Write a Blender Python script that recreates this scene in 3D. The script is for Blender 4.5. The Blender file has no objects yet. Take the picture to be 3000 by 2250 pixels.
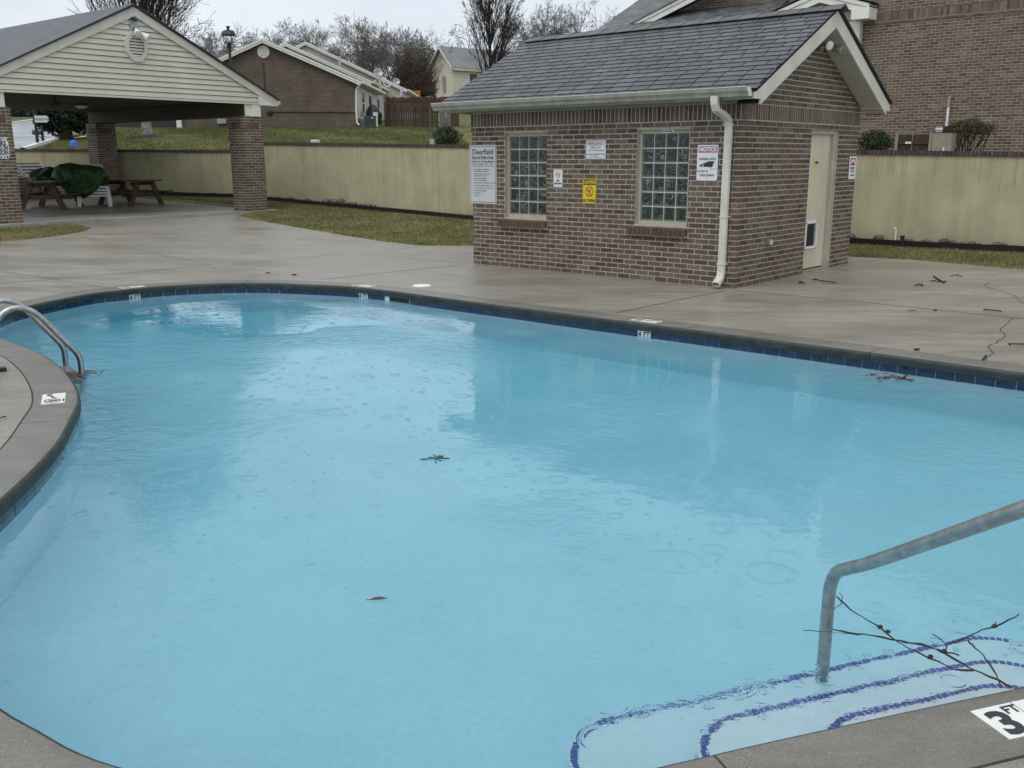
import bpy, bmesh, math, random
import numpy as np
from mathutils import Vector, Matrix, Euler
from mathutils import noise as mnoise
from mathutils.geometry import delaunay_2d_cdt, interpolate_bezier

random.seed(7)
SC = bpy.context.scene
COL = SC.collection
PI = math.pi

# ------------------------------------------------------------------ camera
FPX, PITCH, ROLL, CAMH = 2768.6, 0.23532, 0.00195, 1.65
cp, sp, cr, sr = math.cos(PITCH), math.sin(PITCH), math.cos(ROLL), math.sin(ROLL)
_f = Vector((0, cp, -sp)); _r0 = Vector((1, 0, 0)); _d0 = Vector((0, -sp, -cp))
_r = _r0 * cr + _d0 * sr
_d = _d0 * cr - _r0 * sr
CAM = Vector((0, 0, CAMH))
cam = bpy.data.cameras.new('camera')
cam.sensor_width = 36; cam.lens = FPX / 3000 * 36
cam.clip_start = 0.05; cam.clip_end = 2000
camo = bpy.data.objects.new('camera', cam); COL.objects.link(camo)
camo.matrix_world = Matrix(((_r.x, -_d.x, -_f.x, 0), (_r.y, -_d.y, -_f.y, 0), (_r.z, -_d.z, -_f.z, CAMH), (0, 0, 0, 1)))
SC.camera = camo
SC.render.resolution_x, SC.render.resolution_y = 1024, 768

# ------------------------------------------------------------------ world (overcast) and sun
SUN_EL, SUN_AZ = math.radians(62), math.radians(205)     # azimuth clockwise from +Y: behind the camera, to its left
world = bpy.data.worlds.new('World'); SC.world = world; world.use_nodes = True
wn, wl = world.node_tree.nodes, world.node_tree.links
wn.clear()
wo = wn.new('ShaderNodeOutputWorld'); bg = wn.new('ShaderNodeBackground')
sky = wn.new('ShaderNodeTexSky'); sky.sky_type = 'NISHITA'; sky.sun_disc = False
sky.sun_elevation = SUN_EL; sky.sun_rotation = SUN_AZ; sky.air_density = 1.0; sky.dust_density = 3.0
hs = wn.new('ShaderNodeHueSaturation'); hs.inputs['Saturation'].default_value = 0.25; hs.inputs['Value'].default_value = 1.0
tc = wn.new('ShaderNodeTexCoord'); mp = wn.new('ShaderNodeMapping'); mp.inputs['Scale'].default_value = (1.0, 1.0, 2.6)
nz = wn.new('ShaderNodeTexNoise'); nz.inputs['Scale'].default_value = 2.2; nz.inputs['Detail'].default_value = 5; nz.inputs['Roughness'].default_value = 0.55
rp = wn.new('ShaderNodeValToRGB')
rp.color_ramp.elements[0].position = 0.32; rp.color_ramp.elements[0].color = (0.60, 0.67, 0.76, 1)
rp.color_ramp.elements[1].position = 0.68; rp.color_ramp.elements[1].color = (0.82, 0.88, 0.94, 1)
vm = wn.new('ShaderNodeVectorMath'); vm.operation = 'SCALE'; vm.inputs['Scale'].default_value = 9.5
mx = wn.new('ShaderNodeMix'); mx.data_type = 'RGBA'; mx.inputs['Factor'].default_value = 0.85
wl.new(tc.outputs['Generated'], mp.inputs['Vector']); wl.new(mp.outputs[0], nz.inputs['Vector'])
wl.new(nz.outputs['Fac'], rp.inputs['Fac']); wl.new(rp.outputs['Color'], vm.inputs[0])
wl.new(sky.outputs['Color'], hs.inputs['Color'])
wl.new(hs.outputs['Color'], mx.inputs['A']); wl.new(vm.outputs[0], mx.inputs['B'])
wl.new(mx.outputs['Result'], bg.inputs['Color']); bg.inputs['Strength'].default_value = 0.124
wl.new(bg.outputs[0], wo.inputs['Surface'])

sun = bpy.data.lights.new('sun', 'SUN'); sun.energy = 1.2; sun.angle = math.radians(50); sun.color = (1.0, 0.965, 0.91)
suno = bpy.data.objects.new('sun', sun); COL.objects.link(suno)
_sd = Vector((math.sin(SUN_AZ) * math.cos(SUN_EL), math.cos(SUN_AZ) * math.cos(SUN_EL), math.sin(SUN_EL)))
suno.rotation_euler = _sd.to_track_quat('Z', 'Y').to_euler(); suno.location = _sd * 60

SC.view_settings.view_transform = 'Standard'; SC.view_settings.look = 'None'
SC.view_settings.exposure = 0.0; SC.view_settings.gamma = 1.0; SC.view_settings.use_curve_mapping = False
SC.render.engine = 'CYCLES'
cy = SC.cycles
cy.use_denoising = True
try: cy.denoiser = 'OPENIMAGEDENOISE'
except Exception: pass
cy.max_bounces = 9; cy.diffuse_bounces = 4; cy.glossy_bounces = 4; cy.transmission_bounces = 8; cy.volume_bounces = 0
cy.sample_clamp_indirect = 6.0
cy.caustics_refractive = True; cy.caustics_reflective = False

# ------------------------------------------------------------------ picture <-> place helpers (surveying the photograph)
def ray(px, py):
    return (_r * ((px - 1500) / FPX) + _d * ((py - 1125) / FPX) + _f)
def at_z(px, py, z=0.0):
    d = ray(px, py); return CAM + d * ((z - CAMH) / d.z)
def at_y(px, py, y):
    d = ray(px, py); return CAM + d * (y / d.y)
def at_plane(px, py, p, n):
    d = ray(px, py); return CAM + d * ((p - CAM).dot(n) / d.dot(n))
def project(p):
    c = p - CAM; z = c.dot(_f)
    return (1500 + FPX * c.dot(_r) / z, 1125 + FPX * c.dot(_d) / z, z)

HA = 0.71951                                                # heading of the pool house
HX = Vector((math.cos(HA), -math.sin(HA), 0)); HY = Vector((math.sin(HA), math.cos(HA), 0))
HC = at_z(2150, 846)
HM = Matrix.Translation(HC) @ Matrix.Rotation(-HA, 4, 'Z')
def hp(px, py, off=0.0):                                    # a point on a plane parallel to the pool house front
    p = at_plane(px, py, HC + HY * off, HY) - HC
    return p.dot(HX), p.z
def softplus(v, k=0.8): return k * math.log1p(math.exp(min(v / k, 40)))
def G(x, y):                                                # lower ground
    p = Vector((x, y, 0)) - HC
    s, q = p.dot(HX), p.dot(HY)
    return 0.034 * max(0.0, softplus(-s - 7.5) - .22) + 0.012 * max(0.0, softplus(q - 1.5) - .12)
def ground(px, py):
    z = 0.0
    for _ in range(12):
        p = at_z(px, py, z); z = G(p.x, p.y)
    return at_z(px, py, z)
def H(x, y):                                                # upper lawn behind the retaining wall
    h = 1.86 + (y - 31) * (0.06 if y > 31 else 0.014)
    if x > -9 and y > 31: h -= min(x + 9, 10) * (y - 31) * 0.0012
    return h
def hill(px, py):
    y = 30.0
    for _ in range(60):
        p = at_y(px, py, y)
        if p.z <= H(p.x, p.y): break
        y += 1.0
    lo, hi = y - 1, y
    for _ in range(20):
        m = (lo + hi) / 2; p = at_y(px, py, m)
        if p.z <= H(p.x, p.y): hi = m
        else: lo = m
    return at_y(px, py, hi)

# ------------------------------------------------------------------ materials
def _nodes(name):
    m = bpy.data.materials.new(name); m.use_nodes = True
    n, l = m.node_tree.nodes, m.node_tree.links
    return m, n, l, n['Principled BSDF']
def _noise(n, l, vec, scale, detail=4, rough=.6, dims=None):
    t = n.new('ShaderNodeTexNoise'); t.inputs['Scale'].default_value = scale; t.inputs['Detail'].default_value = detail
    t.inputs['Roughness'].default_value = rough; l.new(vec, t.inputs['Vector']); return t
def _ramp(n, l, src, stops):
    r = n.new('ShaderNodeValToRGB'); e = r.color_ramp.elements
    while len(e) < len(stops): e.new(0.5)
    for el, (p, c) in zip(e, stops):
        el.position = p; el.color = (c[0], c[1], c[2], 1) if hasattr(c, '__len__') else (c, c, c, 1)
    if src is not None: l.new(src, r.inputs['Fac'])
    return r
def _mix(n, l, a, b, fac, mode='MIX'):
    m = n.new('ShaderNodeMix'); m.data_type = 'RGBA'; m.blend_type = mode
    for s, v in (('A', a), ('B', b)):
        if isinstance(v, (tuple, list)): m.inputs[s].default_value = (*v[:3], 1)
        else: l.new(v, m.inputs[s])
    if isinstance(fac, (int, float)): m.inputs['Factor'].default_value = fac
    else: l.new(fac, m.inputs['Factor'])
    return m.outputs['Result']
def _math(n, l, op, a, b=None, c=None):
    m = n.new('ShaderNodeMath'); m.operation = op
    for i, v in enumerate((a, b, c)):
        if v is None: continue
        if isinstance(v, (int, float)): m.inputs[i].default_value = v
        else: l.new(v, m.inputs[i])
    return m.outputs[0]
def _bump(n, l, bsdf, h, strength=.3, dist=.01):
    b = n.new('ShaderNodeBump'); b.inputs['Strength'].default_value = strength; b.inputs['Distance'].default_value = dist
    l.new(h, b.inputs['Height']); l.new(b.outputs[0], bsdf.inputs['Normal']); return b
def _map(n, l, vec, scale=(1, 1, 1), rot=(0, 0, 0)):
    m = n.new('ShaderNodeMapping'); m.inputs['Scale'].default_value = scale; m.inputs['Rotation'].default_value = rot
    l.new(vec, m.inputs['Vector']); return m.outputs[0]
def _rand(n, l):
    g = n.new('ShaderNodeNewGeometry'); o = n.new('ShaderNodeObjectInfo')
    return _math(n, l, 'FRACT', _math(n, l, 'ADD', g.outputs['Random Per Island'], o.outputs['Random'])), g.outputs['Position']

def simple(name, col, rough=.6, var=.18, scale=6, bump=0, bscale=40, metal=0, spec=.5, stretch=(1, 1, 1)):
    m, n, l, b = _nodes(name)
    g = n.new('ShaderNodeNewGeometry'); v = _map(n, l, g.outputs['Position'], stretch)
    t = _noise(n, l, v, scale)
    r = _ramp(n, l, t.outputs['Fac'], [(.3, tuple(c * (1 - var) for c in col)), (.7, tuple(min(1, c * (1 + var)) for c in col))])
    l.new(r.outputs[0], b.inputs['Base Color'])
    b.inputs['Roughness'].default_value = rough; b.inputs['Metallic'].default_value = metal
    b.inputs['Specular IOR Level'].default_value = spec
    if bump:
        t2 = _noise(n, l, g.outputs['Position'], bscale, 3); _bump(n, l, b, t2.outputs['Fac'], bump, .01)
    return m
def pieces(name, cols, rough=.75, scale=30, var=.3, bump=.25, bscale=90, streak=(1, 1, 1), spec=.4):
    """colour picked per piece (object or island) from a list, with grain on top"""
    m, n, l, b = _nodes(name)
    rnd, pos = _rand(n, l)
    r = _ramp(n, l, rnd, [(i / (len(cols) - 1), c) for i, c in enumerate(cols)])
    v = _map(n, l, pos, streak)
    t = _noise(n, l, v, scale, 4)
    k = _ramp(n, l, t.outputs['Fac'], [(.3, 1 - var), (.7, 1 + var)])
    l.new(_mix(n, l, r.outputs[0], k.outputs[0], 1.0, 'MULTIPLY'), b.inputs['Base Color'])
    b.inputs['Roughness'].default_value = rough; b.inputs['Specular IOR Level'].default_value = spec
    if bump:
        t2 = _noise(n, l, pos, bscale, 3); _bump(n, l, b, t2.outputs['Fac'], bump, .006)
    return m

BRICK = [(.072, .049, .035), (.108, .073, .052), (.132, .092, .067), (.096, .062, .043), (.155, .117, .089), (.118, .081, .058), (.18, .144, .114), (.084, .055, .039), (.14, .108, .083), (.11, .072, .050)]
M = {}
M['brick'] = pieces('brick_clay', BRICK, .8, 22, .35, .35, 70, (1, 1, 2.5))
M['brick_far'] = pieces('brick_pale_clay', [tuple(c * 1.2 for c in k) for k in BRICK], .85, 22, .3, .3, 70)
M['brick_sill'] = pieces('brick_sill_clay', [(.125, .080, .056), (.165, .108, .078), (.105, .068, .048)], .8, 22, .3, .3, 70)
M['mortar'] = simple('mortar', (.47, .43, .355), .9, .2, 9, .3, 120)
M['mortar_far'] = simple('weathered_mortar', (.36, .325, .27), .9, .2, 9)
M['coping_brick'] = pieces('coping_brick_wet', [(.075, .05, .048), (.10, .068, .064), (.06, .042, .042), (.12, .08, .07)], .5, 25, .3, .3, 80)
M['trim'] = simple('painted_trim', (.62, .60, .53), .55, .10, 3)
M['trim_white'] = simple('white_trim', (.76, .75, .69), .5, .08, 3)
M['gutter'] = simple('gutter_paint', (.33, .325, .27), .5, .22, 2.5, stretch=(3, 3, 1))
M['spout'] = simple('downspout_paint', (.64, .62, .54), .5, .14, 5, stretch=(2, 2, 1))
M['vinyl'] = simple('vinyl_siding', (.62, .60, .49), .55, .08, 1.5)
M['vinyl_far'] = simple('vinyl_siding_far', (.66, .64, .54), .6, .08, 1.5)
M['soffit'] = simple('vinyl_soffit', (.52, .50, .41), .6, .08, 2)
M['tan'] = simple('window_frame_paint', (.44, .40, .30), .55, .14, 6)
M['door'] = simple('door_paint', (.62, .56, .43), .5, .14, 2, stretch=(1, 1, .4))
M['frame_grey'] = simple('door_frame_paint', (.42, .42, .35), .55, .1, 3)
M['stain'] = simple('dark_stained_wood', (.050, .040, .026), .7, .3, 5, .2, 30, stretch=(1, 1, 6))
M['wood'] = pieces('weathered_lumber', [(.070, .042, .020), (.095, .058, .028), (.055, .032, .016), (.08, .05, .025)], .6, 14, .35, .3, 40, (1, 1, 1))
M['fence'] = pieces('dark_fence_board', [(.055, .038, .030), (.08, .055, .043), (.04, .027, .022), (.10, .078, .065), (.065, .045, .035)], .85, 8, .35, .2, 30, (3, 3, .5))
M['fence_red'] = pieces('red_fence_board', [(.070, .034, .021), (.09, .043, .026), (.055, .027, .017)], .85, 8, .3, .2, 30, (3, 3, .5))
M['fence_grey'] = pieces('grey_fence_board', [(.20, .19, .17), (.16, .15, .135), (.24, .22, .20)], .85, 8, .3, .2, 30, (3, 3, .5))
M['fence_orange'] = pieces('cedar_board', [(.33, .15, .055), (.28, .125, .05)], .8, 6, .2, 0)
M['plastic'] = simple('white_resin', (.70, .70, .66), .4, .12, 5)
M['plastic_shaded'] = simple('shaded_resin', (.36, .36, .34), .45, .15, 5)  # lounger resin with the pavilion's shade put into the colour
M['sign_white'] = simple('sign_white', (.78, .80, .82), .4, .04, 3)
M['sign_grey'] = simple('sign_pale_grey', (.56, .57, .57), .45, .05, 4)
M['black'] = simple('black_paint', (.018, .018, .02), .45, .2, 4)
M['ink'] = simple('dark_ink', (.03, .03, .035), .5, .1, 4)
M['ink_grey'] = simple('faded_ink', (.16, .16, .18), .5, .1, 4)
M['yellow'] = simple('sign_yellow', (.78, .58, .02), .4, .06, 4)
M['pale_yellow'] = simple('pale_yellow_plate', (.62, .55, .22), .45, .1, 6)
M['red'] = simple('sign_red', (.36, .035, .05), .5, .1, 4)
M['pink'] = simple('faded_red_ink', (.46, .14, .19), .5, .12, 6)
M['dark_red'] = simple('dark_red_ink', (.22, .035, .02), .5, .1, 6)
M['steel'] = simple('stainless_steel', (.43, .43, .42), .24, .25, 22, .30, 150, 1.0)
M['steel_dull'] = simple('galvanised_metal', (.38, .40, .40), .45, .15, 8, 0, 40, .7)
M['lamp_glass'] = simple('frosted_lamp_glass', (.78, .80, .80), .25, .05, 4)
M['iron'] = simple('black_iron', (.012, .012, .014), .4, .2, 6)
M['rubber'] = simple('black_edging_plastic', (.006, .006, .007), .5, .2, 6)
M['mulch'] = simple('dark_mulch', (.012, .009, .008), .95, .5, 20, .8, 25)
M['tarp'] = simple('green_tarp', (.020, .066, .018), .52, .35, 4, .6, 9, spec=.3)
M['tarp_dark'] = simple('dark_green_tarp', (.010, .030, .016), .55, .3, 4, .6, 9, spec=.3)
M['bark'] = simple('wet_bark', (.042, .034, .028), .9, .4, 6, .5, 20, stretch=(2, 2, .6))
M['bark_grey'] = simple('grey_bark', (.085, .075, .068), .9, .35, 6, .5, 20)
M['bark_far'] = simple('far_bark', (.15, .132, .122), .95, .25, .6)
M['bark_pale'] = simple('pale_patchy_bark', (.20, .19, .17), .9, .6, 5, .5, 16)
M['twig'] = simple('dead_twig', (.035, .022, .018), .7, .35, 20)
M['twig_brown'] = simple('brown_twig_mass', (.085, .058, .044), .95, .3, 3)
M['leaf_brown'] = simple('dead_leaf', (.085, .042, .019), .6, .45, 25)
M['leaf_tan'] = simple('tan_leaf', (.075, .052, .036), .6, .3, 25)
M['evergreen'] = pieces('evergreen_leaf', [(.030, .045, .020), (.045, .064, .026), (.022, .033, .017), (.07, .092, .04)], .55, 3, .3, 0)
M['evergreen_dark'] = pieces('dark_evergreen_leaf', [(.010, .016, .009), (.016, .025, .012), (.022, .032, .016)], .7, 3, .3, 0)
M['hedge_rust'] = pieces('rusty_hedge_leaf', [(.05, .042, .016), (.075, .045, .022), (.032, .038, .015), (.06, .055, .02)], .7, 3, .3, 0)
M['rock'] = pieces('river_stone', [(.085, .066, .050), (.12, .105, .088), (.13, .075, .042), (.06, .05, .045), (.17, .155, .13)], .55, 10, .3, .3, 40)
M['navy'] = pieces('glazed_blue_tile', [(.006, .016, .055), (.010, .026, .085), (.006, .020, .052), (.012, .034, .10)], .12, 22, .85, .05, 30, (1, 1, 1), .6)
M['mosaic'] = pieces('cobalt_mosaic_tile', [(.035, .07, .36), (.045, .09, .42), (.03, .06, .31)], .2, 20, .2, 0)
M['tile_white'] = simple('white_tile', (.80, .80, .76), .3, .06, 10)
M['white_stone'] = simple('white_cover_plastic', (.82, .82, .78), .45, .06, 5)
M['umbrella'] = simple('lavender_canvas', (.50, .44, .56), .8, .1, 5)
M['hydrant'] = simple('blue_hydrant_paint', (.02, .13, .55), .4, .15, 5)
M['ac'] = simple('dark_green_metal', (.05, .065, .065), .5, .2, 6)
M['glass_dark'] = simple('dark_window_glass', (.02, .022, .025), .08, .3, 3)
M['beige'] = simple('beige_stucco_far', (.60, .56, .46), .85, .08, .5)
M['roof_grey'] = simple('pale_grey_roof', (.20, .205, .21), .8, .15, .8)
M['roof_dark'] = simple('dark_roof_far', (.075, .072, .075), .8, .2, 1)
M['plate'] = simple('concrete_pillar', (.30, .26, .21), .85, .2, 4, .2, 30)

def brick_texture(name, cols, mortar, axis='xz', scale=1.0):
    m, n, l, b = _nodes(name)
    g = n.new('ShaderNodeNewGeometry'); sx = n.new('ShaderNodeSeparateXYZ'); l.new(g.outputs['Position'], sx.inputs[0])
    cb = n.new('ShaderNodeCombineXYZ'); l.new(sx.outputs['X'], cb.inputs['X']); l.new(sx.outputs['Z'], cb.inputs['Y'])
    t = n.new('ShaderNodeTexBrick'); t.inputs['Scale'].default_value = 1; t.inputs['Brick Width'].default_value = .203
    t.inputs['Row Height'].default_value = .0677; t.inputs['Mortar Size'].default_value = .009; t.inputs['Bias'].default_value = -.2
    t.inputs['Color1'].default_value = (*cols[0], 1); t.inputs['Color2'].default_value = (*cols[1], 1); t.inputs['Mortar'].default_value = (*mortar, 1)
    l.new(cb.outputs[0], t.inputs['Vector'])
    nn = _noise(n, l, g.outputs['Position'], 1.2, 3); k = _ramp(n, l, nn.outputs['Fac'], [(.3, .75), (.7, 1.2)])
    l.new(_mix(n, l, t.outputs['Color'], k.outputs[0], 1.0, 'MULTIPLY'), b.inputs['Base Color'])
    b.inputs['Roughness'].default_value = .85
    return m
M['brick_tex'] = brick_texture('duplex_brick', ((.086, .058, .042), (.128, .090, .066)), (.20, .17, .135))

def siding_texture(name, col, pitch):
    m, n, l, b = _nodes(name)
    g = n.new('ShaderNodeNewGeometry'); sx = n.new('ShaderNodeSeparateXYZ'); l.new(g.outputs['Position'], sx.inputs[0])
    fr = _math(n, l, 'FRACT', _math(n, l, 'DIVIDE', sx.outputs['Z'], pitch))
    r = _ramp(n, l, fr, [(0.0, tuple(c * .35 for c in col)), (.12, col)])
    l.new(r.outputs[0], b.inputs['Base Color']); b.inputs['Roughness'].default_value = .6
    _bump(n, l, b, fr, .5, .02)
    return m
M['siding_tex'] = siding_texture('far_white_siding', (.66, .66, .60), .11)

def shingle_mat(name, lo, hi, rough, scale=40):
    m, n, l, b = _nodes(name)
    rnd, pos = _rand(n, l)
    r = _ramp(n, l, rnd, [(0, lo), (.5, tuple((a + c) / 2 for a, c in zip(lo, hi))), (1, hi)])
    t = _noise(n, l, pos, scale, 5, .75); k = _ramp(n, l, t.outputs['Fac'], [(.25, .62), (.75, 1.4)])
    t3 = _noise(n, l, pos, 1.3, 3); k3 = _ramp(n, l, t3.outputs['Fac'], [(.3, .8), (.7, 1.2)])
    c = _mix(n, l, r.outputs[0], k.outputs[0], 1.0, 'MULTIPLY')
    l.new(_mix(n, l, c, k3.outputs[0], 1.0, 'MULTIPLY'), b.inputs['Base Color'])
    b.inputs['Roughness'].default_value = rough
    t2 = _noise(n, l, pos, 260, 2); _bump(n, l, b, t2.outputs['Fac'], .4, .004)
    return m
M['shingle'] = shingle_mat('wet_asphalt_shingle', (.060, .060, .063), (.108, .108, .111), .42)
M['shingle_gap'] = simple('shingle_shadow_layer', (.012, .012, .013), .8, .2, 6)
def shingle_rows(name, lo, hi, axis, pitch, rough=.5):
    """far shingle roof: courses follow the height"""
    m, n, l, b = _nodes(name)
    g = n.new('ShaderNodeNewGeometry'); sx = n.new('ShaderNodeSeparateXYZ'); l.new(g.outputs['Position'], sx.inputs[0])
    t = n.new('ShaderNodeTexBrick'); t.inputs['Scale'].default_value = 1; t.inputs['Brick Width'].default_value = .3
    t.inputs['Row Height'].default_value = pitch; t.inputs['Mortar Size'].default_value = pitch * .10; t.inputs['Mortar Smooth'].default_value = .3
    t.inputs['Color1'].default_value = (*lo, 1); t.inputs['Color2'].default_value = (*hi, 1); t.inputs['Mortar'].default_value = (*[c * .45 for c in lo], 1)
    d = n.new('ShaderNodeVectorMath'); d.operation = 'DOT_PRODUCT'; l.new(g.outputs['Position'], d.inputs[0]); d.inputs[1].default_value = axis
    cb = n.new('ShaderNodeCombineXYZ'); l.new(d.outputs['Value'], cb.inputs['X']); l.new(sx.outputs['Z'], cb.inputs['Y'])
    l.new(cb.outputs[0], t.inputs['Vector'])
    nn = _noise(n, l, g.outputs['Position'], 3, 5); k = _ramp(n, l, nn.outputs['Fac'], [(.3, .72), (.7, 1.25)])
    l.new(_mix(n, l, t.outputs['Color'], k.outputs[0], 1.0, 'MULTIPLY'), b.inputs['Base Color']); b.inputs['Roughness'].default_value = rough
    _bump(n, l, b, t.outputs['Fac'], -.5, .01)
    return m

def stucco_mat():
    m, n, l, b = _nodes('wall_stucco')
    g = n.new('ShaderNodeNewGeometry'); pos = g.outputs['Position']
    a = _noise(n, l, pos, 1.6, 5, .6); r = _ramp(n, l, a.outputs['Fac'], [(.3, (.40, .375, .235)), (.55, (.47, .44, .285)), (.75, (.53, .50, .335))])
    st = _noise(n, l, _map(n, l, pos, (7, 7, .35)), 1.0, 4, .6)           # run-down streaks
    k = _ramp(n, l, st.outputs['Fac'], [(.35, .72), (.55, 1.0), (1, 1.06)])
    fine = _noise(n, l, pos, 60, 3); k2 = _ramp(n, l, fine.outputs['Fac'], [(.3, .88), (.7, 1.1)])
    at = n.new('ShaderNodeAttribute'); at.attribute_name = 'wall_height'
    dr = _noise(n, l, _map(n, l, pos, (11, 11, .15)), 1.0, 3, .7); drr = _ramp(n, l, dr.outputs['Fac'], [(.50, 0.0), (.66, 1.0)])
    ln = _noise(n, l, _map(n, l, pos, (3, 3, .1)), 1.0, 2); top = _math(n, l, 'ADD', at.outputs['Fac'], _math(n, l, 'MULTIPLY', ln.outputs['Fac'], .35))
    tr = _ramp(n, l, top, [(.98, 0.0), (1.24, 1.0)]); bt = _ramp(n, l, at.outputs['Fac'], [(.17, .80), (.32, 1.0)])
    stain = _math(n, l, 'MULTIPLY', _math(n, l, 'MULTIPLY', drr.outputs[0], tr.outputs[0]), .24)
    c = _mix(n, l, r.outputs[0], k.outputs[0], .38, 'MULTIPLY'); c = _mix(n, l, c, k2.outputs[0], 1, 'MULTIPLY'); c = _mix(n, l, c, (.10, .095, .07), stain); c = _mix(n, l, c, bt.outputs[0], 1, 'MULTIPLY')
    l.new(c, b.inputs['Base Color']); b.inputs['Roughness'].default_value = .9
    _bump(n, l, b, fine.outputs['Fac'], .35, .008)
    return m
M['stucco'] = stucco_mat()

def concrete_mat(name, lo, hi, wet, speck, rough=(.35, .62)):
    m, n, l, b = _nodes(name)
    g = n.new('ShaderNodeNewGeometry'); pos = g.outputs['Position']
    big = _noise(n, l, _map(n, l, pos, (.5, 1.3, 1), (0, 0, .6)), .9, 5, .62)
    mid = _noise(n, l, _map(n, l, pos, (1.2, 4, 1), (0, 0, .5)), 1.6, 5, .65)
    r = _ramp(n, l, mid.outputs['Fac'], [(.28, lo), (.72, hi)])
    w = _ramp(n, l, big.outputs['Fac'], [(.36, 1 - wet), (.60, 1.0)])
    fine = _noise(n, l, pos, speck, 2, .8); k = _ramp(n, l, fine.outputs['Fac'], [(.30, .70), (.70, 1.30)])
    pit = _noise(n, l, pos, speck * .3, 3, .7); k2 = _ramp(n, l, pit.outputs['Fac'], [(.3, .86), (.7, 1.14)])
    c = _mix(n, l, r.outputs[0], w.outputs[0], 1, 'MULTIPLY'); c = _mix(n, l, c, k.outputs[0], 1, 'MULTIPLY'); c = _mix(n, l, c, k2.outputs[0], 1, 'MULTIPLY')
    vo = n.new('ShaderNodeTexVoronoi'); vo.inputs['Scale'].default_value = speck * .45; l.new(pos, vo.inputs['Vector'])
    dot = _ramp(n, l, vo.outputs['Distance'], [(.08, 1.0), (.16, 0.0)])
    sel = _ramp(n, l, _math(n, l, 'FRACT', _math(n, l, 'MULTIPLY', vo.outputs['Color'], 7.3)), [(.86, 0.0), (.9, 1.0)])
    c = _mix(n, l, c, (.62, .60, .55), _math(n, l, 'MULTIPLY', _math(n, l, 'MULTIPLY', dot.outputs[0], sel.outputs[0]), .8))
    l.new(c, b.inputs['Base Color'])
    rr = _ramp(n, l, big.outputs['Fac'], [(.35, rough[0]), (.62, rough[1])]); l.new(rr.outputs[0], b.inputs['Roughness'])
    _bump(n, l, b, fine.outputs['Fac'], .22, .004)
    return m
M['deck'] = concrete_mat('wet_deck_concrete', (.215, .197, .160), (.335, .308, .256), .20, 95, (.28, .52))
M['coping'] = concrete_mat('coping_concrete', (.145, .133, .113), (.215, .200, .175), .15, 150, (.28, .48))
M['slab'] = concrete_mat('pavilion_concrete', (.30, .295, .27), (.39, .38, .35), .18, 80)
M['coping_face'] = simple('dark_green_concrete', (.026, .034, .028), .55, .5, 7, .4, 60)  # water-side face of the coping, darker and greener than its top
M['joint'] = simple('joint_filler', (.05, .048, .042), .9, .3, 6)
M['joint_pale'] = simple('worn_joint', (.15, .145, .125), .9, .3, 6)

def street_mat():
    m, n, l, b = _nodes('wet_asphalt')
    g = n.new('ShaderNodeNewGeometry'); a = _noise(n, l, _map(n, l, g.outputs['Position'], (.25, 1, 1)), 1.1, 5)
    r = _ramp(n, l, a.outputs['Fac'], [(.35, (.05, .05, .055)), (.65, (.10, .10, .105))]); l.new(r.outputs[0], b.inputs['Base Color'])
    rr = _ramp(n, l, a.outputs['Fac'], [(.35, .32), (.6, .12)]); l.new(rr.outputs[0], b.inputs['Roughness'])
    return m
M['street'] = street_mat()

def lawn_mat(name, green, tan, bias):
    m, n, l, b = _nodes(name)
    g = n.new('ShaderNodeNewGeometry'); pos = g.outputs['Position']
    a = _noise(n, l, pos, .55, 5, .7); c = _noise(n, l, pos, 9, 4, .75); d = _noise(n, l, pos, 55, 2)
    f = _ramp(n, l, a.outputs['Fac'], [(bias - .12, 0.0), (bias + .12, 1.0)])
    col = _mix(n, l, green, tan, f.outputs[0])
    k = _ramp(n, l, c.outputs['Fac'], [(.3, .45), (.7, 1.5)]); k2 = _ramp(n, l, d.outputs['Fac'], [(.3, .6), (.7, 1.4)])
    col = _mix(n, l, col, k.outputs[0], 1, 'MULTIPLY'); col = _mix(n, l, col, k2.outputs[0], 1, 'MULTIPLY')
    l.new(col, b.inputs['Base Color']); b.inputs['Roughness'].default_value = .95; b.inputs['Specular IOR Level'].default_value = .15
    _bump(n, l, b, c.outputs['Fac'], .8, .04)
    return m
M['lawn'] = lawn_mat('dormant_lawn', (.118, .130, .044), (.25, .20, .10), .50)
M['hill'] = lawn_mat('green_lawn', (.10, .118, .040), (.23, .185, .095), .60)
M['grass'] = pieces('grass_blade', [(.098, .122, .036), (.13, .15, .048), (.25, .205, .105), (.11, .132, .04), (.31, .255, .145), (.17, .165, .07)], .85, 1.1, .3, 0, 40, (1, 1, 1), .2)
M['grass_green'] = pieces('green_grass_blade', [(.08, .105, .03), (.11, .13, .042), (.14, .15, .055), (.09, .11, .036), (.22, .19, .095)], .85, 1.1, .35, 0, 40, (1, 1, 1), .2)

def plaster_mat():
    m, n, l, b = _nodes('pool_plaster')
    g = n.new('ShaderNodeNewGeometry'); pos = g.outputs['Position']
    a = _noise(n, l, pos, 1.4, 5, .6); r = _ramp(n, l, a.outputs['Fac'], [(.3, (.74, .82, .85)), (.7, (.84, .89, .92))])
    d = _noise(n, l, pos, 26, 4, .7); k = _ramp(n, l, d.outputs['Fac'], [(.3, .94), (.7, 1.05)])
    l.new(_mix(n, l, r.outputs[0], k.outputs[0], 1, 'MULTIPLY'), b.inputs['Base Color']); b.inputs['Roughness'].default_value = .85
    return m
M['plaster'] = plaster_mat()

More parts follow.
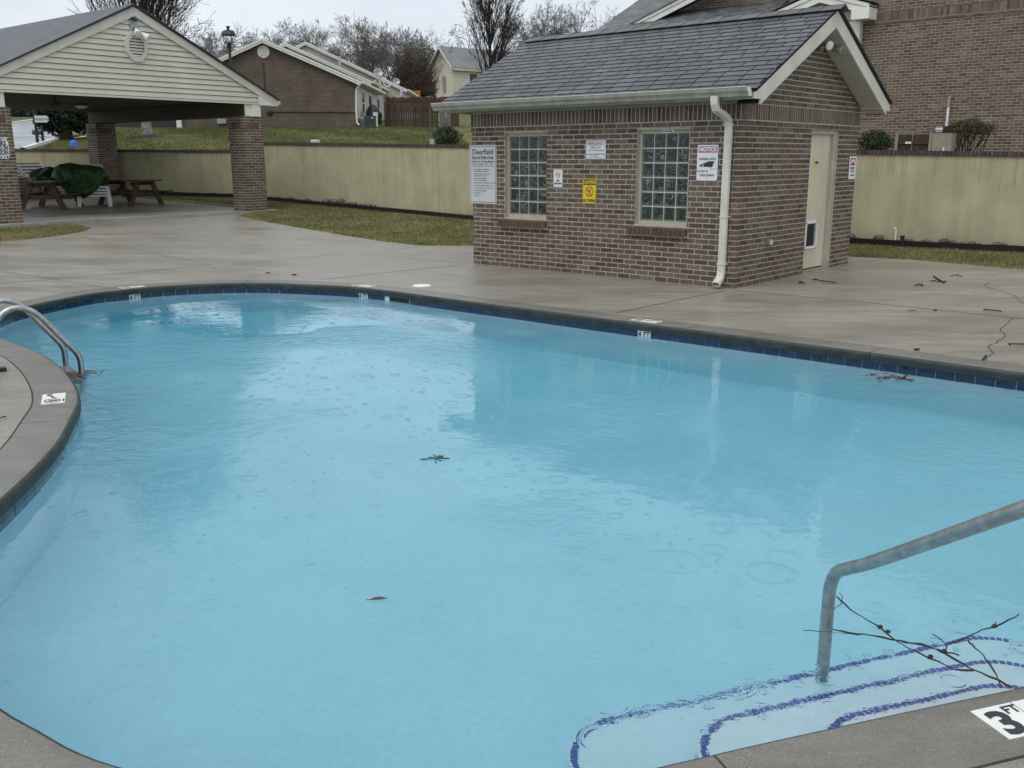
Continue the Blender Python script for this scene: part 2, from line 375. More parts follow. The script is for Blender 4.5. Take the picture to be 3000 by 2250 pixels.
def water_mat():
    m, n, l, b = _nodes('pool_water'); out = n['Material Output']
    b.inputs['Base Color'].default_value = (1, 1, 1, 1); b.inputs['Roughness'].default_value = 0.015
    b.inputs['IOR'].default_value = 1.33; b.inputs['Transmission Weight'].default_value = 1.0
    g = n.new('ShaderNodeNewGeometry'); pos = g.outputs['Position']
    def rings(scale, seedrot, dens, freq, width, rmax=.34):
        v = n.new('ShaderNodeTexVoronoi'); v.voronoi_dimensions = '2D'; v.inputs['Scale'].default_value = scale
        l.new(_map(n, l, pos, (1, 1, 1), (0, 0, seedrot)), v.inputs['Vector'])
        sc = n.new('ShaderNodeSeparateColor'); l.new(v.outputs['Color'], sc.inputs[0])
        R = _math(n, l, 'MULTIPLY', sc.outputs[0], rmax)
        x = _math(n, l, 'SUBTRACT', v.outputs['Distance'], R)
        e = _math(n, l, 'POWER', 2.718, _math(n, l, 'MULTIPLY', _math(n, l, 'MULTIPLY', x, x), -width))
        s = _math(n, l, 'SINE', _math(n, l, 'MULTIPLY', x, freq))
        on = _math(n, l, 'GREATER_THAN', sc.outputs[1], 1 - dens)
        amp = _math(n, l, 'SUBTRACT', 1.0, _math(n, l, 'MULTIPLY', sc.outputs[0], .75))
        return _math(n, l, 'MULTIPLY', _math(n, l, 'MULTIPLY', e, s), _math(n, l, 'MULTIPLY', on, amp))
    r1 = rings(4.2, .3, .42, 80, 520); r2 = rings(8.5, 1.1, .35, 55, 260); r3 = rings(2.1, 2.0, .26, 130, 900); r4 = rings(5.2, .8, .22, 150, 2600, .05)
    fine = _noise(n, l, _map(n, l, pos, (1, 1.25, 1)), 21, 3, .6)
    med = _noise(n, l, pos, 7, 3, .55)
    patch = _noise(n, l, pos, .42, 2, .5); mask = _ramp(n, l, patch.outputs['Fac'], [(.47, 0.035), (.60, 1.15)])
    h = _math(n, l, 'MULTIPLY', fine.outputs['Fac'], .9)
    h = _math(n, l, 'MULTIPLY', h, mask.outputs[0])
    h = _math(n, l, 'ADD', h, _math(n, l, 'MULTIPLY', _math(n, l, 'MULTIPLY', med.outputs['Fac'], 1.5), _math(n, l, 'ADD', mask.outputs[0], .16)))
    for r, k in ((r1, .26), (r2, .17), (r3, .26), (r4, .9)):
        h = _math(n, l, 'ADD', h, _math(n, l, 'MULTIPLY', r, k))
    _bump(n, l, b, h, .55, .0085)
    va = n.new('ShaderNodeVolumeAbsorption'); va.inputs['Color'].default_value = (0.0, .80, .965, 1); va.inputs['Density'].default_value = .35
    l.new(va.outputs[0], out.inputs['Volume'])
    return m
M['water'] = water_mat()

def block_mat():
    m, n, l, b = _nodes('wavy_glass')
    rnd, pos = _rand(n, l)
    o = n.new('ShaderNodeObjectInfo'); ad = n.new('ShaderNodeVectorMath'); ad.operation = 'ADD'; l.new(pos, ad.inputs[0])
    cmb = n.new('ShaderNodeCombineXYZ'); l.new(_math(n, l, 'MULTIPLY', o.outputs['Random'], 9), cmb.inputs[0]); l.new(cmb.outputs[0], ad.inputs[1])
    w = _noise(n, l, ad.outputs[0], 10, 1, .5); w.inputs['Distortion'].default_value = 1.6
    rd = _math(n, l, 'ABSOLUTE', _math(n, l, 'SUBTRACT', w.outputs['Fac'], .5))
    w2 = _noise(n, l, ad.outputs[0], 5, 1, .5); am = _ramp(n, l, w2.outputs['Fac'], [(.42, .15), (.62, 1.0)])
    r = _ramp(n, l, rd, [(.0, (.30, .34, .31)), (.022, (.13, .15, .135)), (.05, (.018, .023, .020)), (1, (.012, .016, .014))])  # pale swirls put the wavy glass reflections into the base colour
    l.new(_mix(n, l, (.012, .016, .014), r.outputs[0], am.outputs[0]), b.inputs['Base Color']); b.inputs['Roughness'].default_value = .12
    _bump(n, l, b, w.outputs['Fac'], .5, .01)
    return m
M['block'] = block_mat()
M['block_rim'] = simple('glass_block_rim', (.085, .105, .09), .15, .35, 24)
M['grout'] = simple('white_grout', (.86, .87, .82), .7, .05, 10)

# ------------------------------------------------------------------ mesh helpers
class MB:
    def __init__(s): s.v, s.f, s.m = [], [], []
    def add(s, vs, fs, mi=0):
        o = len(s.v); s.v.extend([tuple(p) for p in vs])
        for f in fs: s.f.append(tuple(i + o for i in f)); s.m.append(mi)
        return s
    def box(s, x0, x1, y0, y1, z0, z1, T=None, mi=0):
        vs = [Vector(p) for p in ((x0, y0, z0), (x1, y0, z0), (x1, y1, z0), (x0, y1, z0), (x0, y0, z1), (x1, y0, z1), (x1, y1, z1), (x0, y1, z1))]
        if T is not None: vs = [T @ p for p in vs]
        return s.add(vs, [(0, 3, 2, 1), (4, 5, 6, 7), (0, 1, 5, 4), (1, 2, 6, 5), (2, 3, 7, 6), (3, 0, 4, 7)], mi)
    def bar(s, a, b, w, h, up=(0, 0, 1), mi=0):
        a, b = Vector(a), Vector(b); d = (b - a); L = d.length; d.normalize(); u = Vector(up)
        x = d.cross(u); 
        if x.length < 1e-4: x = Vector((1, 0, 0))
        x.normalize(); z = x.cross(d)
        T = Matrix(((x.x, d.x, z.x, a.x), (x.y, d.y, z.y, a.y), (x.z, d.z, z.z, a.z), (0, 0, 0, 1)))
        return s.box(-w / 2, w / 2, 0, L, -h / 2, h / 2, T, mi)
    def prism(s, pts, ext, mi=0, caps=True):
        """pts: 3D polygon, ext: extrusion vector"""
        n = len(pts); e = Vector(ext); a = [Vector(p) for p in pts]
        fs = [(i, (i + 1) % n, n + (i + 1) % n, n + i) for i in range(n)]
        if caps: fs += [tuple(range(n - 1, -1, -1)), tuple(range(n, 2 * n))]
        return s.add(a + [p + e for p in a], fs, mi)
    def tube(s, pts, rad, sides=10, mi=0, cap=True):
        pts = [Vector(p) for p in pts]; n = len(pts)
        if not hasattr(rad, '__len__'): rad = [rad] * n
        ref = None; vs = []
        for i, p in enumerate(pts):
            d = (pts[min(i + 1, n - 1)] - pts[max(i - 1, 0)]).normalized()
            if ref is None:
                ref = d.orthogonal().normalized()
            ref = (ref - d * ref.dot(d)).normalized(); b = d.cross(ref)
            for k in range(sides):
                a = 2 * PI * k / sides; vs.append(p + (ref * math.cos(a) + b * math.sin(a)) * rad[i])
        fs = [(i * sides + k, i * sides + (k + 1) % sides, (i + 1) * sides + (k + 1) % sides, (i + 1) * sides + k) for i in range(n - 1) for k in range(sides)]
        if cap: fs += [tuple(range(sides - 1, -1, -1)), tuple((n - 1) * sides + k for k in range(sides))]
        return s.add(vs, fs, mi)
    def lathe(s, prof, sides=16, c=(0, 0, 0), T=None, mi=0):
        n = len(prof); vs = []
        for r, z in prof:
            for k in range(sides):
                a = 2 * PI * k / sides; p = Vector((c[0] + r * math.cos(a), c[1] + r * math.sin(a), c[2] + z)); vs.append(T @ p if T is not None else p)
        fs = [(i * sides + k, i * sides + (k + 1) % sides, (i + 1) * sides + (k + 1) % sides, (i + 1) * sides + k) for i in range(n - 1) for k in range(sides)]
        fs += [tuple(range(sides - 1, -1, -1)), tuple((n - 1) * sides + k for k in range(sides))]
        return s.add(vs, fs, mi)
    def mesh(s, name, mats, smooth=False):
        me = bpy.data.meshes.new(name); me.from_pydata(s.v, [], s.f)
        for m in (mats if isinstance(mats, (list, tuple)) else [mats]): me.materials.append(m)
        if any(s.m): me.polygons.foreach_set('material_index', s.m)
        if smooth: me.polygons.foreach_set('use_smooth', [True] * len(s.f))
        me.update(); return me
    def build(s, name, mats, parent=None, M=None, smooth=False):
        return link(name, s.mesh(name, mats, smooth), parent, M)
def link(name, me, parent=None, M=None):
    o = bpy.data.objects.new(name, me); COL.objects.link(o)
    if parent is not None: o.parent = parent
    if M is not None: o.matrix_basis = M
    return o
def tag(o, label=None, cat=None, group=None, kind=None):
    if label: o['label'] = label
    if cat: o['category'] = cat
    if group: o['group'] = group
    if kind: o['kind'] = kind
    return o
def empty(name, Mx, label, cat, group=None):
    o = bpy.data.objects.new(name, None); COL.objects.link(o); o.empty_display_size = .2
    o.matrix_basis = Mx if isinstance(Mx, Matrix) else Matrix.Translation(Vector(Mx))
    return tag(o, label, cat, group)
def copy_tree(o, parent=None):
    c = o.copy(); COL.objects.link(c)
    if parent is not None: c.parent = parent
    for ch in list(o.children): copy_tree(ch, c)
    return c
def T(x, y, z): return Matrix.Translation((x, y, z))
def RZ(a): return Matrix.Rotation(a, 4, 'Z')
def RX(a): return Matrix.Rotation(a, 4, 'X')
def RY(a): return Matrix.Rotation(a, 4, 'Y')

_boxcache = {}
EDGE = {}
def box_mesh(dx, dy, dz, mat, name):
    k = (round(dx, 3), round(dy, 3), round(dz, 3), mat.name)
    if k not in _boxcache:
        b_ = MB().box(-dx / 2, dx / 2, -dy / 2, dy / 2, -dz / 2, dz / 2); e_ = EDGE.get(mat.name)
        if e_ is not None: b_.m = [0, 0, 1, 0, 0, 0]
        _boxcache[k] = b_.mesh(name, [mat, e_] if e_ is not None else mat)
    return _boxcache[k]
def emit(parent, PM, mat, items, name, limit=300, field=None, rot=None):
    """items: (centre, dims, normal) in the parent's space.  The pieces that show largest become objects, the rest one joined part."""
    sc = []
    R3 = PM.to_3x3()
    for c, d, nrm in items:
        w = PM @ Vector(c); v = CAM - w; dist = v.length
        area = sorted(d)[1] * sorted(d)[2]
        s = area * max(0.0, (R3 @ Vector(nrm)).dot(v) / dist) / dist ** 2
        px = project(w)
        if px[2] < .1 or not (-30 < px[0] < 3030 and -30 < px[1] < 2280): s *= .0001
        sc.append(s)
    order = sorted(range(len(items)), key=lambda i: -sc[i])
    top = set(order[:limit])
    rest = MB()
    for i in order:
        c, d, nrm = items[i]
        if i in top:
            Mx = Matrix.Translation(Vector(c))
            if rot is not None: Mx = Mx @ rot
            link(name, box_mesh(*d, mat, name), parent, Mx)
        else:
            Tm = Matrix.Translation(Vector(c))
            if rot is not None: Tm = Tm @ rot
            rest.box(-d[0] / 2, d[0] / 2, -d[1] / 2, d[1] / 2, -d[2] / 2, d[2] / 2, Tm)
            if mat.name in EDGE: rest.m[-4] = 1
    if rest.v:
        o = rest.build(field or name + '_field', [mat, EDGE[mat.name]] if mat.name in EDGE else mat, parent); o['kind'] = 'stuff'
def text(body, parent, x, z, size, mat, y=-.0025, bold=0.0, align='CENTER', sx=1.0, flat=False):
    cu = bpy.data.curves.new('lettering', 'FONT'); cu.body = body; cu.size = size; cu.align_x = align; cu.align_y = 'CENTER'
    cu.offset = bold; cu.extrude = .0006; cu.materials.append(mat); cu.resolution_u = 3
    o = bpy.data.objects.new('lettering', cu); COL.objects.link(o); o.parent = parent
    if flat: o.matrix_basis = T(x, z, y) @ Matrix.Diagonal((sx, 1, 1, 1))
    else: o.matrix_basis = T(x, y, z) @ RX(PI / 2) @ Matrix.Diagonal((sx, 1, 1, 1))
    return o
def cr_spline(pts, step=.05, closed=False):
    P = [Vector(p) for p in pts]; n = len(P); out = []
    rng = range(n) if closed else range(n - 1)
    for i in rng:
        if closed: a, b, c, d = P[(i - 1) % n], P[i], P[(i + 1) % n], P[(i + 2) % n]
        else: a, b, c, d = P[max(i - 1, 0)], P[i], P[i + 1], P[min(i + 2, n - 1)]
        m = max(1, int((c - b).length / step))
        for k in range(m):
            t = k / m
            out.append(.5 * ((2 * b) + (c - a) * t + (2 * a - 5 * b + 4 * c - d) * t * t + (3 * b - a - 3 * c + d) * t ** 3))
    if not closed: out.append(P[-1])
    return out
def inside(p, poly):
    x, y = p; c = False; n = len(poly); j = n - 1
    for i in range(n):
        xi, yi = poly[i]; xj, yj = poly[j]
        if (yi > y) != (yj > y) and x < (xj - xi) * (y - yi) / (yj - yi) + xi: c = not c
        j = i
    return c
def inside_np(X, Y, poly):
    c = np.zeros(len(X), bool); n = len(poly); j = n - 1
    for i in range(n):
        xi, yi = poly[i]; xj, yj = poly[j]
        if yi != yj: c ^= ((yi > Y) != (yj > Y)) & (X < (xj - xi) * (Y - yi) / (yj - yi) + xi)
        j = i
    return c

# ================================================================== LARGE STRUCTURE
# ------------------------------------------------------------------ pool outline (water side edge of the coping)
POOL = [(-5.52, 10.09), (-5.58, 10.73), (-5.32, 11.76), (-5.01, 12.15), (-4.64, 12.52), (-4.08, 12.76), (-3.65, 12.83), (-3.25, 12.80), (-2.91, 12.70),
        (-2.16, 12.43), (-1.54, 11.99), (-.82, 11.35), (0, 10.66), (.73, 10.03), (1.57, 9.33), (2.33, 8.69), (3.10, 8.03), (4.02, 7.22), (4.9, 6.42), (5.5, 5.7),
        (5.75, 4.95), (5.45, 4.25), (4.6, 3.68), (3.3, 3.24), (1.641, 2.735), (.882, 2.491), (.453, 2.346), (.05, 2.21), (-.35, 2.17), (-.75, 2.22), (-1.042, 2.313), (-1.233, 2.395),
        (-1.406, 2.506), (-1.6, 2.637), (-1.95, 2.93), (-2.27, 3.32), (-2.46, 3.8), (-2.53, 4.4), (-2.59, 4.82), (-2.66, 5.20), (-2.74, 5.54), (-2.88, 5.98), (-3.0, 6.35),
        (-3.14, 6.66), (-3.36, 7.05), (-3.67, 7.53), (-4.08, 8.07), (-4.45, 8.45), (-4.92, 8.93), (-5.28, 9.45)]
PO = [Vector((p[0], p[1], 0)) for p in POOL]
OUT = cr_spline(PO, .06, True)
def offset_loop(loop, d):
    n = len(loop); res = []
    for i, p in enumerate(loop):
        t = (loop[(i + 2) % n] - loop[(i - 2) % n]).normalized()
        res.append(p + Vector((-t.y, t.x, 0)) * d)          # loop runs clockwise: left of travel is outside
    return res
_area = sum(OUT[i].x * OUT[(i + 1) % len(OUT)].y - OUT[(i + 1) % len(OUT)].x * OUT[i].y for i in range(len(OUT)))
SGN = 1 if _area < 0 else -1
def off(d): return offset_loop(OUT, d * SGN)
WATER_Z = -.13
HOLE = off(.312)

# ------------------------------------------------------------------ pavilion frame (needed by the ground)
PTH = math.radians(39); PU = Vector((math.sin(PTH), math.cos(PTH), 0)); PV = Vector((-math.cos(PTH), math.sin(PTH), 0))
P0 = Vector((-6.80, 24.78, .32)); PM = Matrix.Translation(P0) @ RZ(PI / 2 - PTH)
def pw(x, y, z=0): return PM @ Vector((x, y, z))
def pp(px, py, yl=0.0):                                     # point on the pavilion's front plane
    q = at_plane(px, py, P0 + PV * yl, PV) - P0
    return q.dot(PU), q.z

# ------------------------------------------------------------------ lower ground: deck and lawn
def g2(px, py): p = ground(px, py); return (p.x, p.y)
deck_poly = [(-13, -6), (19.5, -6), (19.5, 4.5), (11.2, 11.3), g2(3000, 791), g2(2840, 776), g2(2680, 762), g2(2488, 752), (5.5, 16.35), (3.2, 17.7), (1.2, 18.2), g2(1370, 720),
             g2(1240, 720.5), g2(1132, 709), g2(1014, 691), g2(876, 667.5), g2(750, 645.5), g2(702, 632)]
deck_poly += [(pw(a, b).x, pw(a, b).y) for a, b in ((.45, .2), (.45, 7.5), (-6.2, 7.5), (-6.2, .3))]
deck_poly += [g2(0, 649), g2(108, 650), g2(170, 654), g2(228, 660), g2(256, 664), g2(266, 669), g2(250, 677), g2(200, 687), g2(120, 697), g2(0, 711), (-13.5, 16.0), (-17, 11), (-16, 2)]
hole2 = [(p.x, p.y) for p in HOLE]
def lower_ground():
    X0, X1, Y0, Y1 = -34, 20, -6.5, 34
    vs, es = [], []
    def loop(pts):
        o = len(vs); vs.extend([Vector(p) for p in pts]); es.extend([(o + i, o + (i + 1) % len(pts)) for i in range(len(pts))])
    loop([(X0, Y0), (X1, Y0), (X1, Y1), (X0, Y1)])
    loop(deck_poly); loop(hole2[::2])
    x = X0 + 1
    while x < X1 - .5:
        y = Y0 + .7
        while y < Y1 - .5:
            vs.append(Vector((x + .01 * math.sin(y * 7), y + .01 * math.cos(x * 5)))); y += 1.15
        x += 1.15
    ov, oe, of, _, _, _ = delaunay_2d_cdt(vs, es, [], 0, 1e-4)
    deck, lawn = MB(), MB()
    P3 = [(p.x, p.y, G(p.x, p.y)) for p in ov]
    deck.v = list(P3); lawn.v = list(P3)
    h2 = hole2[::2]
    for f in of:
        c = (sum(ov[i].x for i in f) / 3, sum(ov[i].y for i in f) / 3)
        if inside(c, h2): continue
        (deck if inside(c, deck_poly) else lawn).f.append(tuple(f))
    for mb in (deck, lawn):
        a = sum((Vector(mb.v[f[1]]) - Vector(mb.v[f[0]])).cross(Vector(mb.v[f[2]]) - Vector(mb.v[f[0]])).z for f in mb.f[:50])
        if a < 0: mb.f = [tuple(reversed(f)) for f in mb.f]
        mb.m = [0] * len(mb.f)
    d = deck.build('pool_deck', M['deck'], smooth=True); tag(d, 'wet grey concrete deck around the pool', kind='structure')
    g = lawn.build('lawn', M['lawn'], smooth=True); tag(g, 'half dormant lawn between the deck and the stucco wall', kind='structure')
    return d, g
DECK, LAWN = lower_ground()

def strip(pts, w, name, mat, parent, dz=.003):
    mb = MB(); n = len(pts); L, R = [], []
    for i, p in enumerate(pts):
        t = pts[min(i + 1, n - 1)] - pts[max(i - 1, 0)]; t.z = 0; t.normalize(); s = Vector((-t.y, t.x, 0)) * w / 2
        for lst, q in ((L, p + s), (R, p - s)): lst.append(Vector((q.x, q.y, G(q.x, q.y) + dz)))
    mb.v = [tuple(p) for p in L + R]; mb.f = [(n + i, n + i + 1, i + 1, i) for i in range(n - 1)]; mb.m = [0] * len(mb.f)
    return mb.build(name, mat, parent)
def gl(*px): return [ground(*p) for p in px]
def dense(pts, step=.25):
    out = []
    for a, b in zip(pts, pts[1:]):
        m = max(1, int((b - a).length / step)); out += [a.lerp(b, k / m) for k in range(m)]
    return out + [pts[-1]]
for pl, mt in (([(2149, 850), (2500, 883), (3000, 934)], 'joint'), ([(2122, 853), (2000, 876), (1806, 917)], 'joint'),
               ([(938, 820), (1150, 797), (1366, 775)], 'joint'), ([(750, 767), (900, 754), (1044, 741), (1200, 757), (1368, 772)], 'joint_pale'),
               ([(0, 832), (150, 819), (362, 801), (620, 776)], 'joint'), ([(7, 796), (150, 816), (318, 844)], 'joint'),
               ([(244, 696), (430, 738), (617, 777)], 'joint_pale'), ([(1130, 733), (1240, 722)], 'joint_pale'), ([(2530, 776), (2750, 767)], 'joint_pale'), ([(2520, 770), (2600, 757)], 'joint_pale')):
    strip(dense(gl(*pl)), .014 if mt == 'joint' else .011, 'joint', M[mt], DECK)
def jitter(pts, a=.02, step=.06):
    return [p + Vector((random.uniform(-a, a), random.uniform(-a, a), 0)) for p in dense(pts, step)]
for pl in ([(2967, 931), (2955, 948), (2928, 962), (2946, 985), (2925, 1000), (2899, 1013), (2897, 1025), (2910, 1035), (2885, 1055)],
           [(3000, 890), (2975, 868), (2950, 858), (2900, 845), (2885, 835), (2905, 826)]):
    strip(jitter(gl(*pl), .012), .007, 'crack', M['joint'], DECK, .0035)
strip(jitter(gl((2905, 826), (2930, 822)), .01), .004, 'crack', M['joint_pale'], DECK, .0035)

# ------------------------------------------------------------------ pool shell, coping, water
def ring_strip(A, B, mb, za, zb, closed=True, mi=0):
    n = len(A); o = len(mb.v)
    mb.v += [(p.x, p.y, za) for p in A] + [(p.x, p.y, zb) for p in B]
    for i in range(n if closed else n - 1):
        j = (i + 1) % n; mb.f.append((o + i, o + j, o + n + j, o + n + i)); mb.m.append(mi)
def fill_poly(name, pts, zf, mat, parent=None, up=True):
    bm = bmesh.new(); vs = [bm.verts.new((p.x, p.y, zf(p.x, p.y))) for p in pts]
    f = bm.faces.new(vs); bm.normal_update()
    if (f.normal.z < 0) == up: f.normal_flip()
    bmesh.ops.triangulate(bm, faces=[f]); me = bpy.data.meshes.new(name); bm.to_mesh(me); bm.free(); me.materials.append(mat)
    return link(name, me, parent)
wallL = off(.03)
def floor_z(x, y): return -1.04 - .075 * max(0, min(y - 3.5, 9))
shell = fill_poly('pool_basin', wallL, floor_z, M['plaster']); tag(shell, 'pale plastered swimming pool basin', kind='structure')
mb = MB(); ring_strip(wallL, wallL, mb, -.072, -1.95); mb.build('basin_wall', M['plaster'], shell)
wat = fill_poly('water', off(.026), lambda x, y: WATER_Z, M['water']); tag(wat, 'rain dimpled light blue pool water', kind='structure')

# coping in sections with open joints
COPE = tag(bpy.data.objects.new('pool_coping', None), 'grey concrete coping round the pool edge', kind='structure'); COL.objects.link(COPE)
profile = [(.30, -.09), (.30, 0.0), (.045, 0.0), (.022, -.003), (.009, -.010), (.001, -.022), (0.0, -.040), (.003, -.078), (.045, -.078)]
loops = [(off(d), z) for d, z in profile]
def nearest_i(p): return min(range(len(OUT)), key=lambda i: (OUT[i].x - p.x) ** 2 + (OUT[i].y - p.y) ** 2)
cuts = [nearest_i(at_z(*p)) for p in ((2056, 2203), (712, 828), (1030, 837), (1300, 873), (2010, 962), (2557, 1031), (127, 1033), (214, 1227), (362, 849))]
cuts += [nearest_i(Vector(p)) for p in ((4.6, 6.7), (5.7, 4.9), (4.0, 3.5), (2.2, 2.9), (-.6, 2.2), (-1.9, 2.9), (-2.5, 4.0))]
cuts = sorted(set(cuts)); N = len(OUT)
for a, b in zip(cuts, cuts[1:] + [cuts[0] + N]):
    idx = [i % N for i in range(a, b + 1)]
    mb = MB(); k = len(profile); n = len(idx); gap = .004
    for lp, z in loops:
        seg = [lp[i].copy() for i in idx]
        seg[0] += (seg[1] - seg[0]).normalized() * gap; seg[-1] += (seg[-2] - seg[-1]).normalized() * gap
        mb.v += [(p.x, p.y, z) for p in seg]
    for j in range(k - 1):
        for i in range(n - 1):
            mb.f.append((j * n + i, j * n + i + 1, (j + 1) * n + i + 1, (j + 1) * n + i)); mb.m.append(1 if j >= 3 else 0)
    for e in (0, n - 1):
        mb.f.append(tuple(j * n + e for j in range(k))); mb.m.append(0)
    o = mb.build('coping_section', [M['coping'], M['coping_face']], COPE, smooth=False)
mb = MB(); ring_strip(off(.301), off(.312), mb, -.003, -.003); ring_strip(off(.312), off(.3125), mb, -.0005, -.09); mb.build('expansion_joint', M['joint'], COPE)
# gap floor between the sections (dark)
mb = MB()
for i in cuts:
    a, b = off(.008)[i], off(.295)[i]; t = (OUT[(i + 1) % N] - OUT[i - 1]).normalized() * .012
    mb.add([(a.x - t.x, a.y - t.y, -.02), (a.x + t.x, a.y + t.y, -.02), (b.x + t.x, b.y + t.y, -.02), (b.x - t.x, b.y - t.y, -.02)], [(0, 1, 2, 3)])
mb.build('joint_sealant', M['joint'], COPE)

# waterline tiles, one by one, standing on the basin wall
acc = [0.0]
for i in range(N): acc.append(acc[-1] + (wallL[(i + 1) % N] - wallL[i]).length)
def along(s, lp):
    s %= acc[-1]; lo = int(np.searchsorted(acc, s, 'right')) - 1; lo = min(lo, N - 1)
    t = (s - acc[lo]) / max(acc[lo + 1] - acc[lo], 1e-6); a, b = lp[lo], lp[(lo + 1) % N]
    return a.lerp(b, t), (b - a).normalized()
ntile = int(acc[-1] / .154); pitch = acc[-1] / ntile
skim = nearest_i(at_z(1170, 854)); skim_s = acc[skim]
mark_s = [acc[nearest_i(at_z(*p))] for p in ((395, 846), (1066, 842), (1901, 948))]
tile_me = box_mesh(pitch - .005, .008, .148, M['navy'], 'tile'); tile_w = box_mesh(pitch - .003, .010, .148, M['tile_white'], 'tile')
for k in range(ntile):
    s = (k + .5) * pitch; p, t = along(s, wallL)
    ds = abs((s - skim_s + acc[-1] / 2) % acc[-1] - acc[-1] / 2)
    if ds < .24: continue
    inw = Vector((t.y, -t.x, 0)) * SGN
    ang = math.atan2(t.y, t.x)
    mk = any(abs((s - q + acc[-1] / 2) % acc[-1] - acc[-1] / 2) <= pitch / 2 for q in mark_s)
    o = link('tile', tile_w if mk else tile_me, shell, T(p.x + inw.x * .003, p.y + inw.y * .003, -.150) @ RZ(ang))
    if mk:
        o['label'] = 'white depth tile with black lettering at the waterline'
        tx = text('4 FT', o, 0, .03, .075, M['ink'], y=-.0055 * SGN if False else -.006, bold=.002)
        if SGN > 0: tx.matrix_basis = RZ(0) @ tx.matrix_basis
        # the face towards the water
        side = (RZ(ang).to_3x3() @ Vector((0, -1, 0))).dot(inw)
        if side < 0: tx.matrix_basis = RZ(PI) @ tx.matrix_basis
# skimmer mouth
p, t = along(skim_s, wallL); inw = Vector((t.y, -t.x, 0)) * SGN
SM = T(p.x, p.y, -.14) @ RZ(math.atan2(t.y, t.x)); fl = -1 if (SM.to_3x3() @ Vector((0, -1, 0))).dot(inw) > 0 else 1
mb = MB(); mb.box(-.20, .20, -.004 * 1, .004, -.06, .055)
sk = mb.build('skimmer_mouth', M['rubber'], shell, SM)
mb = MB()
for x0, x1, z0, z1 in ((-.225, -.2, -.07, .065), (.2, .225, -.07, .065)): mb.box(x0, x1, -.008, .008, z0, z1)
mb.build('skimmer_frame', M['tile_white'], shell, SM)

# entry steps with a mosaic nosing
NA, NB = Vector((.351, 2.304, 0)), Vector((1.641, 2.724, 0)); NT = (NB - NA).normalized(); NN = Vector((-NT.y, NT.x, 0))
def step_path(s0, s1, n1, r):
    pts = [(s0, -.15), (s0, n1 - r)]
    pts += [(s0 + r - r * math.cos(a), n1 - r + r * math.sin(a)) for a in np.linspace(0, PI / 2, 12)]
    pts += [(s1 - r + r * math.sin(a), n1 - r + r * math.cos(a)) for a in np.linspace(0, PI / 2, 12)]
    pts += [(s1, n1 - r), (s1, -.15)]
    return [NA + NT * a + NN * b for a, b in pts]
mosaic_me = box_mesh(.0195, .023, .006, M['mosaic'], 'tile')
for (s0, s1, n1, z) in ((.72, 1.75, .33, -.31), (.42, 1.99, .60, -.52), (.06, 2.24, .89, -.73)):
    path = step_path(s0, s1, n1, .26)
    st = MB().prism([(p.x, p.y, z) for p in path], (0, 0, -1.2 - z)).build('step', M['plaster'], shell)
    inner = step_path(s0 + .022, s1 - .022, n1 - .022, .24)
    d = 0.0; nxt = .0125
    for a, b in zip(inner, inner[1:]):
        L = (b - a).length
        while nxt < d + L:
            p = a.lerp(b, (nxt - d) / L)
            if (p - NA).dot(NN) > .06:
                link('tile', mosaic_me, st, T(p.x, p.y, z + .0035) @ RZ(math.atan2(b.y - a.y, b.x - a.x)))
            nxt += .0257
        d += L

# ------------------------------------------------------------------ retaining wall
WD = Vector((-.784, .62, 0)).normalized(); WR = Vector((8.67, 16.3, 0))
wA = WR - WD * 9.0; wB = WR + WD * 21.0
def top1(t): return 1.64 + (t + 0) * (.40 / 21.0)
def retaining_wall(name, a, b, za, zb, label, right):
    root = empty(name, (a.x, a.y, 0), label, 'wall')
    d = (b - a); L = d.length; d.normalize(); nrm = Vector((d.y, -d.x, 0)) 
    if nrm.y > 0: nrm = -nrm
    A0 = Vector((0, 0, 0)); B0 = b - a
    back = -nrm * .26
    mb = MB(); n = 24
    vs = []; 
    for i in range(n + 1):
        p = B0 * (i / n); zt = za + (zb - za) * i / n
        for q, z in ((p, -.3), (p, zt), (p + back, zt), (p + back, -.3)): vs.append((q.x, q.y, z))
    fs = []
    for i in range(n):
        o = i * 4
        for k in range(3): fs.append((o + k, o + 4 + k, o + 5 + k, o + k + 1))
    mb.add(vs, fs); mb.add(vs[:4], [(0, 1, 2, 3)]); mb.add(vs[-4:], [(3, 2, 1, 0)])
    sf = mb.build('stucco_face', M['stucco'], root); ah = sf.data.attributes.new('wall_height', 'FLOAT', 'POINT')
    ah.data.foreach_set('value', [0.0 if v[2] < -.2 else 1.0 for v in mb.v])
    items = []; k = int(L / .0685); sl = (zb - za) / L
    PMx = T(a.x, a.y, 0)
    for i in range(k):
        s = (i + .5) * .0685; p = d * s - nrm * .12
        items.append(((p.x, p.y, za + sl * s + .040 + random.uniform(-.002, .002)), (.0585, .30, .082), tuple(nrm)))
    # mortar bed behind the bricks
    c = MB(); c.bar(Vector((-nrm.x * .13, -nrm.y * .13, za + .036)), B0 + Vector((-nrm.x * .13, -nrm.y * .13, zb + .036)), .27, .066); c.build('mortar_bed', M['rubber'], root)
    emit(root, PMx, M['coping_brick'], items, 'brick', 300, 'brick_field', RZ(math.atan2(d.y, d.x)))
    return root
retaining_wall('stucco_wall', wA, wB, top1(-9), top1(21), 'long tan stucco retaining wall with brick coping behind the pool house', True)
w2a = wB + Vector((-.05, .35, 0)); w2b = Vector((-25, 31.4, 0))
retaining_wall('stucco_wall', w2a, w2b, 1.80, 1.93, 'lower stucco retaining wall with brick coping behind the pavilion', False)

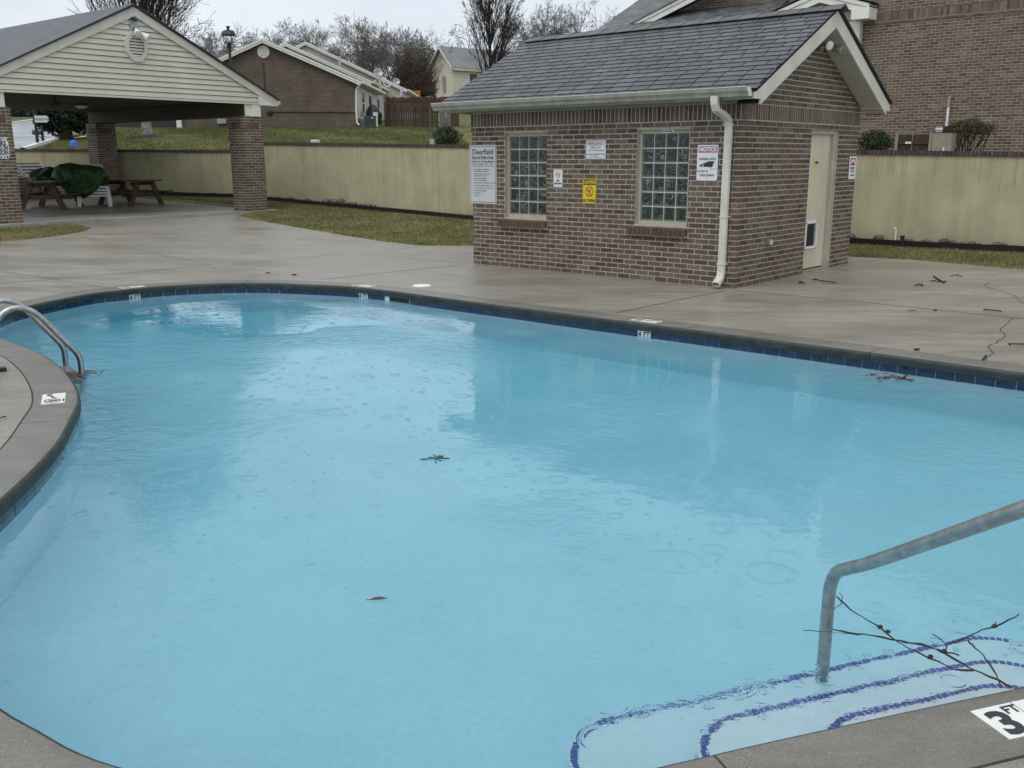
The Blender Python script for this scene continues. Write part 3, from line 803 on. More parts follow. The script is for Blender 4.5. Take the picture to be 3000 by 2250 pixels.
def ywall(x):
    if x < wB.x: return w2a.y + (wB.x - x) * .0815
    return WR.y + (WR.x - x) * (.62 / .784)
def build_hill():
    xs = np.concatenate([np.linspace(-110, -32, 14), np.linspace(-30, 16, 70), np.linspace(18, 70, 12)])
    ss = np.concatenate([[0.27, .6, 1.2], np.linspace(2, 40, 40), np.geomspace(43, 420, 26)])
    mb = MB()
    for x in xs:
        y0 = ywall(max(min(x, 30), -60))
        for s in ss:
            y = y0 + s; z = H(x, min(y, 150)) + max(0, (y - 150)) * .012
            mb.v.append((x, y, z + .05 * math.sin(x * .9 + y * .5) * min(1, s / 6) * .6))
    m = len(ss)
    for i in range(len(xs) - 1):
        for j in range(m - 1):
            mb.f.append((i * m + j, (i + 1) * m + j, (i + 1) * m + j + 1, i * m + j + 1)); mb.m.append(0)
    o = mb.build('hill', M['hill'], smooth=True); tag(o, 'rising green lawn behind the retaining wall', kind='structure')
build_hill()

# street and kerbs on the left
def lift(p, dz): return Vector((p[0], p[1], H(p[0], p[1]) + dz))
SD = Vector((-.31, .95, 0)).normalized(); SNr = Vector((-16.3, 33.0, 0)); SW = Vector((-.95, -.31, 0))
mb = MB(); n = 50
for i in range(n + 1):
    c = SNr + SD * (-2.2 + i * 1.6)
    for w in (0, 1.9, 3.8, 5.7): q = c + SW * w; mb.v.append(tuple(lift(q, .075)))
mb.f = [(i * 4 + k, i * 4 + k + 1, i * 4 + 5 + k, i * 4 + 4 + k) for i in range(n) for k in range(3)]; mb.m = [0] * len(mb.f)
tag(mb.build('street', M['street'], smooth=True), 'wet asphalt street rising behind the pavilion', kind='structure')
for w0, w1 in ((-.17, -.02), (5.72, 5.9)):
    mb = MB()
    for i in range(n + 1):
        c = SNr + SD * (-2.2 + i * 1.6)
        a, b = c + SW * w0, c + SW * w1
        mb.v += [tuple(lift(a, -.1)), tuple(lift(a, .13)), tuple(lift(b, .13)), tuple(lift(b, -.1))]
    mb.f = [(i * 4 + k, i * 4 + k + 1, i * 4 + 5 + k, i * 4 + 4 + k) for i in range(n) for k in range(3)]; mb.m = [0] * len(mb.f)
    tag(mb.build('kerb', M['white_stone']), 'pale concrete kerb along the street', kind='structure')
# a stub of driveway/sidewalk on the near lawn
a, b = hill(222, 409), hill(252, 403)
mb = MB()
for p in (a, b): mb.v += [tuple(lift(p + Vector((0, -.35, 0)), .07)), tuple(lift(p + Vector((0, .35, 0)), .07))]
mb.f = [(0, 2, 3, 1)]; mb.m = [0]; tag(mb.build('path', M['white_stone']), 'short pale concrete path beside the street tree', kind='structure')

# ================================================================== BRICK BUILDINGS
BL, BH, BP, BC = .190, .0545, .203, .0677
def bond(x0, x1, z0, ncourse, k0=0, holes=(), top=None, lead=None):
    """running bond rectangles (x0,x1,z0,z1); lead(k) gives the start for course k"""
    out = []
    for k in range(ncourse):
        zb = z0 + k * BC; zt = zb + BH; kk = k + k0
        st = x0 + (0 if kk % 2 == 0 else -.1015)
        x = st
        while x < x1:
            a, b = max(x, x0), min(x + BL, x1)
            spans = [(a, b)]
            if top is not None:
                lo, hi = top(zt); spans = [(max(a, lo), min(b, hi)) for a, b in spans]
            for hx0, hx1, hz0, hz1 in holes:
                if zt > hz0 + .01 and zb < hz1 - .01:
                    ns = []
                    for a2, b2 in spans:
                        if b2 <= hx0 or a2 >= hx1: ns.append((a2, b2)); continue
                        if a2 < hx0 - .005: ns.append((a2, hx0 - .004))
                        if b2 > hx1 + .005: ns.append((hx1 + .004, b2))
                    spans = ns
            for a2, b2 in spans:
                if b2 - a2 > .012: out.append((a2, b2, zb, zt))
            x += BP
    return out

# ------------------------------------------------------------------ pool house
HW, HD = 4.61, 3.68
house = empty('pool_house', HM, 'small brown brick pool house with glass block windows and grey shingle roof', 'pool house')
WIN = [(-3.94, -3.12, .757, 2.005), (-1.555, -.735, .757, 2.005)]
DOOR = (2.03, 2.955, 0.0, 2.035)
ROOF0, SLP = 2.44, .52                                     # roof surface height at y=-.315 and its slope
def zr(y): return ROOF0 + (y + .315) * SLP if y <= HD / 2 else ROOF0 + (HD + .315 - y) * SLP
core = MB()
def panel(mb, x0, x1, y0, y1, z0, z1, holes=(), axis='x'):
    """wall core with rectangular holes; axis x: wall along x with thickness y0..y1"""
    us = sorted(set([x0, x1] + [h[i] for h in holes for i in (0, 1)])) if axis == 'x' else sorted(set([y0, y1] + [h[i] for h in holes for i in (0, 1)]))
    for a, b in zip(us, us[1:]):
        c = (a + b) / 2; zz = [(z0, z1)]
        for h in holes:
            if h[0] < c < h[1]: zz = [(z0, h[2])] * (h[2] > z0) + [(h[3], z1)] * (h[3] < z1)
        for q0, q1 in zz:
            if axis == 'x': mb.box(a, b, y0, y1, q0, q1)
            else: mb.box(x0, x1, a, b, q0, q1)
panel(core, -HW + .004, -.004, .003, .20, -.2, 2.33, WIN)
panel(core, -.20, -.003, .20, HD - .004, -.2, 2.33, [DOOR], 'y')
panel(core, -HW + .01, -HW + .2, .2, HD - .01, -.2, 2.33, (), 'y')
panel(core, -HW + .2, -.2, HD - .2, HD - .01, -.2, 2.33)
for xa in (-.116, -HW + .01):                                # gables
    core.prism([(xa, .01, 2.33), (xa, HD - .01, 2.33), (xa, HD / 2, zr(HD / 2) - .16)], (.113, 0, 0))
wall = core.build('wall', M['mortar'], house)
# dark interior floor / back so openings look into shade
items = []
def fr(rects, dep=.09, proud=0.0): 
    for a, b, z0, z1 in rects: items.append((((a + b) / 2, dep / 2 - proud, (z0 + z1) / 2), (b - a, dep, z1 - z0), (0, -1, 0)))
def sd(rects, dep=.09, proud=0.0):
    for a, b, z0, z1 in rects: items.append(((-dep / 2 + proud, (a + b) / 2, (z0 + z1) / 2), (dep, b - a, z1 - z0), (1, 0, 0)))
NC = 30
sills = [(-4.02, -3.10, .62, .757), (-1.635, -.715, .62, .757)]
for k in range(NC):
    z = .005 + k * BC; even = k % 2 == 0
    f = bond(-HW, 0 if even else -.1, z, 1, 0 if not even else 1, WIN + sills)
    # mirror so the bond starts from the corner
    f = [(-HW - b + (0 if even else -.1), -HW - a + (0 if even else -.1), z0, z1) for a, b, z0, z1 in bond(-HW, 0 if even else -.1, z, 1, 0, [(-HW - h[1] + (0 if even else -.1), -HW - h[0] + (0 if even else -.1), h[2], h[3]) for h in WIN + sills])]
    fr(f)
    sd(bond(.1 if even else 0.0, HD, z, 1, 0, [DOOR]))
z31 = .005 + 30 * BC
fr(bond(-HW - .015, .015, z31, 1, 1), .10, .015); sd(bond(.09, HD + .015, z31, 1, 0), .10, .015)
zs = z31 + BC
x = -HW - .012
while x < 0.0:
    items.append(((x + .0288, .05 - .015, zs + .0965), (.0535, .10, .190), (0, -1, 0))); x += .0677
y = .095
while y < HD - .02:
    items.append(((-.05 + .015, y + .0288, zs + .0965), (.10, .0535, .190), (1, 0, 0))); y += .0677
zg = zs + .203
sb = MB(); sb.box(-HW - .010, .008, -.0125, .05, z31 - .006, zg - .002); sb.box(-.05, .0125, .05, HD + .008, z31 - .006, zg - .002); sb.build('mortar_bed', M['mortar'], wall)
def gtop(z):
    t = (z + .19 - ROOF0) / SLP - .315; return (t, HD - t)
for k in range(18):
    sd(bond(0.0, HD, zg + k * BC, 1, k, (), gtop))
# left wall (seen only at its edge)
for k in range(NC):
    for a, b, z0, z1 in bond(.1, HD, .005 + k * BC, 1, k): items.append(((-HW + .045, (a + b) / 2, (z0 + z1) / 2), (.09, b - a, z1 - z0), (-1, 0, 0)))
emit(wall, HM, M['brick'], items, 'brick', 300, 'brick_field')
# sloping rowlock sills
for (x0, x1, z0, z1) in sills:
    it = []; n = 13; w = (x1 - x0) / n
    for i in range(n): it.append(((x0 + (i + .5) * w, .045 - .035, z0 + .062), (w - .010, .17, .105), (0, -1, 0)))
    emit(wall, HM, M['brick_sill'], it, 'brick', 30, None, RX(math.radians(12)))
    MB().box(x0, x1, -.06, .02, z0 - .012, z0 + .01).build('mortar_bed', M['mortar'], wall)
# windows
blk = MB(); bw, bh = .182, .194
hw, hh, rm = (bw - .017) / 2, (bh - .017) / 2, .018
vs = [(-hw, 0, -hh), (hw, 0, -hh), (hw, 0, hh), (-hw, 0, hh), (-hw + rm, .010, -hh + rm), (hw - rm, .010, -hh + rm), (hw - rm, .010, hh - rm), (-hw + rm, .010, hh - rm), (-hw, .06, -hh), (hw, .06, -hh), (hw, .06, hh), (-hw, .06, hh)]
blk.add(vs, [(0, 1, 5, 4), (1, 2, 6, 5), (2, 3, 7, 6), (3, 0, 4, 7), (0, 8, 9, 1), (1, 9, 10, 2), (2, 10, 11, 3), (3, 11, 8, 0)], 0); blk.add(vs, [(4, 5, 6, 7)], 1)
blk_me = blk.mesh('glass_block', [M['block_rim'], M['block']])
for (x0, x1, z0, z1) in WIN:
    fy = .062
    mb = MB()
    for q in ((x0, x0 + .048, z0, z1), (x1 - .048, x1, z0, z1), (x0 + .048, x1 - .048, z1 - .045, z1), (x0 + .048, x1 - .048, z0, z0 + .05)):
        mb.box(q[0], q[1], fy, fy + .07, q[2], q[3])
    win = mb.build('window_frame', M['tan'], house)
    MB().box(x0 + .04, x1 - .04, fy + .020, fy + .09, z0 + .04, z1 - .04).build('grout', M['grout'], win)
    gx, gz = x0 + .048, z0 + .05; cw, ch = (x1 - x0 - .096) / 4, (z1 - z0 - .095) / 6
    for i in range(4):
        for j in range(6):
            link('glass_block', blk_me, win, T(gx + (i + .5) * cw, fy + .008, gz + (j + .5) * ch) @ Matrix.Diagonal((cw / bw, 1, ch / bh, 1)))
# sticker on the second window's head
st = MB().box(-.1, .1, -.003, 0, -.022, .022).build('sticker', M['sign_white'], HM and None, HM @ T(-1.118, .060, 1.982))
tag(st, 'small No Smoking sticker on the frame head of the right glass block window', 'sticker'); text('No Smoking', st, -.01, 0, .034, M['ink'], y=-.0038, bold=.001)
# door
dy = -.072
fm = MB()
fm.box(dy - .03, -.035, DOOR[0], DOOR[0] + .045, .02, DOOR[3]); fm.box(dy - .03, -.035, DOOR[1] - .075, DOOR[1], .02, DOOR[3]); fm.box(dy - .03, -.035, DOOR[0] + .045, DOOR[1] - .075, DOOR[3] - .07, DOOR[3])
dframe = fm.build('door_frame', M['frame_grey'], house)
MB().box(-.2, -.012, DOOR[0] - .03, DOOR[1] + .02, -.01, .032).build('threshold', M['plate'], house)
dx = dy - .012
dr = MB(); dr.box(dx - .04, dx, DOOR[0] + .047, DOOR[1] - .077, .055, DOOR[3] - .072)
door = dr.build('door', M['door'], house)
MB().box(dx, dx + .004, 2.325, 2.455, 1.49, 1.645).build('lock_plate', M['pale_yellow'], door)
MB().tube([(dx + .004, 2.39, 1.575), (dx + .03, 2.39, 1.575), (dx + .035, 2.40, 1.555)], .012, 8).build('latch', M['iron'], door)
fl = MB(); Y0, Y1, Z0, Z1 = 2.20, 2.60, .34, .74
for q in ((Y0, Y1, Z1 - .035, Z1), (Y0, Y1, Z0, Z0 + .035), (Y0, Y0 + .03, Z0, Z1), (Y1 - .045, Y1, Z0, Z1)): fl.box(dx, dx + .018, *q)
flap = fl.build('pet_flap_frame', M['sign_white'], door); MB().box(dx + .001, dx + .004, Y0 + .02, Y1 - .03, Z0 + .02, Z1 - .02).build('flap', M['rubber'], flap)
MB().box(dx + .001, dx + .008, Y1 - .10, Y1 - .05, Z0 + .03, Z1 - .03).build('flap_track', M['steel_dull'], flap)
# outlet box
ob = MB().box(0, .045, .83, .945, .502, .575).build('outlet_box', M['steel_dull'], house); MB().box(.045, .05, .845, .93, .512, .565).build('outlet_cover', M['sign_grey'], ob)
# roof
XL, XR = -HW - .40, .326
rf = MB()
e = .315; ridge = zr(HD / 2)
prof = [(-e, ROOF0), (HD / 2, ridge), (HD + e, ROOF0), (HD + e, ROOF0 - .035), (HD / 2, ridge - .035), (-e, ROOF0 - .035)]
rf.prism([(XL, a, b) for a, b in prof], (XR - XL, 0, 0))
EDGE[M['shingle'].name] = M['shingle_gap']
roof = rf.build('roof', M['shingle_gap'], house)
ang = math.atan(SLP); nrow, expo = 18, None
Ls = (HD / 2 + e + .03) / math.cos(ang); expo = Ls / nrow
it = []
for r in range(nrow):
    sdist = (r + .5) * expo
    yc = -e - .03 + sdist * math.cos(ang); zc = ROOF0 - .03 * SLP + sdist * math.sin(ang) + .010
    x = XL - random.uniform(.02, .30)
    while x < XR:
        w = .318; a, b = max(x, XL), min(x + w - .016, XR + .01)
        if b - a > .02: it.append((((a + b) / 2, yc, zc), (round(b - a, 3), expo - .003, .011), (0, -math.sin(ang), math.cos(ang))))
        x += w
emit(roof, HM, M['shingle'], it, 'shingle', 300, 'shingle_field', RX(ang - .055))
it = []
for r in range(nrow):                                      # far slope
    sdist = (r + .5) * expo; yc = HD + e + .03 - sdist * math.cos(ang); zc = ROOF0 - .03 * SLP + sdist * math.sin(ang) + .010
    x = XL
    while x < XR: it.append(((x + .156, yc, zc), (min(.312, XR - x), expo + .012, .006), (0, 1, 0))); x += .318
emit(roof, HM, M['shingle'], it, 'shingle', 0, 'shingle_field', RX(-ang - .035))
it = []; x = XL
while x < XR - .05:
    it.append(((x + .17, HD / 2 - .075, ridge + .0)  , (.33, .17, .008), (0, -.4, 1))); x += .30
emit(roof, HM, M['shingle'], it, 'ridge_cap', 40, None, RX(ang) @ RY(-.02))
it = []; x = XL
while x < XR - .05:
    it.append(((x + .17, HD / 2 + .07, ridge + .002), (.33, .17, .008), (0, .4, 1))); x += .30
emit(roof, HM, M['shingle'], it, 'ridge_cap', 0, 'ridge_cap_field', RX(-ang))
# rake boards and eave returns on the right and left gables
for xa, xb in ((XR - .03, XR - .002), (XL + .002, XL + .03)):
    rk = MB(); d = .205
    rk.prism([(xa, -e, ROOF0 - .037), (xa, HD / 2, ridge - .037), (xa, HD / 2, ridge - .037 - d), (xa, -e + .13, 2.33 - .005 if False else ROOF0 - .037 - d + .13 * SLP), (xa, -e + .13, 2.325), (xa, -e, 2.325)], (xb - xa, 0, 0))
    rk.build('rake_board', M['trim'], house)
    rk = MB()
    rk.prism([(xa, HD + e, ROOF0 - .037), (xa, HD + e, 2.325), (xa, HD + e - .13, 2.325), (xa, HD + e - .13, ROOF0 - .037 - d + .13 * SLP), (xa, HD / 2, ridge - .037 - d), (xa, HD / 2, ridge - .037)], (xb - xa, 0, 0))
    rk.build('rake_board', M['trim'], house)
# soffits: level boxes at the eaves, sloping vinyl strips under the gable overhang
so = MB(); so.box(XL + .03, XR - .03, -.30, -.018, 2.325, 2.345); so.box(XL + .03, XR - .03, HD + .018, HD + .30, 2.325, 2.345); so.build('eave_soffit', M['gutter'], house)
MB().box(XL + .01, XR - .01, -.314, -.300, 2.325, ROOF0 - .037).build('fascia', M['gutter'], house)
rb = MB().box(.002, XR - .03, HD + .016, HD + .29, 2.345, 2.48).build('eave_return', M['trim'], house)
for sgn in (1, -1):
    ns = 17; Lr = (HD / 2 + e - .14) / ns
    for i in range(ns):
        y0 = HD / 2 + sgn * (i * Lr + .006); y1 = HD / 2 + sgn * ((i + 1) * Lr - .006)
        z0, z1 = zr(y0) - .235, zr(y1) - .235
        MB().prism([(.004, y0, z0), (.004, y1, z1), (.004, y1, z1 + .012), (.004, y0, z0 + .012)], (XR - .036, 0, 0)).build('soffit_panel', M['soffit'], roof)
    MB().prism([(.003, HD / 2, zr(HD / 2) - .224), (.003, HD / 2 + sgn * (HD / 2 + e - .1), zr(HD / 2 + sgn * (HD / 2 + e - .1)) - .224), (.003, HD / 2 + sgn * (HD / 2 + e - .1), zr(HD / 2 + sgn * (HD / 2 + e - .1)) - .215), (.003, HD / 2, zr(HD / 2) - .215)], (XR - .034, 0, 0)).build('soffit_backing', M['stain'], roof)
# gutter and downspout
gp = [(-.316, 2.452), (-.316, 2.352), (-.385, 2.352), (-.398, 2.385), (-.425, 2.415), (-.432, 2.452), (-.424, 2.452), (-.418, 2.42), (-.392, 2.392), (-.38, 2.36), (-.322, 2.36), (-.322, 2.452)]
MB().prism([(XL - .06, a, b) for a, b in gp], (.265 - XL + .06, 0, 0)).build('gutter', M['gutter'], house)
MB().box(XL - .06, .265, -.437, -.421, 2.4525, 2.462).build('gutter_lip', M['trim'], house)
ge = MB()
for xa in (XL - .062, .264): ge.prism([(xa, a, b) for a, b in gp[:6]], (.004, 0, 0))
ge.build('gutter_end', M['trim_white'], house)
ds = cr_spline([(-.19, -.372, 2.37), (-.19, -.372, 2.28), (-.185, -.34, 2.21), (-.165, -.18, 2.15), (-.155, -.08, 2.09), (-.155, -.058, 2.02), (-.158, -.058, 1.5), (-.16, -.058, .35), (-.16, -.06, .2), (-.157, -.085, .135), (-.15, -.165, .085), (-.148, -.215, .062)], .04)
sp_ = MB(); n = len(ds); vsx = []
for i, p in enumerate(ds):
    d = (ds[min(i + 1, n - 1)] - ds[max(i - 1, 0)]).normalized(); xx = Vector((1, 0, 0)); zz = xx.cross(d)
    for a, b in ((-.044, -.030), (.044, -.030), (.050, 0), (.044, .030), (-.044, .030), (-.050, 0)): vsx.append(p + xx * a + zz * b)
sp_.add(vsx, [(i * 6 + k, i * 6 + (k + 1) % 6, (i + 1) * 6 + (k + 1) % 6, (i + 1) * 6 + k) for i in range(n - 1) for k in range(6)])
dsp = sp_.build('downspout', M['spout'], house)
mb = MB()
for z in (.30, 2.03, .9): mb.box(-.212, -.104, -.095, .002, z, z + .022)
mb.build('spout_strap', M['spout'], dsp)
# flood lights
def floodlight(parent, c, T0, name='floodlight'):
    b = MB().box(c[0], c[0] + .03, c[1] - .06, c[1] + .06, c[2] - .06, c[2] + .06).build(name, M['steel_dull'], parent, T0)
    for s, zz in ((-1, 0.0), (1, -.02)):
        a = Vector((c[0] + .03, c[1] + s * .03, c[2])); e2 = Vector((c[0] + .13, c[1] + s * .13, c[2] + zz))
        MB().tube([a, a.lerp(e2, .5), e2], .014, 8).build('arm', M['steel_dull'], b)
        d = Vector((1.0, s * .55, -.25)).normalized(); Tq = Matrix.Translation(e2) @ d.to_track_quat('Z', 'Y').to_matrix().to_4x4()
        MB().lathe([(.018, -.05), (.025, 0), (.05, .05), (.062, .09), (.062, .098)], 14, T=Tq).build('bulb_housing', M['steel_dull'], b)
        MB().lathe([(.058, .0985), (.04, .106), (.001, .110)], 14, T=Tq).build('lens', M['lamp_glass'], b)
    return b
fl1 = floodlight(house, (.0, 2.09, 3.125), None)
MB().bar((.06, 2.46, 3.06), (.10, 2.50, 3.19), .012, .05).build('sensor_fin', M['sign_white'], fl1)

# ------------------------------------------------------------------ signs on the pool house
def sign_base(name, label, Mw, w, h, mat, border=None, bt=.006, inset=.012, rad=.012):
    pts = []
    for cx, cz, a0 in ((w / 2 - rad, h / 2 - rad, 0), (-w / 2 + rad, h / 2 - rad, 90), (-w / 2 + rad, -h / 2 + rad, 180), (w / 2 - rad, -h / 2 + rad, 270)):
        for a in (0, 45, 90): t = math.radians(a0 + a); pts.append((cx + rad * math.cos(t), -.002, cz + rad * math.sin(t)))
    o = MB().prism(pts, (0, .004, 0)).build(name, mat, None, Mw); tag(o, label, 'sign')
    if border is not None:
        b = MB(); W, Hh = w / 2 - inset, h / 2 - inset
        for q in ((-W, W, Hh - bt, Hh), (-W, W, -Hh, -Hh + bt), (-W, -W + bt, -Hh + bt, Hh - bt), (W - bt, W, -Hh + bt, Hh - bt)): b.box(q[0], q[1], -.0032, -.0018, q[2], q[3])
        b.build('border', border, o)
    return o
def ring(parent, cx, cz, R, w, mat, slash=None, y=-.0036, sq=1.0):
    mb = MB(); n = 28
    for k in range(n):
        a, b = 2 * PI * k / n, 2 * PI * (k + 1) / n
        q = [(cx + (R - w) * math.cos(a), y, cz + (R - w) * sq * math.sin(a)), (cx + R * math.cos(a), y, cz + R * sq * math.sin(a)), (cx + R * math.cos(b), y, cz + R * sq * math.sin(b)), (cx + (R - w) * math.cos(b), y, cz + (R - w) * sq * math.sin(b))]
        mb.add(q, [(0, 1, 2, 3)])
    if slash is not None:
        c, s = math.cos(slash), math.sin(slash); r = R - w / 2
        mb.add([(cx - r * c - w / 2 * s, y - .0004, cz - r * s + w / 2 * c), (cx - r * c + w / 2 * s, y - .0004, cz - r * s - w / 2 * c), (cx + r * c + w / 2 * s, y - .0004, cz + r * s - w / 2 * c), (cx + r * c - w / 2 * s, y - .0004, cz + r * s + w / 2 * c)], [(0, 1, 2, 3)])
    return mb.build('prohibition_ring', mat, parent)
def flatart(parent, polys, mat, y=-.0034, name='symbol'):
    mb = MB()
    for p in polys: mb.prism([(a, y, b) for a, b in p], (0, .001, 0))
    return mb.build(name, mat, parent)
def rect(x0, x1, z0, z1, Tm=None): return [(x0, z0), (x1, z0), (x1, z1), (x0, z1)]
def stroke(a, b, w):
    a, b = Vector(a), Vector(b); d = (b - a).normalized(); n = Vector((-d.y, d.x)) * w / 2
    return [tuple(a + n), tuple(a - n), tuple(b - n), tuple(b + n)]
def disc(cx, cz, r, n=14): return [(cx + r * math.cos(2 * PI * k / n), cz + r * math.sin(2 * PI * k / n)) for k in range(n)]
def front(s, z): return HM @ T(s, -.006, z)
W1 = .57; s = sign_base('rules_sign', 'tall pale Deerfield pool and pavilion rules sign at the left end of the brick front', front(-4.387, 1.395), W1, .885, M['sign_grey'], M['ink'], .007, .018)
text('Deerfield', s, 0, .335, .118, M['ink'], bold=.0018)
text('Pool and Pavilion Rules', s, 0, .255, .058, M['ink'], bold=.0018, sx=.82)
flatart(s, [rect(-.24, .24, .222, .225), rect(-.24, .24, .118, .123)], M['ink'], name='rule_line')
text('Private Pool - Key Entry Required', s, 0, .193, .042, M['ink'], bold=.001, sx=.82)
text('Hours of Operation 7 a.m. - 9 p.m.', s, 0, .153, .038, M['ink_grey'], bold=.001, sx=.82)
zc = .075; bl = []
for ln in (['Guest Must be Accompanied', 'By 1 Resident At All Times'], ['Children Under The Age Of 14', 'Must Be With An Adult'], ['No Life Guard On Duty', 'Swim At Your Own Risk'], ['Shallow Water - NO DIVING ALLOWED'], ['No Smoking Within the Fenced Area'], ['No Glass Within The Pool Fenced Area'], ['No Alcoholic Beverages'], ['No Smoking'], ['No Pets']):
    bl.append(disc(-.205, zc, .008, 8))
    for q in ln:
        text(q, s, -.178, zc, .030, M['ink_grey'], align='LEFT', bold=.0006, sx=.86); zc -= .029
    zc -= .010
flatart(s, bl, M['ink_grey'], name='bullet')
s = sign_base('no_smoking_sign', 'narrow white NO SMOKING sign on the bricks beside the left window', front(-2.90, 1.353), .17, .25, M['sign_white'], M['ink_grey'], .003, .008)
ring(s, 0, .052, .043, .007, M['dark_red'], math.radians(-45)); flatart(s, [rect(-.03, .022, .046, .054), rect(.024, .03, .046, .058)], M['ink'])
text('NO', s, 0, -.035, .036, M['ink'], bold=.003); text('SMOKING', s, 0, -.075, .031, M['ink'], bold=.0022)
s = sign_base('caution_sign', 'yellow CAUTION NO DIVING sign in the middle of the brick front', front(-2.331, 1.182), .237, .345, M['yellow'], M['ink'], .003, .008)
flatart(s, [rect(-.108, .108, .088, .162)], M['black'], -.003, 'header'); text('CAUTION', s, 0, .124, .058, M['yellow'], y=-.0045, bold=.0025, sx=.84)
ring(s, 0, -.005, .072, .011, M['dark_red'], math.radians(-48))
flatart(s, [stroke((-.028, -.055), (.012, .008), .012), stroke((.0, -.02), (.034, .046), .011), stroke((-.024, -.005), (.008, .012), .009), disc(-.033, .006, .009), stroke((-.045, -.052), (.045, -.058), .006)], M['dark_red'])
text('NO DIVING', s, 0, -.132, .054, M['ink'], bold=.0028, sx=.80)
s = sign_base('emergency_sign', 'white EMERGENCY DIAL 911 sign high on the brick front', front(-2.234, 1.753), .343, .25, M['sign_white'], M['ink_grey'], .004, .010)
text('EMERGENCY', s, 0, .080, .060, M['pink'], bold=.0018, sx=.86); text('DIAL 911', s, 0, .030, .056, M['pink'], bold=.0018, sx=.86)
text('POOL PHONE NUMBER', s, 0, -.012, .026, M['ink_grey'], bold=.0006); flatart(s, [rect(-.10, .12, -.045, -.043), rect(-.115, .125, -.101, -.099)], M['ink_grey'], name='rule_line')
text('PHYSICAL ADDRESS OF POOL', s, 0, -.065, .024, M['ink'], bold=.0008); text('Deerfield Way', s, -.02, -.088, .022, M['ink_grey'])
s = sign_base('notice_sign', 'white NOTICE SURVEILLANCE sign with a camera picture beside the downspout', front(-.465, 1.579), .300, .445, M['sign_white'], None, rad=.02)
flatart(s, [rect(-.135, .135, .125, .205)], M['pink'], -.003, 'header'); text('NOTICE', s, 0, .165, .072, M['sign_white'], y=-.0045, bold=.003, sx=.92)
text('SURVEILLANCE', s, .0, .045, .040, M['ink'], bold=.0012, sx=.90)
flatart(s, [[(-.115, -.030), (.025, .020), (.098, .018), (.098, -.008), (.078, -.016), (.090, -.036), (.062, -.056), (.0, -.052), (-.095, -.052)]], M['ink'])
flatart(s, [stroke((.05, -.05), (.05, -.078), .004), stroke((.05, -.08), (.145, -.08), .004)], M['ink']); ring(s, -.062, -.036, .013, .006, M['sign_white'])
text('IN USE ON', s, -.062, -.108, .036, M['ink'], bold=.0008, sx=.88); text('THESE PREMISES', s, .0, -.158, .036, M['ink'], bold=.0008, sx=.84)
flatart(s, [disc(0, .19, .006), disc(0, -.185, .006)], M['ink'], name='screw')
s = sign_base('phone_sign', 'narrow white emergency phone sign with red telephone symbol on the side wall', HM @ T(.006, 3.54, 1.487) @ RZ(PI / 2), .255, .34, M['sign_white'], None)
flatart(s, [rect(-.092, .092, .035, .145)], M['red'], -.003, 'symbol_field')
flatart(s, [[(-.075 + .0, .055), (-.078, .085), (-.05, .118), (0, .130), (.05, .118), (.078, .085), (.075, .055), (.04, .055), (.035, .09), (-.035, .09), (-.04, .055)]], M['sign_white'], -.0045)
text('EMERGENCY', s, 0, -.005, .038, M['red'], bold=.002, sx=.85); text('PHONE', s, 0, -.052, .040, M['ink_grey'], bold=.0018)
flatart(s, [stroke((-.06, -.112), (.035, -.112), .016), [(.03, -.135), (.075, -.112), (.03, -.089)]], M['ink'])

# ------------------------------------------------------------------ pavilion
pav = empty('pavilion', PM, 'open picnic pavilion with brick columns and cream siding gable', 'pavilion')
def even(a, b, n):
    p = (b - a + .012) / n
    return [(a + i * p, a + (i + 1) * p - .012) for i in range(n)]
CW = .61; cols = [(0.0, 0.0), (-6.30, 0.0), (0.0, 7.28), (-6.30, 7.28)]
it = []; cores = []
for cx, cy_ in cols:
    c = MB().box(cx + .003, cx + CW - .003, cy_ + .003, cy_ + CW - .003, -.3, 2.36).build('column', M['mortar'], pav); cores.append(c)
    for k in range(35):
        z = k * BC + .002
        if 30 <= k < 33: continue
        e0 = k % 2
        def face(a, b, f, n):
            for r in bond(a, b, z, 1, e0):
                f(r, n)
        d = .09; zc = z + BH / 2
        for a, b in (even(cx, cx + CW, 3) if e0 else even(cx + .1, cx + CW - .1, 2)): it.append((((a + b) / 2, cy_ + d / 2, zc), (b - a, d, BH), (0, -1, 0))); it.append((((a + b) / 2, cy_ + CW - d / 2, zc), (b - a, d, BH), (0, 1, 0)))
        for a, b in (even(cy_ + .1, cy_ + CW - .1, 2) if e0 else even(cy_, cy_ + CW, 3)): it.append(((cx + d / 2, (a + b) / 2, zc), (d, b - a, BH), (-1, 0, 0))); it.append(((cx + CW - d / 2, (a + b) / 2, zc), (d, b - a, BH), (1, 0, 0)))
    zs2 = 30 * BC + .002 + .0965
    q = .1
    while q < CW - .12:
        it.append(((cx + q + .029, cy_ + .045 - .006, zs2), (.0575, .09, .193), (0, -1, 0))); it.append(((cx + .045 - .006, cy_ + q + .029, zs2), (.09, .0575, .193), (-1, 0, 0)))
        it.append(((cx + q + .029, cy_ + CW - .045, zs2), (.0575, .09, .193), (0, 1, 0))); it.append(((cx + CW - .045, cy_ + q + .029, zs2), (.09, .0575, .193), (1, 0, 0))); q += .0677
    for k in (30, 31, 32):
        z = k * BC + .002 + BH / 2
        for ux, uy in ((.046, .046), (CW - .046, .046), (.046, CW - .046), (CW - .046, CW - .046)): it.append(((cx + ux, cy_ + uy, z), (.092, .092, BH), (0, -1, 0)))
emit(pav, PM, M['brick'], it, 'brick', 300, 'brick_field')
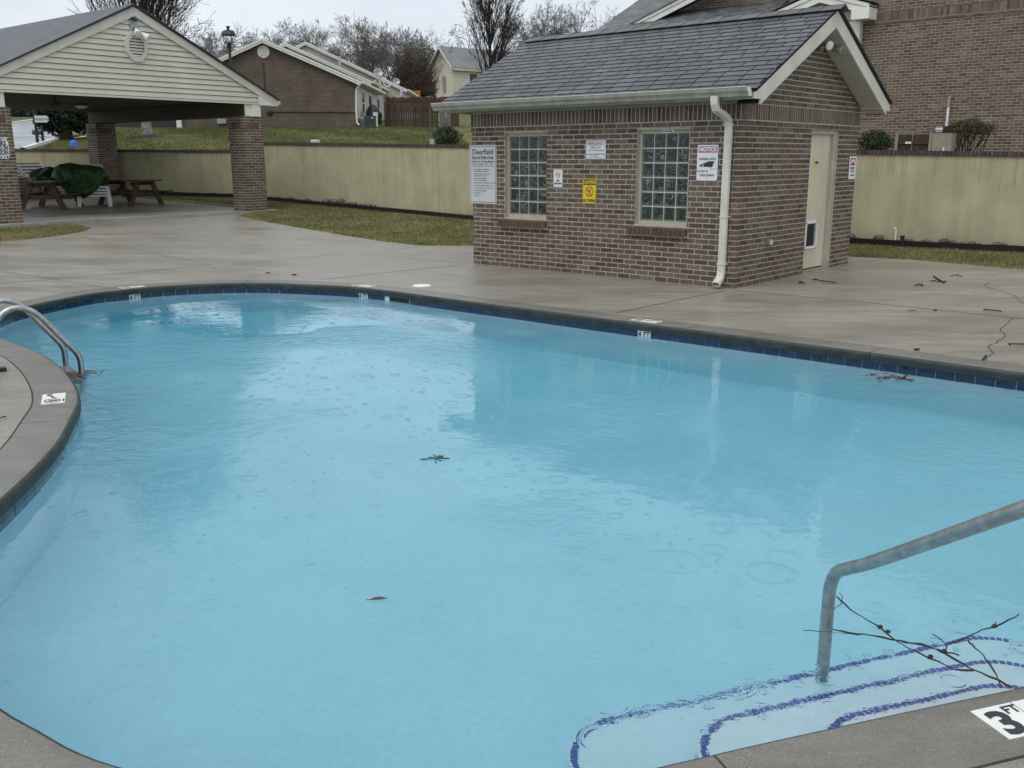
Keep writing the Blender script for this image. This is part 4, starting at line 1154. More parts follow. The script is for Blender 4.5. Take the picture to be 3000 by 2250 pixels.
# slab
sl = MB().prism([pw(*p, 0) - P0 for p in ()] or [(-6.75, -.35, 0), (.85, -.12, 0), (1.0, .75, 0), (.95, 8.4, 0), (-6.75, 8.4, 0)], (0, 0, -.5))
slab = sl.build('slab', M['slab'], pav)
# beams
for bx in (.08, -6.22):
    MB().box(bx, bx + .46, .02, 7.85, 2.362, 2.705).build('beam', M['stain'], pav)
    MB().box(bx + .02, bx + .44, .006, .0195, 2.362, 2.66).build('beam_cap', M['trim_white'], pav)
MB().box(.30, .56, -.022, .0055, 2.358, 2.70).build('beam_cap', M['trim_white'], pav)
# ceiling boards
npl = 40
for i in range(npl):
    y0 = -.02 + i * 7.9 / npl
    MB().box(-6.3, .56, y0 + .004, y0 + 7.9 / npl - .004, 2.708, 2.724).build('ceiling_board', M['stain'], pav)
MB().box(-6.3, .56, -.02, 7.88, 2.725, 2.735).build('ceiling', M['stain'], pav)
# gable
CX = -2.75; APX = 4.66; EH = 2.80; EX = 3.83; SLG = (APX - EH) / EX
zr2 = lambda x: APX - abs(x - CX) * SLG
nb = 15; z0g, z1g = 2.70, 4.48; bh_ = (z1g - z0g) / nb
for i in range(nb):
    za, zb = z0g + i * bh_ + .011, z0g + (i + 1) * bh_
    def half(z): return min((APX - .16 - z) / SLG, 3.26)
    ha, hb = half(za), half(zb)
    if hb < .05: hb = .05
    m = za + bh_ * .52
    hm = half(m)
    b = MB()
    # dutch-lap board: two flat bands with a step
    for (qa, qb, wa, wb, ya, yb) in ((za, m, ha, hm, -.038, -.028), (m, zb, hm, hb, -.024, -.010)):
        b.add([(CX - wa, ya, qa), (CX + wa, ya, qa), (CX + wb, yb, qb), (CX - wb, yb, qb)], [(0, 1, 2, 3)])
    b.add([(CX - hm, -.028, m), (CX + hm, -.028, m), (CX + hm, -.024, m), (CX - hm, -.024, m)], [(0, 1, 2, 3)])
    b.add([(CX - ha, -.038, za), (CX + ha, -.038, za), (CX + ha, .004, za), (CX - ha, .004, za)], [(3, 2, 1, 0)])
    b.build('siding_board', M['vinyl'], pav)
MB().prism([(CX - 3.25, .005, 2.71), (CX + 3.25, .005, 2.71), (CX + 3.25, .005, 2.95), (CX, .005, APX - .14), (CX - 3.25, .005, 2.95)], (0, .1, 0)).build('gable_wall', M['stain'], pav)  # dark backing shows below each siding board as a painted shadow line
MB().prism([(CX - 3.25, 7.78, 2.71), (CX + 3.25, 7.78, 2.71), (CX + 3.25, 7.78, 2.95), (CX, 7.78, APX - .14), (CX - 3.25, 7.78, 2.95)], (0, .1, 0)).build('gable_wall', M['vinyl'], pav)
MB().box(CX - 3.30, CX + 3.30, -.038, -.004, 2.655, 2.70).build('starter_trim', M['vinyl'], pav)
# rake boards with corner boxes
for sg in (1, -1):
    X = lambda a: CX + sg * a
    MB().prism([(X(0), -.075, APX - .02), (X(EX), -.075, EH - .02), (X(EX), -.075, EH - .17), (X(3.28), -.075, zr2(CX + 3.28) - .20), (X(0), -.075, APX - .225)], (0, .04, 0)).build('rake_board', M['trim'], pav)
    MB().prism([(X(3.26), -.070, 2.64), (X(EX - .01), -.070, 2.64), (X(EX - .01), -.070, EH - .172), (X(3.28), -.070, zr2(CX + 3.28) - .203), (X(3.26), -.070, zr2(CX + 3.26) - .203)], (0, .5, 0)).build('eave_box', M['trim_white'], pav)
    MB().box(min(X(3.23), X(3.26)), max(X(3.23), X(3.26)), -.055, -.03, 2.66, zr2(CX + 3.26) - .21).build('corner_trim', M['trim'], pav)
    MB().box(min(X(3.70), X(EX - .02)), max(X(3.70), X(EX - .02)), .43, 7.9, 2.64, EH - .06).build('fascia', M['trim'], pav)
    MB().box(min(X(EX + .0), X(EX + .09)), max(X(EX + .0), X(EX + .09)), -.05, 7.95, EH - .12, EH - .03).build('gutter', M['trim'], pav)
# roof sheets
ROOFP = shingle_rows('pavilion_shingle', (.075, .075, .08), (.105, .105, .112), (PV.x, PV.y, 0), .058)
rp_ = MB()
rp_.prism([(CX - EX - .03, -.12, EH - .03), (CX, -.12, APX + .012), (CX + EX + .03, -.12, EH - .03), (CX + EX + .03, -.12, EH - .005), (CX, -.12, APX + .045), (CX - EX - .03, -.12, EH - .005)], (0, 8.2, 0))
proof = rp_.build('roof', ROOFP, pav)
MB().prism([(CX - EX - .035, -.124, EH - .034), (CX, -.124, APX - .012), (CX + EX + .035, -.124, EH - .034), (CX + EX + .035, -.124, EH + .0), (CX, -.124, APX + .04), (CX - EX - .035, -.124, EH + .0)], (0, .006, 0)).build('shingle_edge', M['black'], proof)
# gable vent, camera, floodlight
vx, vz = pp(396, 137); vent = MB()
oct_ = lambda R, y: [(vx + R * .80 * math.cos(PI / 8 + k * PI / 4), y, vz + R * math.sin(PI / 8 + k * PI / 4)) for k in range(8)]
outer, inn = oct_(.35, -.075), oct_(.24, -.075)
vent.add(outer + inn + oct_(.37, -.025), [(k, (k + 1) % 8, 8 + (k + 1) % 8, 8 + k) for k in range(8)] + [(k, 16 + k, 16 + (k + 1) % 8, (k + 1) % 8) for k in range(8)])
ve = vent.build('gable_vent', M['trim'], pav)
MB().prism(oct_(.25, -.030), (0, .004, 0)).build('vent_back', M['black'], ve)
for i in range(7):
    z = vz - .20 + i * .065; hwid = min(.185, .25 - abs(i - 3) * .028) * .98
    MB().prism([(vx - hwid, -.07, z - .015), (vx - hwid, -.035, z + .025), (vx - hwid, -.035, z + .035), (vx - hwid, -.07, z - .003)], (2 * hwid, 0, 0)).build('louver', M['trim'], ve)
fx, fz = pp(390, 80)
fb = MB().box(fx - .11, fx + .11, -.05, -.028, fz - .13, fz + .11).build('floodlight', M['steel_dull'], pav)
for sx_, dz_, dd in ((-.02, -.09, (-.2, -.8, -.7)), (.14, -.16, (.55, -.6, -.6))):
    e2 = Vector((fx + sx_, -.17, fz + dz_)); MB().tube([(fx, -.05, fz), e2], .022, 8).build('arm', M['steel_dull'], fb)
    Tq = Matrix.Translation(e2) @ Vector(dd).normalized().to_track_quat('Z', 'Y').to_matrix().to_4x4()
    MB().lathe([(.03, -.06), (.05, 0), (.085, .10), (.085, .12)], 14, T=Tq).build('bulb_housing', M['sign_white'], fb); MB().lathe([(.08, .121), (.05, .128), (.001, .13)], 14, T=Tq).build('lens', M['lamp_glass'], fb)
cx_, cz_ = pp(388, 58)
MB().tube([(cx_ - .06, -.05, cz_ + .03), (cx_ + .04, -.12, cz_ - .02)], .035, 10).build('security_camera', M['black'], pav)
# ceiling dome light and fan
pl = PM.inverted() @ at_z(237, 303, P0.z + 2.70)
MB().lathe([(.17, 0), (.17, -.05), (.16, -.07)], 18, c=(pl.x, pl.y, 2.707)).build('ceiling_light', M['stain'], pav)
MB().lathe([(.155, -.0701), (.13, -.11), (.07, -.135), (.002, -.142)], 18, c=(pl.x, pl.y, 2.707)).build('light_dome', M['lamp_glass'], pav)
pl = PM.inverted() @ at_z(163, 303, P0.z + 2.55)
MB().lathe([(.02, .16), (.02, .03), (.10, .02), (.12, -.03), (.06, -.08)], 14, c=(pl.x, pl.y, 2.55)).build('fan_motor', M['stain'], pav)
for k in range(5):
    a = k * 2 * PI / 5 + .3; MB().bar((pl.x + .1 * math.cos(a), pl.y + .1 * math.sin(a), 2.55), (pl.x + .62 * math.cos(a), pl.y + .62 * math.sin(a), 2.56), .13, .012).build('fan_blade', M['stain'], pav)
# column sign
sx1, sz1 = pp(26, 436); sxt, szt = pp(23, 403); sxb, szb = pp(29, 466)
hS = szt - szb; wS = .50
s = sign_base('pavilion_sign', 'black and white KEEP DRINKS & FOOD sign on the left brick column', PM @ T(sx1 - wS / 2, -.006, (szt + szb) / 2), wS, hS, M['sign_white'], None)
flatart(s, [rect(-wS / 2 + .003, wS / 2 - .003, hS * .34, hS * .497), rect(-wS / 2 + .003, wS / 2 - .003, -hS * .497, -hS * .335)], M['black'], -.003, 'band')
text('PLEASE KEEP', s, wS / 2 - .015, hS * .415, .098, M['sign_white'], y=-.0045, bold=.0045, align='RIGHT', sx=.62)
text('DRINKS', s, wS / 2 - .055, hS * .235, .13, M['ink'], bold=.006, align='RIGHT', sx=.74)
text('& FOOD IN', s, wS / 2 - .018, hS * .02, .13, M['ink'], bold=.006, align='RIGHT', sx=.66)
text('PAVILION', s, wS / 2 - .018, -hS * .205, .13, M['ink'], bold=.006, align='RIGHT', sx=.70)
text('AREA ONLY', s, wS / 2 - .010, -hS * .415, .098, M['sign_white'], y=-.0045, bold=.0045, align='RIGHT', sx=.72)

# ------------------------------------------------------------------ apartment building
AO = 13.3; AM = HM @ T(0, AO, 0)
apt = empty('apartment_building', AM, 'large brown brick apartment building behind the pool house', 'building')
ac = hp(2521, 60, AO)[0]; bandb, bandt = 4.855, 5.06
mb = MB(); mb.box(ac + .004, 9.0, .003, .4, 1.0, 9.0); mb.box(ac + .004, ac + .3, .4, 1.4, 1.0, 9.0)
it = []
z = 1.45; k = 0
while z < 6.2:
    if not (bandb - .02 < z + BH / 2 < bandt):
        for a, b, q0, q1 in bond(ac, 4.4, z, 1, k): it.append((((a + b) / 2, .045, (q0 + q1) / 2), (b - a, .09, BH), (0, -1, 0)))
    z += BC; k += 1
x = ac
while x < 4.4: it.append(((x + .029, .037, bandb + .1), (.0575, .09, .193), (0, -1, 0))); x += .0677
for a, b, q0, q1 in bond(ac - .01, 4.4, bandb - .075, 1, 0): it.append((((a + b) / 2, .03, (q0 + q1) / 2), (b - a, .09, BH), (0, -1, 0)))
for k2 in range(70):                                        # return face at the corner
    for a, b, q0, q1 in bond(.1, 1.3, 1.45 + k2 * BC, 1, k2): it.append(((ac + .045, (a + b) / 2, (q0 + q1) / 2), (.09, b - a, BH), (-1, 0, 0)))
# left wing, set back, under the raking gable
YL = 1.30
rl = hp(1815, 88, AO + .75); rh = hp(1985, 0, AO + .75); rsl = (rh[1] - rl[1]) / (rh[0] - rl[0])
gapx = rl[0] + 5.2
zrk = lambda x: rl[1] + (min(x, 2 * gapx - x) - rl[0]) * rsl
mb.prism([(rl[0] + .1, 1.303, 1.0), (ac + .1, 1.303, 1.0), (ac + .1, 1.303, zrk(ac + .1) - .12), (gapx, 1.303, zrk(gapx) - .12), (rl[0] + .1, 1.303, zrk(rl[0] + .1) - .12)], (0, .3, 0))
awall = mb.build('wall', M['mortar_far'], apt)
z = 4.5; k = 0
while z < 7.4:
    def gt(zt): q = (zt + .20 - rl[1]) / rsl + rl[0]; return (q, ac)
    lo = max(gt(z + BH)[0], rl[0] - 3)
    if z + BH < 5.35 - .0: lo = max(lo, rl[0] + .1)
    for a, b, q0, q1 in bond(ac - 9.4, ac - .02, z, 1, k, (), gt): it.append((((a + b) / 2, YL + .045, (q0 + q1) / 2), (b - a, .09, BH), (0, -1, 0)))
    z += BC; k += 1
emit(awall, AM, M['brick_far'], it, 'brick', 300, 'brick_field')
# gable rake on the left wing (double moulded) and the long front roof slope beyond it
for yy, d0, d1 in ((.75, .0, .09), (.78, .095, .24)):
    MB().prism([(rl[0] - .25, yy, zrk(rl[0] - .25) - d0), (gapx, yy, zrk(gapx) - d0), (gapx, yy, zrk(gapx) - d1), (rl[0] - .25, yy, zrk(rl[0] - .25) - d1)], (0, .06, 0)).build('rake_board', M['trim_white'], apt)
MB().prism([(rl[0] - .3, .72, zrk(rl[0] - .3) + .03), (gapx, .72, zrk(gapx) + .03), (2 * gapx - rl[0] + .3, .72, zrk(rl[0] - .3) + .03), (2 * gapx - rl[0] + .3, .72, zrk(rl[0] - .3)), (gapx, .72, zrk(gapx)), (rl[0] - .3, .72, zrk(rl[0] - .3))], (0, 6, 0)).build('roof', shingle_rows('apartment_gable_shingle', (.10, .10, .105), (.14, .14, .15), (HY.x, HY.y, 0), .06), apt)
MB().box(rl[0] - .2, gapx, .84, 1.3, 0, 0).build('rake_soffit', M['stain'], apt) if False else None
e0 = hp(1735, 98, AO + .3)
APR = shingle_rows('apartment_shingle', (.09, .095, .092), (.17, .175, .17), (HX.x, HX.y, 0), .075, .55)
MB().prism([(e0[0] - .02, .3 - 1.5, e0[1] - 1.5 * .50), (e0[0] - .02, .3 + 7, e0[1] + 7 * .50), (e0[0] - .02, .3 + 7, e0[1] + 7 * .50 - .06), (e0[0] - .02, .3 - 1.5, e0[1] - 1.5 * .50 - .06)], (gapx - e0[0], 0, 0)).build('roof', APR, apt)
MB().box(e0[0] + .4, rl[0] + .6, 1.6, 7, 1.0, 4.9).build('wall', M['brick_far'], apt)
# entry bay: small white-trimmed gable with shake panel and corner post
tp = hp(2547, 25, AO - .45); lf = hp(2262, 38, AO - .45); bx0, bx1 = lf[0], tp[0]; bmx = (bx0 + bx1) / 2; bsl = .30; bap = lf[1] + (bmx - bx0) * bsl + .02
bay = apt
for sg in (-1, 1):
    xe = bx0 if sg < 0 else bx1
    for yy, d0, d1, mt in ((-.50, .02, .11, 'trim_white'), (-.47, .115, .27, 'trim_white')):
        MB().prism([(xe, yy, lf[1] - d0), (bmx, yy, bap - d0), (bmx, yy, bap - d1), (xe, yy, lf[1] - d1)], (0, .05, 0)).build('rake_board', M[mt], bay)
    MB().prism([(xe, -.44, lf[1] - .03), (bmx, -.44, bap - .03), (bmx, -.44, bap - .06), (xe, -.44, lf[1] - .06)], (0, .60, 0)).build('bay_soffit', M['trim'], bay)
MB().prism([(bx0 - .06, -.53, lf[1]), (bmx, -.53, bap + .02), (bx1 + .06, -.53, lf[1]), (bx1 + .06, -.53, lf[1] + .03), (bmx, -.53, bap + .05), (bx0 - .06, -.53, lf[1] + .03)], (0, 2.2, 0)).build('bay_roof', M['roof_dark'], bay)
MB().box(bx1 - .42, bx1 + .02, -.5, .0, lf[1] - .36, lf[1] - .10).build('eave_return', M['trim_white'], bay)
MB().prism([(bx0 + .1, .12, 4.1), (bx1 - .1, .12, 4.1), (bx1 - .1, .12, lf[1] - .1), (bmx, .12, bap - .08), (bx0 + .1, .12, lf[1] - .1)], (0, .1, 0)).build('bay_wall', M['trim'], bay)
for sg in (-1, 1):
    xe = bx0 + .25 if sg < 0 else bx1 - .25
    MB().prism([(xe, .08, lf[1] - .22), (bmx, .08, bap - .30), (bmx, .08, bap - .42), (xe, .08, lf[1] - .34)], (0, .035, 0)).build('panel_trim', M['trim'], bay)
shake = simple('shake_panel_paint', (.40, .40, .31), .7, .12, 6)
for r in range(5):
    zz = lf[1] - .55 + r * .145; off0 = .12 * (r % 2); hlf = max(.0, min(bx1 - bmx - .45, (bap - .42 - zz - .14) / bsl)); x = bmx - hlf
    while x < bmx + hlf - .02:
        w = min(.20, bmx + hlf - x); MB().box(x + .004, x + w - .004, .098 - .008, .118, zz, zz + .138).build('shake', shake, bay); x += .22
pL, pR = hp(2487, 100, AO - .2)[0], hp(2517, 100, AO - .2)[0]
MB().box(pL, pR, -.20, .12, 1.4, lf[1] - .36).build('corner_post', M['trim_white'], bay)
MB().box(pR, ac - .002, -.02, .5, 1.4, lf[1] - .2).build('corner_trim', M['trim'], bay)
# meter box and conduit
m0, m1 = hp(2748, 371, AO), hp(2765, 388, AO)
mt = MB().box(m0[0], m1[0], -.12, 0, m1[1], m0[1]).build('meter_box', M['steel_dull'], apt); MB().box(m0[0] - .01, m1[0] + .01, -.13, -.121, m1[1] + .06, m1[1] + .10).build('meter_lip', M['sign_white'], mt)
c0, c1 = hp(2784, 282, AO), hp(2774, 378, AO)
MB().tube([(c1[0], -.05, c1[1]), (c1[0], -.05, c0[1] - .25)], .028, 10).build('conduit', M['sign_white'], apt); MB().tube([(c1[0], -.05, c0[1] - .25), (c1[0], -.05, c0[1])], .036, 10).build('conduit_cap', M['plate'], apt)
MB().box(c1[0] - .05, c1[0] + .05, -.09, 0, c1[1] - .02, c1[1] + .04).build('conduit_strap', M['iron'], apt)

# ------------------------------------------------------------------ duplex row on the rise
def gable_unit(name, label, xr, xl, y0, y1, zb, eave, apexz, mats, wall_part_mat):
    root = empty(name, (0, 0, 0), label, 'house', 'row houses stepping up the rise')
    xm = (xl + xr) / 2; ov = .38; sl = (apexz - eave) / (xr + ov - xm)
    MB().prism([(xl, y0, zb - 1), (xr, y0, zb - 1), (xr, y0, eave - .0 + ov * sl - .12), (xm, y0, apexz - .12), (xl, y0, eave + ov * sl - .12)], (0, .25, 0)).build('gable_wall', wall_part_mat, root)
    MB().box(xr - .2, xr, y0 + .25, y1, zb - 1, eave + .1).build('side_wall', M['siding_tex'], root); MB().box(xl, xl + .2, y0 + .25, y1, zb - 1, eave + .1).build('side_wall', M['siding_tex'], root)
    MB().prism([(xl - ov, y0 - .25, eave), (xm, y0 - .25, apexz), (xr + ov, y0 - .25, eave), (xr + ov, y0 - .25, eave + .10), (xm, y0 - .25, apexz + .10), (xl - ov, y0 - .25, eave + .10)], (0, y1 - y0 + .3, 0)).build('roof', M['roof_dark'], root)
    for sg, xe in ((1, xr + ov), (-1, xl - ov)):
        MB().prism([(xe, y0 - .30, eave + .07), (xm, y0 - .30, apexz + .07), (xm, y0 - .30, apexz - .14), (xe - sg * .1, y0 - .30, eave - .12)], (0, .05, 0)).build('rake_board', M['trim_white'], root)
        MB().prism([(xe, y0 - .33, eave + .09), (xm, y0 - .33, apexz + .09), (xm, y0 - .33, apexz - .02), (xe, y0 - .33, eave - .02)], (0, .03, 0)).build('rake_trim', M['trim_white'], root)
        MB().box(min(xe, xe + sg * .12), max(xe, xe + sg * .12), y0 - .25, y1, eave - .02, eave + .10).build('gutter', M['trim_white'], root)
    MB().box(xr + .02, xr + ov, y0 - .2, y1, eave - .06, eave - .02).build('eave_soffit', M['soffit'], root)
    return root
u1 = gable_unit('row_house', 'brown brick gable end of the row house nearest the stucco wall', -8.66, -18.64, 55.0, 64.0, 3.35, 5.66, 7.92, None, M['brick_tex'])
yw = 54.99
vc = at_y(772, 152, yw)
MB().lathe([(.34, 0), (.34, .05), (.30, .07)], 24, T=T(vc.x, yw, vc.z) @ RX(PI / 2)).build('round_vent', M['trim_white'], u1)
sv = MB()
for i in range(5): sv.box(vc.x - .26 + abs(i - 2) * .04, vc.x + .26 - abs(i - 2) * .04, yw - .09, yw - .071, vc.z - .20 + i * .095, vc.z - .17 + i * .095)
sv.build('louver', M['soffit'], u1)
ar = MB()
for k in range(9):
    a = math.radians(20 + k * 17.5); ar.box(-.05, .05, -.02, 0, .37, .55, T(vc.x, yw, vc.z) @ RY(PI / 2 - a))
ar.build('brick_arch', M['brick_far'], u1)
a1, a2 = at_y(772, 185, yw), at_y(777, 270, yw)
MB().tube([(a1.x, yw - .02, a1.z), (a2.x, yw - .02, a2.z)], .025, 6).build('cable', M['iron'], u1)
p1, p2 = at_y(790, 328, yw), at_y(1040, 330, yw)
MB().tube([(p1.x, yw - .02, p1.z), ((p1.x + p2.x) / 2, yw - .02, p1.z - .02), (p2.x, yw - .02, p2.z)], .022, 6).build('cable', M['iron'], u1)
MB().lathe([(.16, 0), (.16, .06), (.10, .08)], 14, T=T(p1.x, yw, p1.z - .05) @ RX(PI / 2)).build('hose_reel', M['iron'], u1)
d1 = [at_y(1056, 243, 54.7), at_y(1050, 255, 54.9), at_y(1043, 262, 55.0), at_y(1043, 320, 55.0), at_y(1046, 360, 55.0), at_y(1053, 366, 54.8)]
MB().tube(d1, .055, 6).build('downspout', M['trim_white'], u1)
mbx = at_y(652, 355, yw); MB().box(mbx.x - .25, mbx.x + .25, yw - .2, yw, mbx.z - .13, mbx.z + .13).build('utility_box', M['steel_dull'], u1)
# windows of the side wall
def side_win(pxa, pxb, zt, zb2, xw=-8.66):
    ya, yb = (at_plane(q, 300, Vector((xw, 0, 0)), Vector((1, 0, 0))).y for q in (pxa, pxb))
    f = MB()
    for q in ((ya - .06, ya, zb2 - .06, zt + .06), (yb, yb + .06, zb2 - .06, zt + .06), (ya, yb, zt, zt + .06), (ya, yb, zb2 - .06, zb2), (ya, yb, (zt + zb2) / 2 - .03, (zt + zb2) / 2 + .03)): f.box(xw, xw + .05, *q)
    w = f.build('window', M['trim_white'], u1); MB().box(xw, xw + .02, ya, yb, zb2, zt).build('pane', M['glass_dark'], w)
side_win(1059.5, 1066.5, 5.34, 4.13); side_win(1079, 1087, 5.34, 4.1); side_win(1104.5, 1110.5, 5.34, 4.1)
dv0, dv1 = (at_plane(q, 300, Vector((-8.66, 0, 0)), Vector((1, 0, 0))).y for q in (1090.5, 1097))
MB().box(-8.66, -8.62, dv0, dv1, 3.5, 5.35).build('door', M['trim'], u1)
# solid block painted black as shade at the left end of the brick gable
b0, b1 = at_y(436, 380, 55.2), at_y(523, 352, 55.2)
MB().box(b0.x - 2.5, b1.x, 55.2, 58, b0.z - 1, b1.z + .6).build('porch_shade', M['black'], u1)
q0 = at_y(528, 380, 54.9); MB().box(q0.x - .13, q0.x + .13, 54.75, 54.95, q0.z - .3, q0.z + 1.2).build('porch_post', M['trim_white'], u1)
units = [('second row house with cream siding gable rising behind the brick gable', -9.39, -19.57, 64.3, 72.5, 4.2, 6.36, 8.75), ('farthest row house with cream siding gable at the top of the row', -8.01, -21.9, 72.8, 84, 5.0, 6.43, 9.77)]
for lb, xr, xl, y0, y1, zb, ev, ax in units:
    u = gable_unit('row_house', lb, xr, xl, y0, y1, zb, ev, ax, None, siding_texture('cream_gable_siding', (.60, .58, .49), .16))
    for k in range(2):
        xs_ = (xl + xr) / 2 + 3.2 + k * 2.6 if lb.startswith('second') else None
        if xs_: 
            zz = ax - (xs_ - (xl + xr) / 2) * (ax - ev) / (xr + .38 - (xl + xr) / 2)
            MB().tube([(xs_, y0 + 1, zz - .3), (xs_, y0 + 1, zz + .75)], .09, 8).build('vent_pipe', M['soffit'], u)
# far houses
def far_house(name, label, x0, x1, y0, y1, zb, ev, ap, wm, rm, ridge='y'):
    root = empty(name, (0, 0, 0), label, 'house')
    MB().box(x0, x1, y0, y1, zb - 2, ev).build('wall', wm, root)
    if ridge == 'y':
        xm = (x0 + x1) / 2; MB().prism([(x0, y0 - .01, ev), (x1, y0 - .01, ev), (xm, y0 - .01, ap)], (0, y1 - y0, 0)).build('gable', wm, root)
        for sg, xe in ((-1, x0 - .4), (1, x1 + .4)):
            MB().prism([(xe, y0 - .4, ev - .25), (xm, y0 - .4, ap), (xm, y0 - .4, ap + .22), (xe, y0 - .4, ev - .03)], (0, y1 - y0 + .8, 0)).build('roof', rm, root)
            MB().prism([(xe, y0 - .46, ev - .30), (xm, y0 - .46, ap - .05), (xm, y0 - .46, ap + .2), (xe, y0 - .46, ev - .05)], (0, .06, 0)).build('rake_board', M['trim'], root)
    else:
        ym = (y0 + y1) / 2; MB().prism([(x0 - .01, y0, ev), (x0 - .01, y1, ev), (x0 - .01, ym, ap)], (x1 - x0 + .02, 0, 0)).build('gable', wm, root)
        MB().prism([(x0 - .3, y0 - .4, ev - .25), (x0 - .3, ym, ap), (x0 - .3, ym, ap + .2), (x0 - .3, y0 - .4, ev - .02)], (x1 - x0 + .6, 0, 0)).build('roof', rm, root)
        MB().prism([(x0 - .3, y1 + .4, ev - .25), (x0 - .3, ym, ap), (x0 - .3, ym, ap + .2), (x0 - .3, y1 + .4, ev - .02)], (x1 - x0 + .6, 0, 0)).build('roof', rm, root)
    return root
# the beige house turned so that we see its gable and its long eave side
YB = 118.0
bh = empty('beige_house', T(*at_y(1327, 272, YB)) @ RZ(math.radians(38)), 'beige two storey house with pale grey roof on the far rise', 'house')
hB, wB_, lB = 2.9, 4.6, 13.0
MB().box(0, lB, 0, wB_, -2, hB).build('wall', M['beige'], bh)
MB().prism([(0, 0, hB), (0, wB_, hB), (0, wB_ / 2, hB + 2.35)], (.2, 0, 0)).build('gable', M['beige'], bh)
for sg in (1, -1):
    ye = -.45 if sg > 0 else wB_ + .45
    MB().prism([(-.4, ye, hB - .25), (-.4, wB_ / 2, hB + 2.35), (-.4, wB_ / 2, hB + 2.6), (-.4, ye, hB - .02)], (lB + .8, 0, 0)).build('roof', M['roof_grey'], bh)
    MB().prism([(-.46, ye, hB - .35), (-.46, wB_ / 2, hB + 2.28), (-.46, wB_ / 2, hB + 2.58), (-.46, ye, hB - .05)], (.06, 0, 0)).build('rake_board', M['trim'], bh)
MB().box(-.3, lB, -.5, -.4, hB - .35, hB - .12).build('gutter', M['soffit'], bh)
MB().box(2.5, 3.6, -.02, 0, 1.2, 2.3).build('window', M['glass_dark'], bh)
MB().box(-.25, -.02, 1.5, 1.9, .3, 2.0).build('utility_box', M['steel_dull'], bh)
p = at_y(1250, 283, 135)
far_house('grey_house', 'pale grey house partly hidden behind the beige house', p.x - 3.0, p.x + 4.5, 135, 145, p.z - 1, p.z + 1.8, p.z + 3.1, simple('pale_grey_siding', (.46, .47, .48), .8, .1, 1), M['roof_grey'], 'x')
p = at_y(600, 190, 86)
far_house('dark_roof_house', 'house with a dark shingle roof peeking over the pavilion roof', p.x - 6, p.x + 4.2, 86, 96, p.z - 3, p.z, p.z + 1.25, M['brick_tex'], M['roof_dark'], 'x')

# ================================================================== VEGETATION
def segs_mesh(segs, sides, mat, name):
    n = len(segs)
    A = np.array([s[0] for s in segs], float); B = np.array([s[1] for s in segs], float); ra = np.array([s[2] for s in segs]); rb = np.array([s[3] for s in segs])
    d = B - A; L = np.linalg.norm(d, axis=1, keepdims=True); L[L < 1e-6] = 1; d /= L
    ref = np.where(np.abs(d[:, 2:3]) < .9, np.array([[0, 0, 1.]]), np.array([[1., 0, 0]]))
    u = np.cross(d, ref); u /= np.linalg.norm(u, axis=1, keepdims=True); w = np.cross(d, u)
    V = np.zeros((n, 2 * sides, 3))
    for k in range(sides):
        a = 2 * PI * k / sides; o = u * math.cos(a) + w * math.sin(a)
        V[:, k] = A + o * ra[:, None]; V[:, sides + k] = B + o * rb[:, None]
    F = []
    base = np.arange(n)[:, None] * 2 * sides
    fs = [np.concatenate([base + k, base + (k + 1) % sides, base + sides + (k + 1) % sides, base + sides + k], 1) for k in range(sides)]
    F = np.concatenate(fs, 0)
    return quad_mesh(V.reshape(-1, 3), F, mat, name)
def quad_mesh(V, F, mat, name, nper=4):
    me = bpy.data.meshes.new(name)
    me.vertices.add(len(V)); me.vertices.foreach_set('co', np.asarray(V, np.float32).ravel())
    me.loops.add(F.size); me.loops.foreach_set('vertex_index', F.astype(np.int32).ravel())
    me.polygons.add(len(F)); me.polygons.foreach_set('loop_start', np.arange(0, F.size, nper, dtype=np.int32)); me.polygons.foreach_set('loop_total', np.full(len(F), nper, np.int32))
    me.materials.append(mat); me.update(calc_edges=True); return me
def grow(rng, out, p, d, L, r, depth, P):
    n = max(2, int(L / P['seg'][min(depth, len(P['seg']) - 1)])); st = L / n; nch = P['n'][depth] if depth < len(P['n']) else 0
    spawn = sorted(rng.uniform(P['from'][depth], P.get('to', 1.0)) for _ in range(nch)) if nch else []
    si = 0; r1 = r
    for i in range(n):
        wob = P['wob']; d = (d[0] + rng.gauss(0, wob), d[1] + rng.gauss(0, wob), d[2] + rng.gauss(0, wob) + P['up'])
        m = math.sqrt(d[0] ** 2 + d[1] ** 2 + d[2] ** 2); d = (d[0] / m, d[1] / m, d[2] / m)
        q = (p[0] + d[0] * st, p[1] + d[1] * st, p[2] + d[2] * st); rn = max(P['rmin'], r * (1 - P['taper'] * (i + 1) / n))
        out[min(depth, 9)].append((p, q, r1, rn))
        while si < len(spawn) and spawn[si] <= (i + 1) / n:
            a = rng.uniform(*P['ang']); az = rng.uniform(0, 2 * PI)
            dv = Vector(d); o = dv.orthogonal().normalized(); b = dv.cross(o); s = math.sin(a)
            c = dv * math.cos(a) + (o * math.cos(az) + b * math.sin(az)) * s
            grow(rng, out, q, tuple(c), L * rng.uniform(*P['len']) * (1 - P.get('shr', .35) * spawn[si]), max(P['rmin'], rn * P.get('rk', .68)), depth + 1, P); si += 1
        p, r1 = q, rn
def bare_tree_mesh(seed, P, mt, mc, hgt, trunk_r):
    rng = random.Random(seed); out = [[] for _ in range(10)]
    grow(rng, out, (0, 0, -.3), (0, 0, 1), hgt, trunk_r, 0, P)
    return segs_mesh(out[0] + out[1], 6, mt, 'trunk'), segs_mesh(sum(out[2:], []), 3, mc, 'crown')
def put_tree(meshes, loc, s, rot, label, group=None, name='bare_tree', cat='tree'):
    o = empty(name, T(*loc) @ RZ(rot) @ Matrix.Scale(s, 4), label, cat, group)
    link('trunk', meshes[0], o); link('crown', meshes[1], o); return o
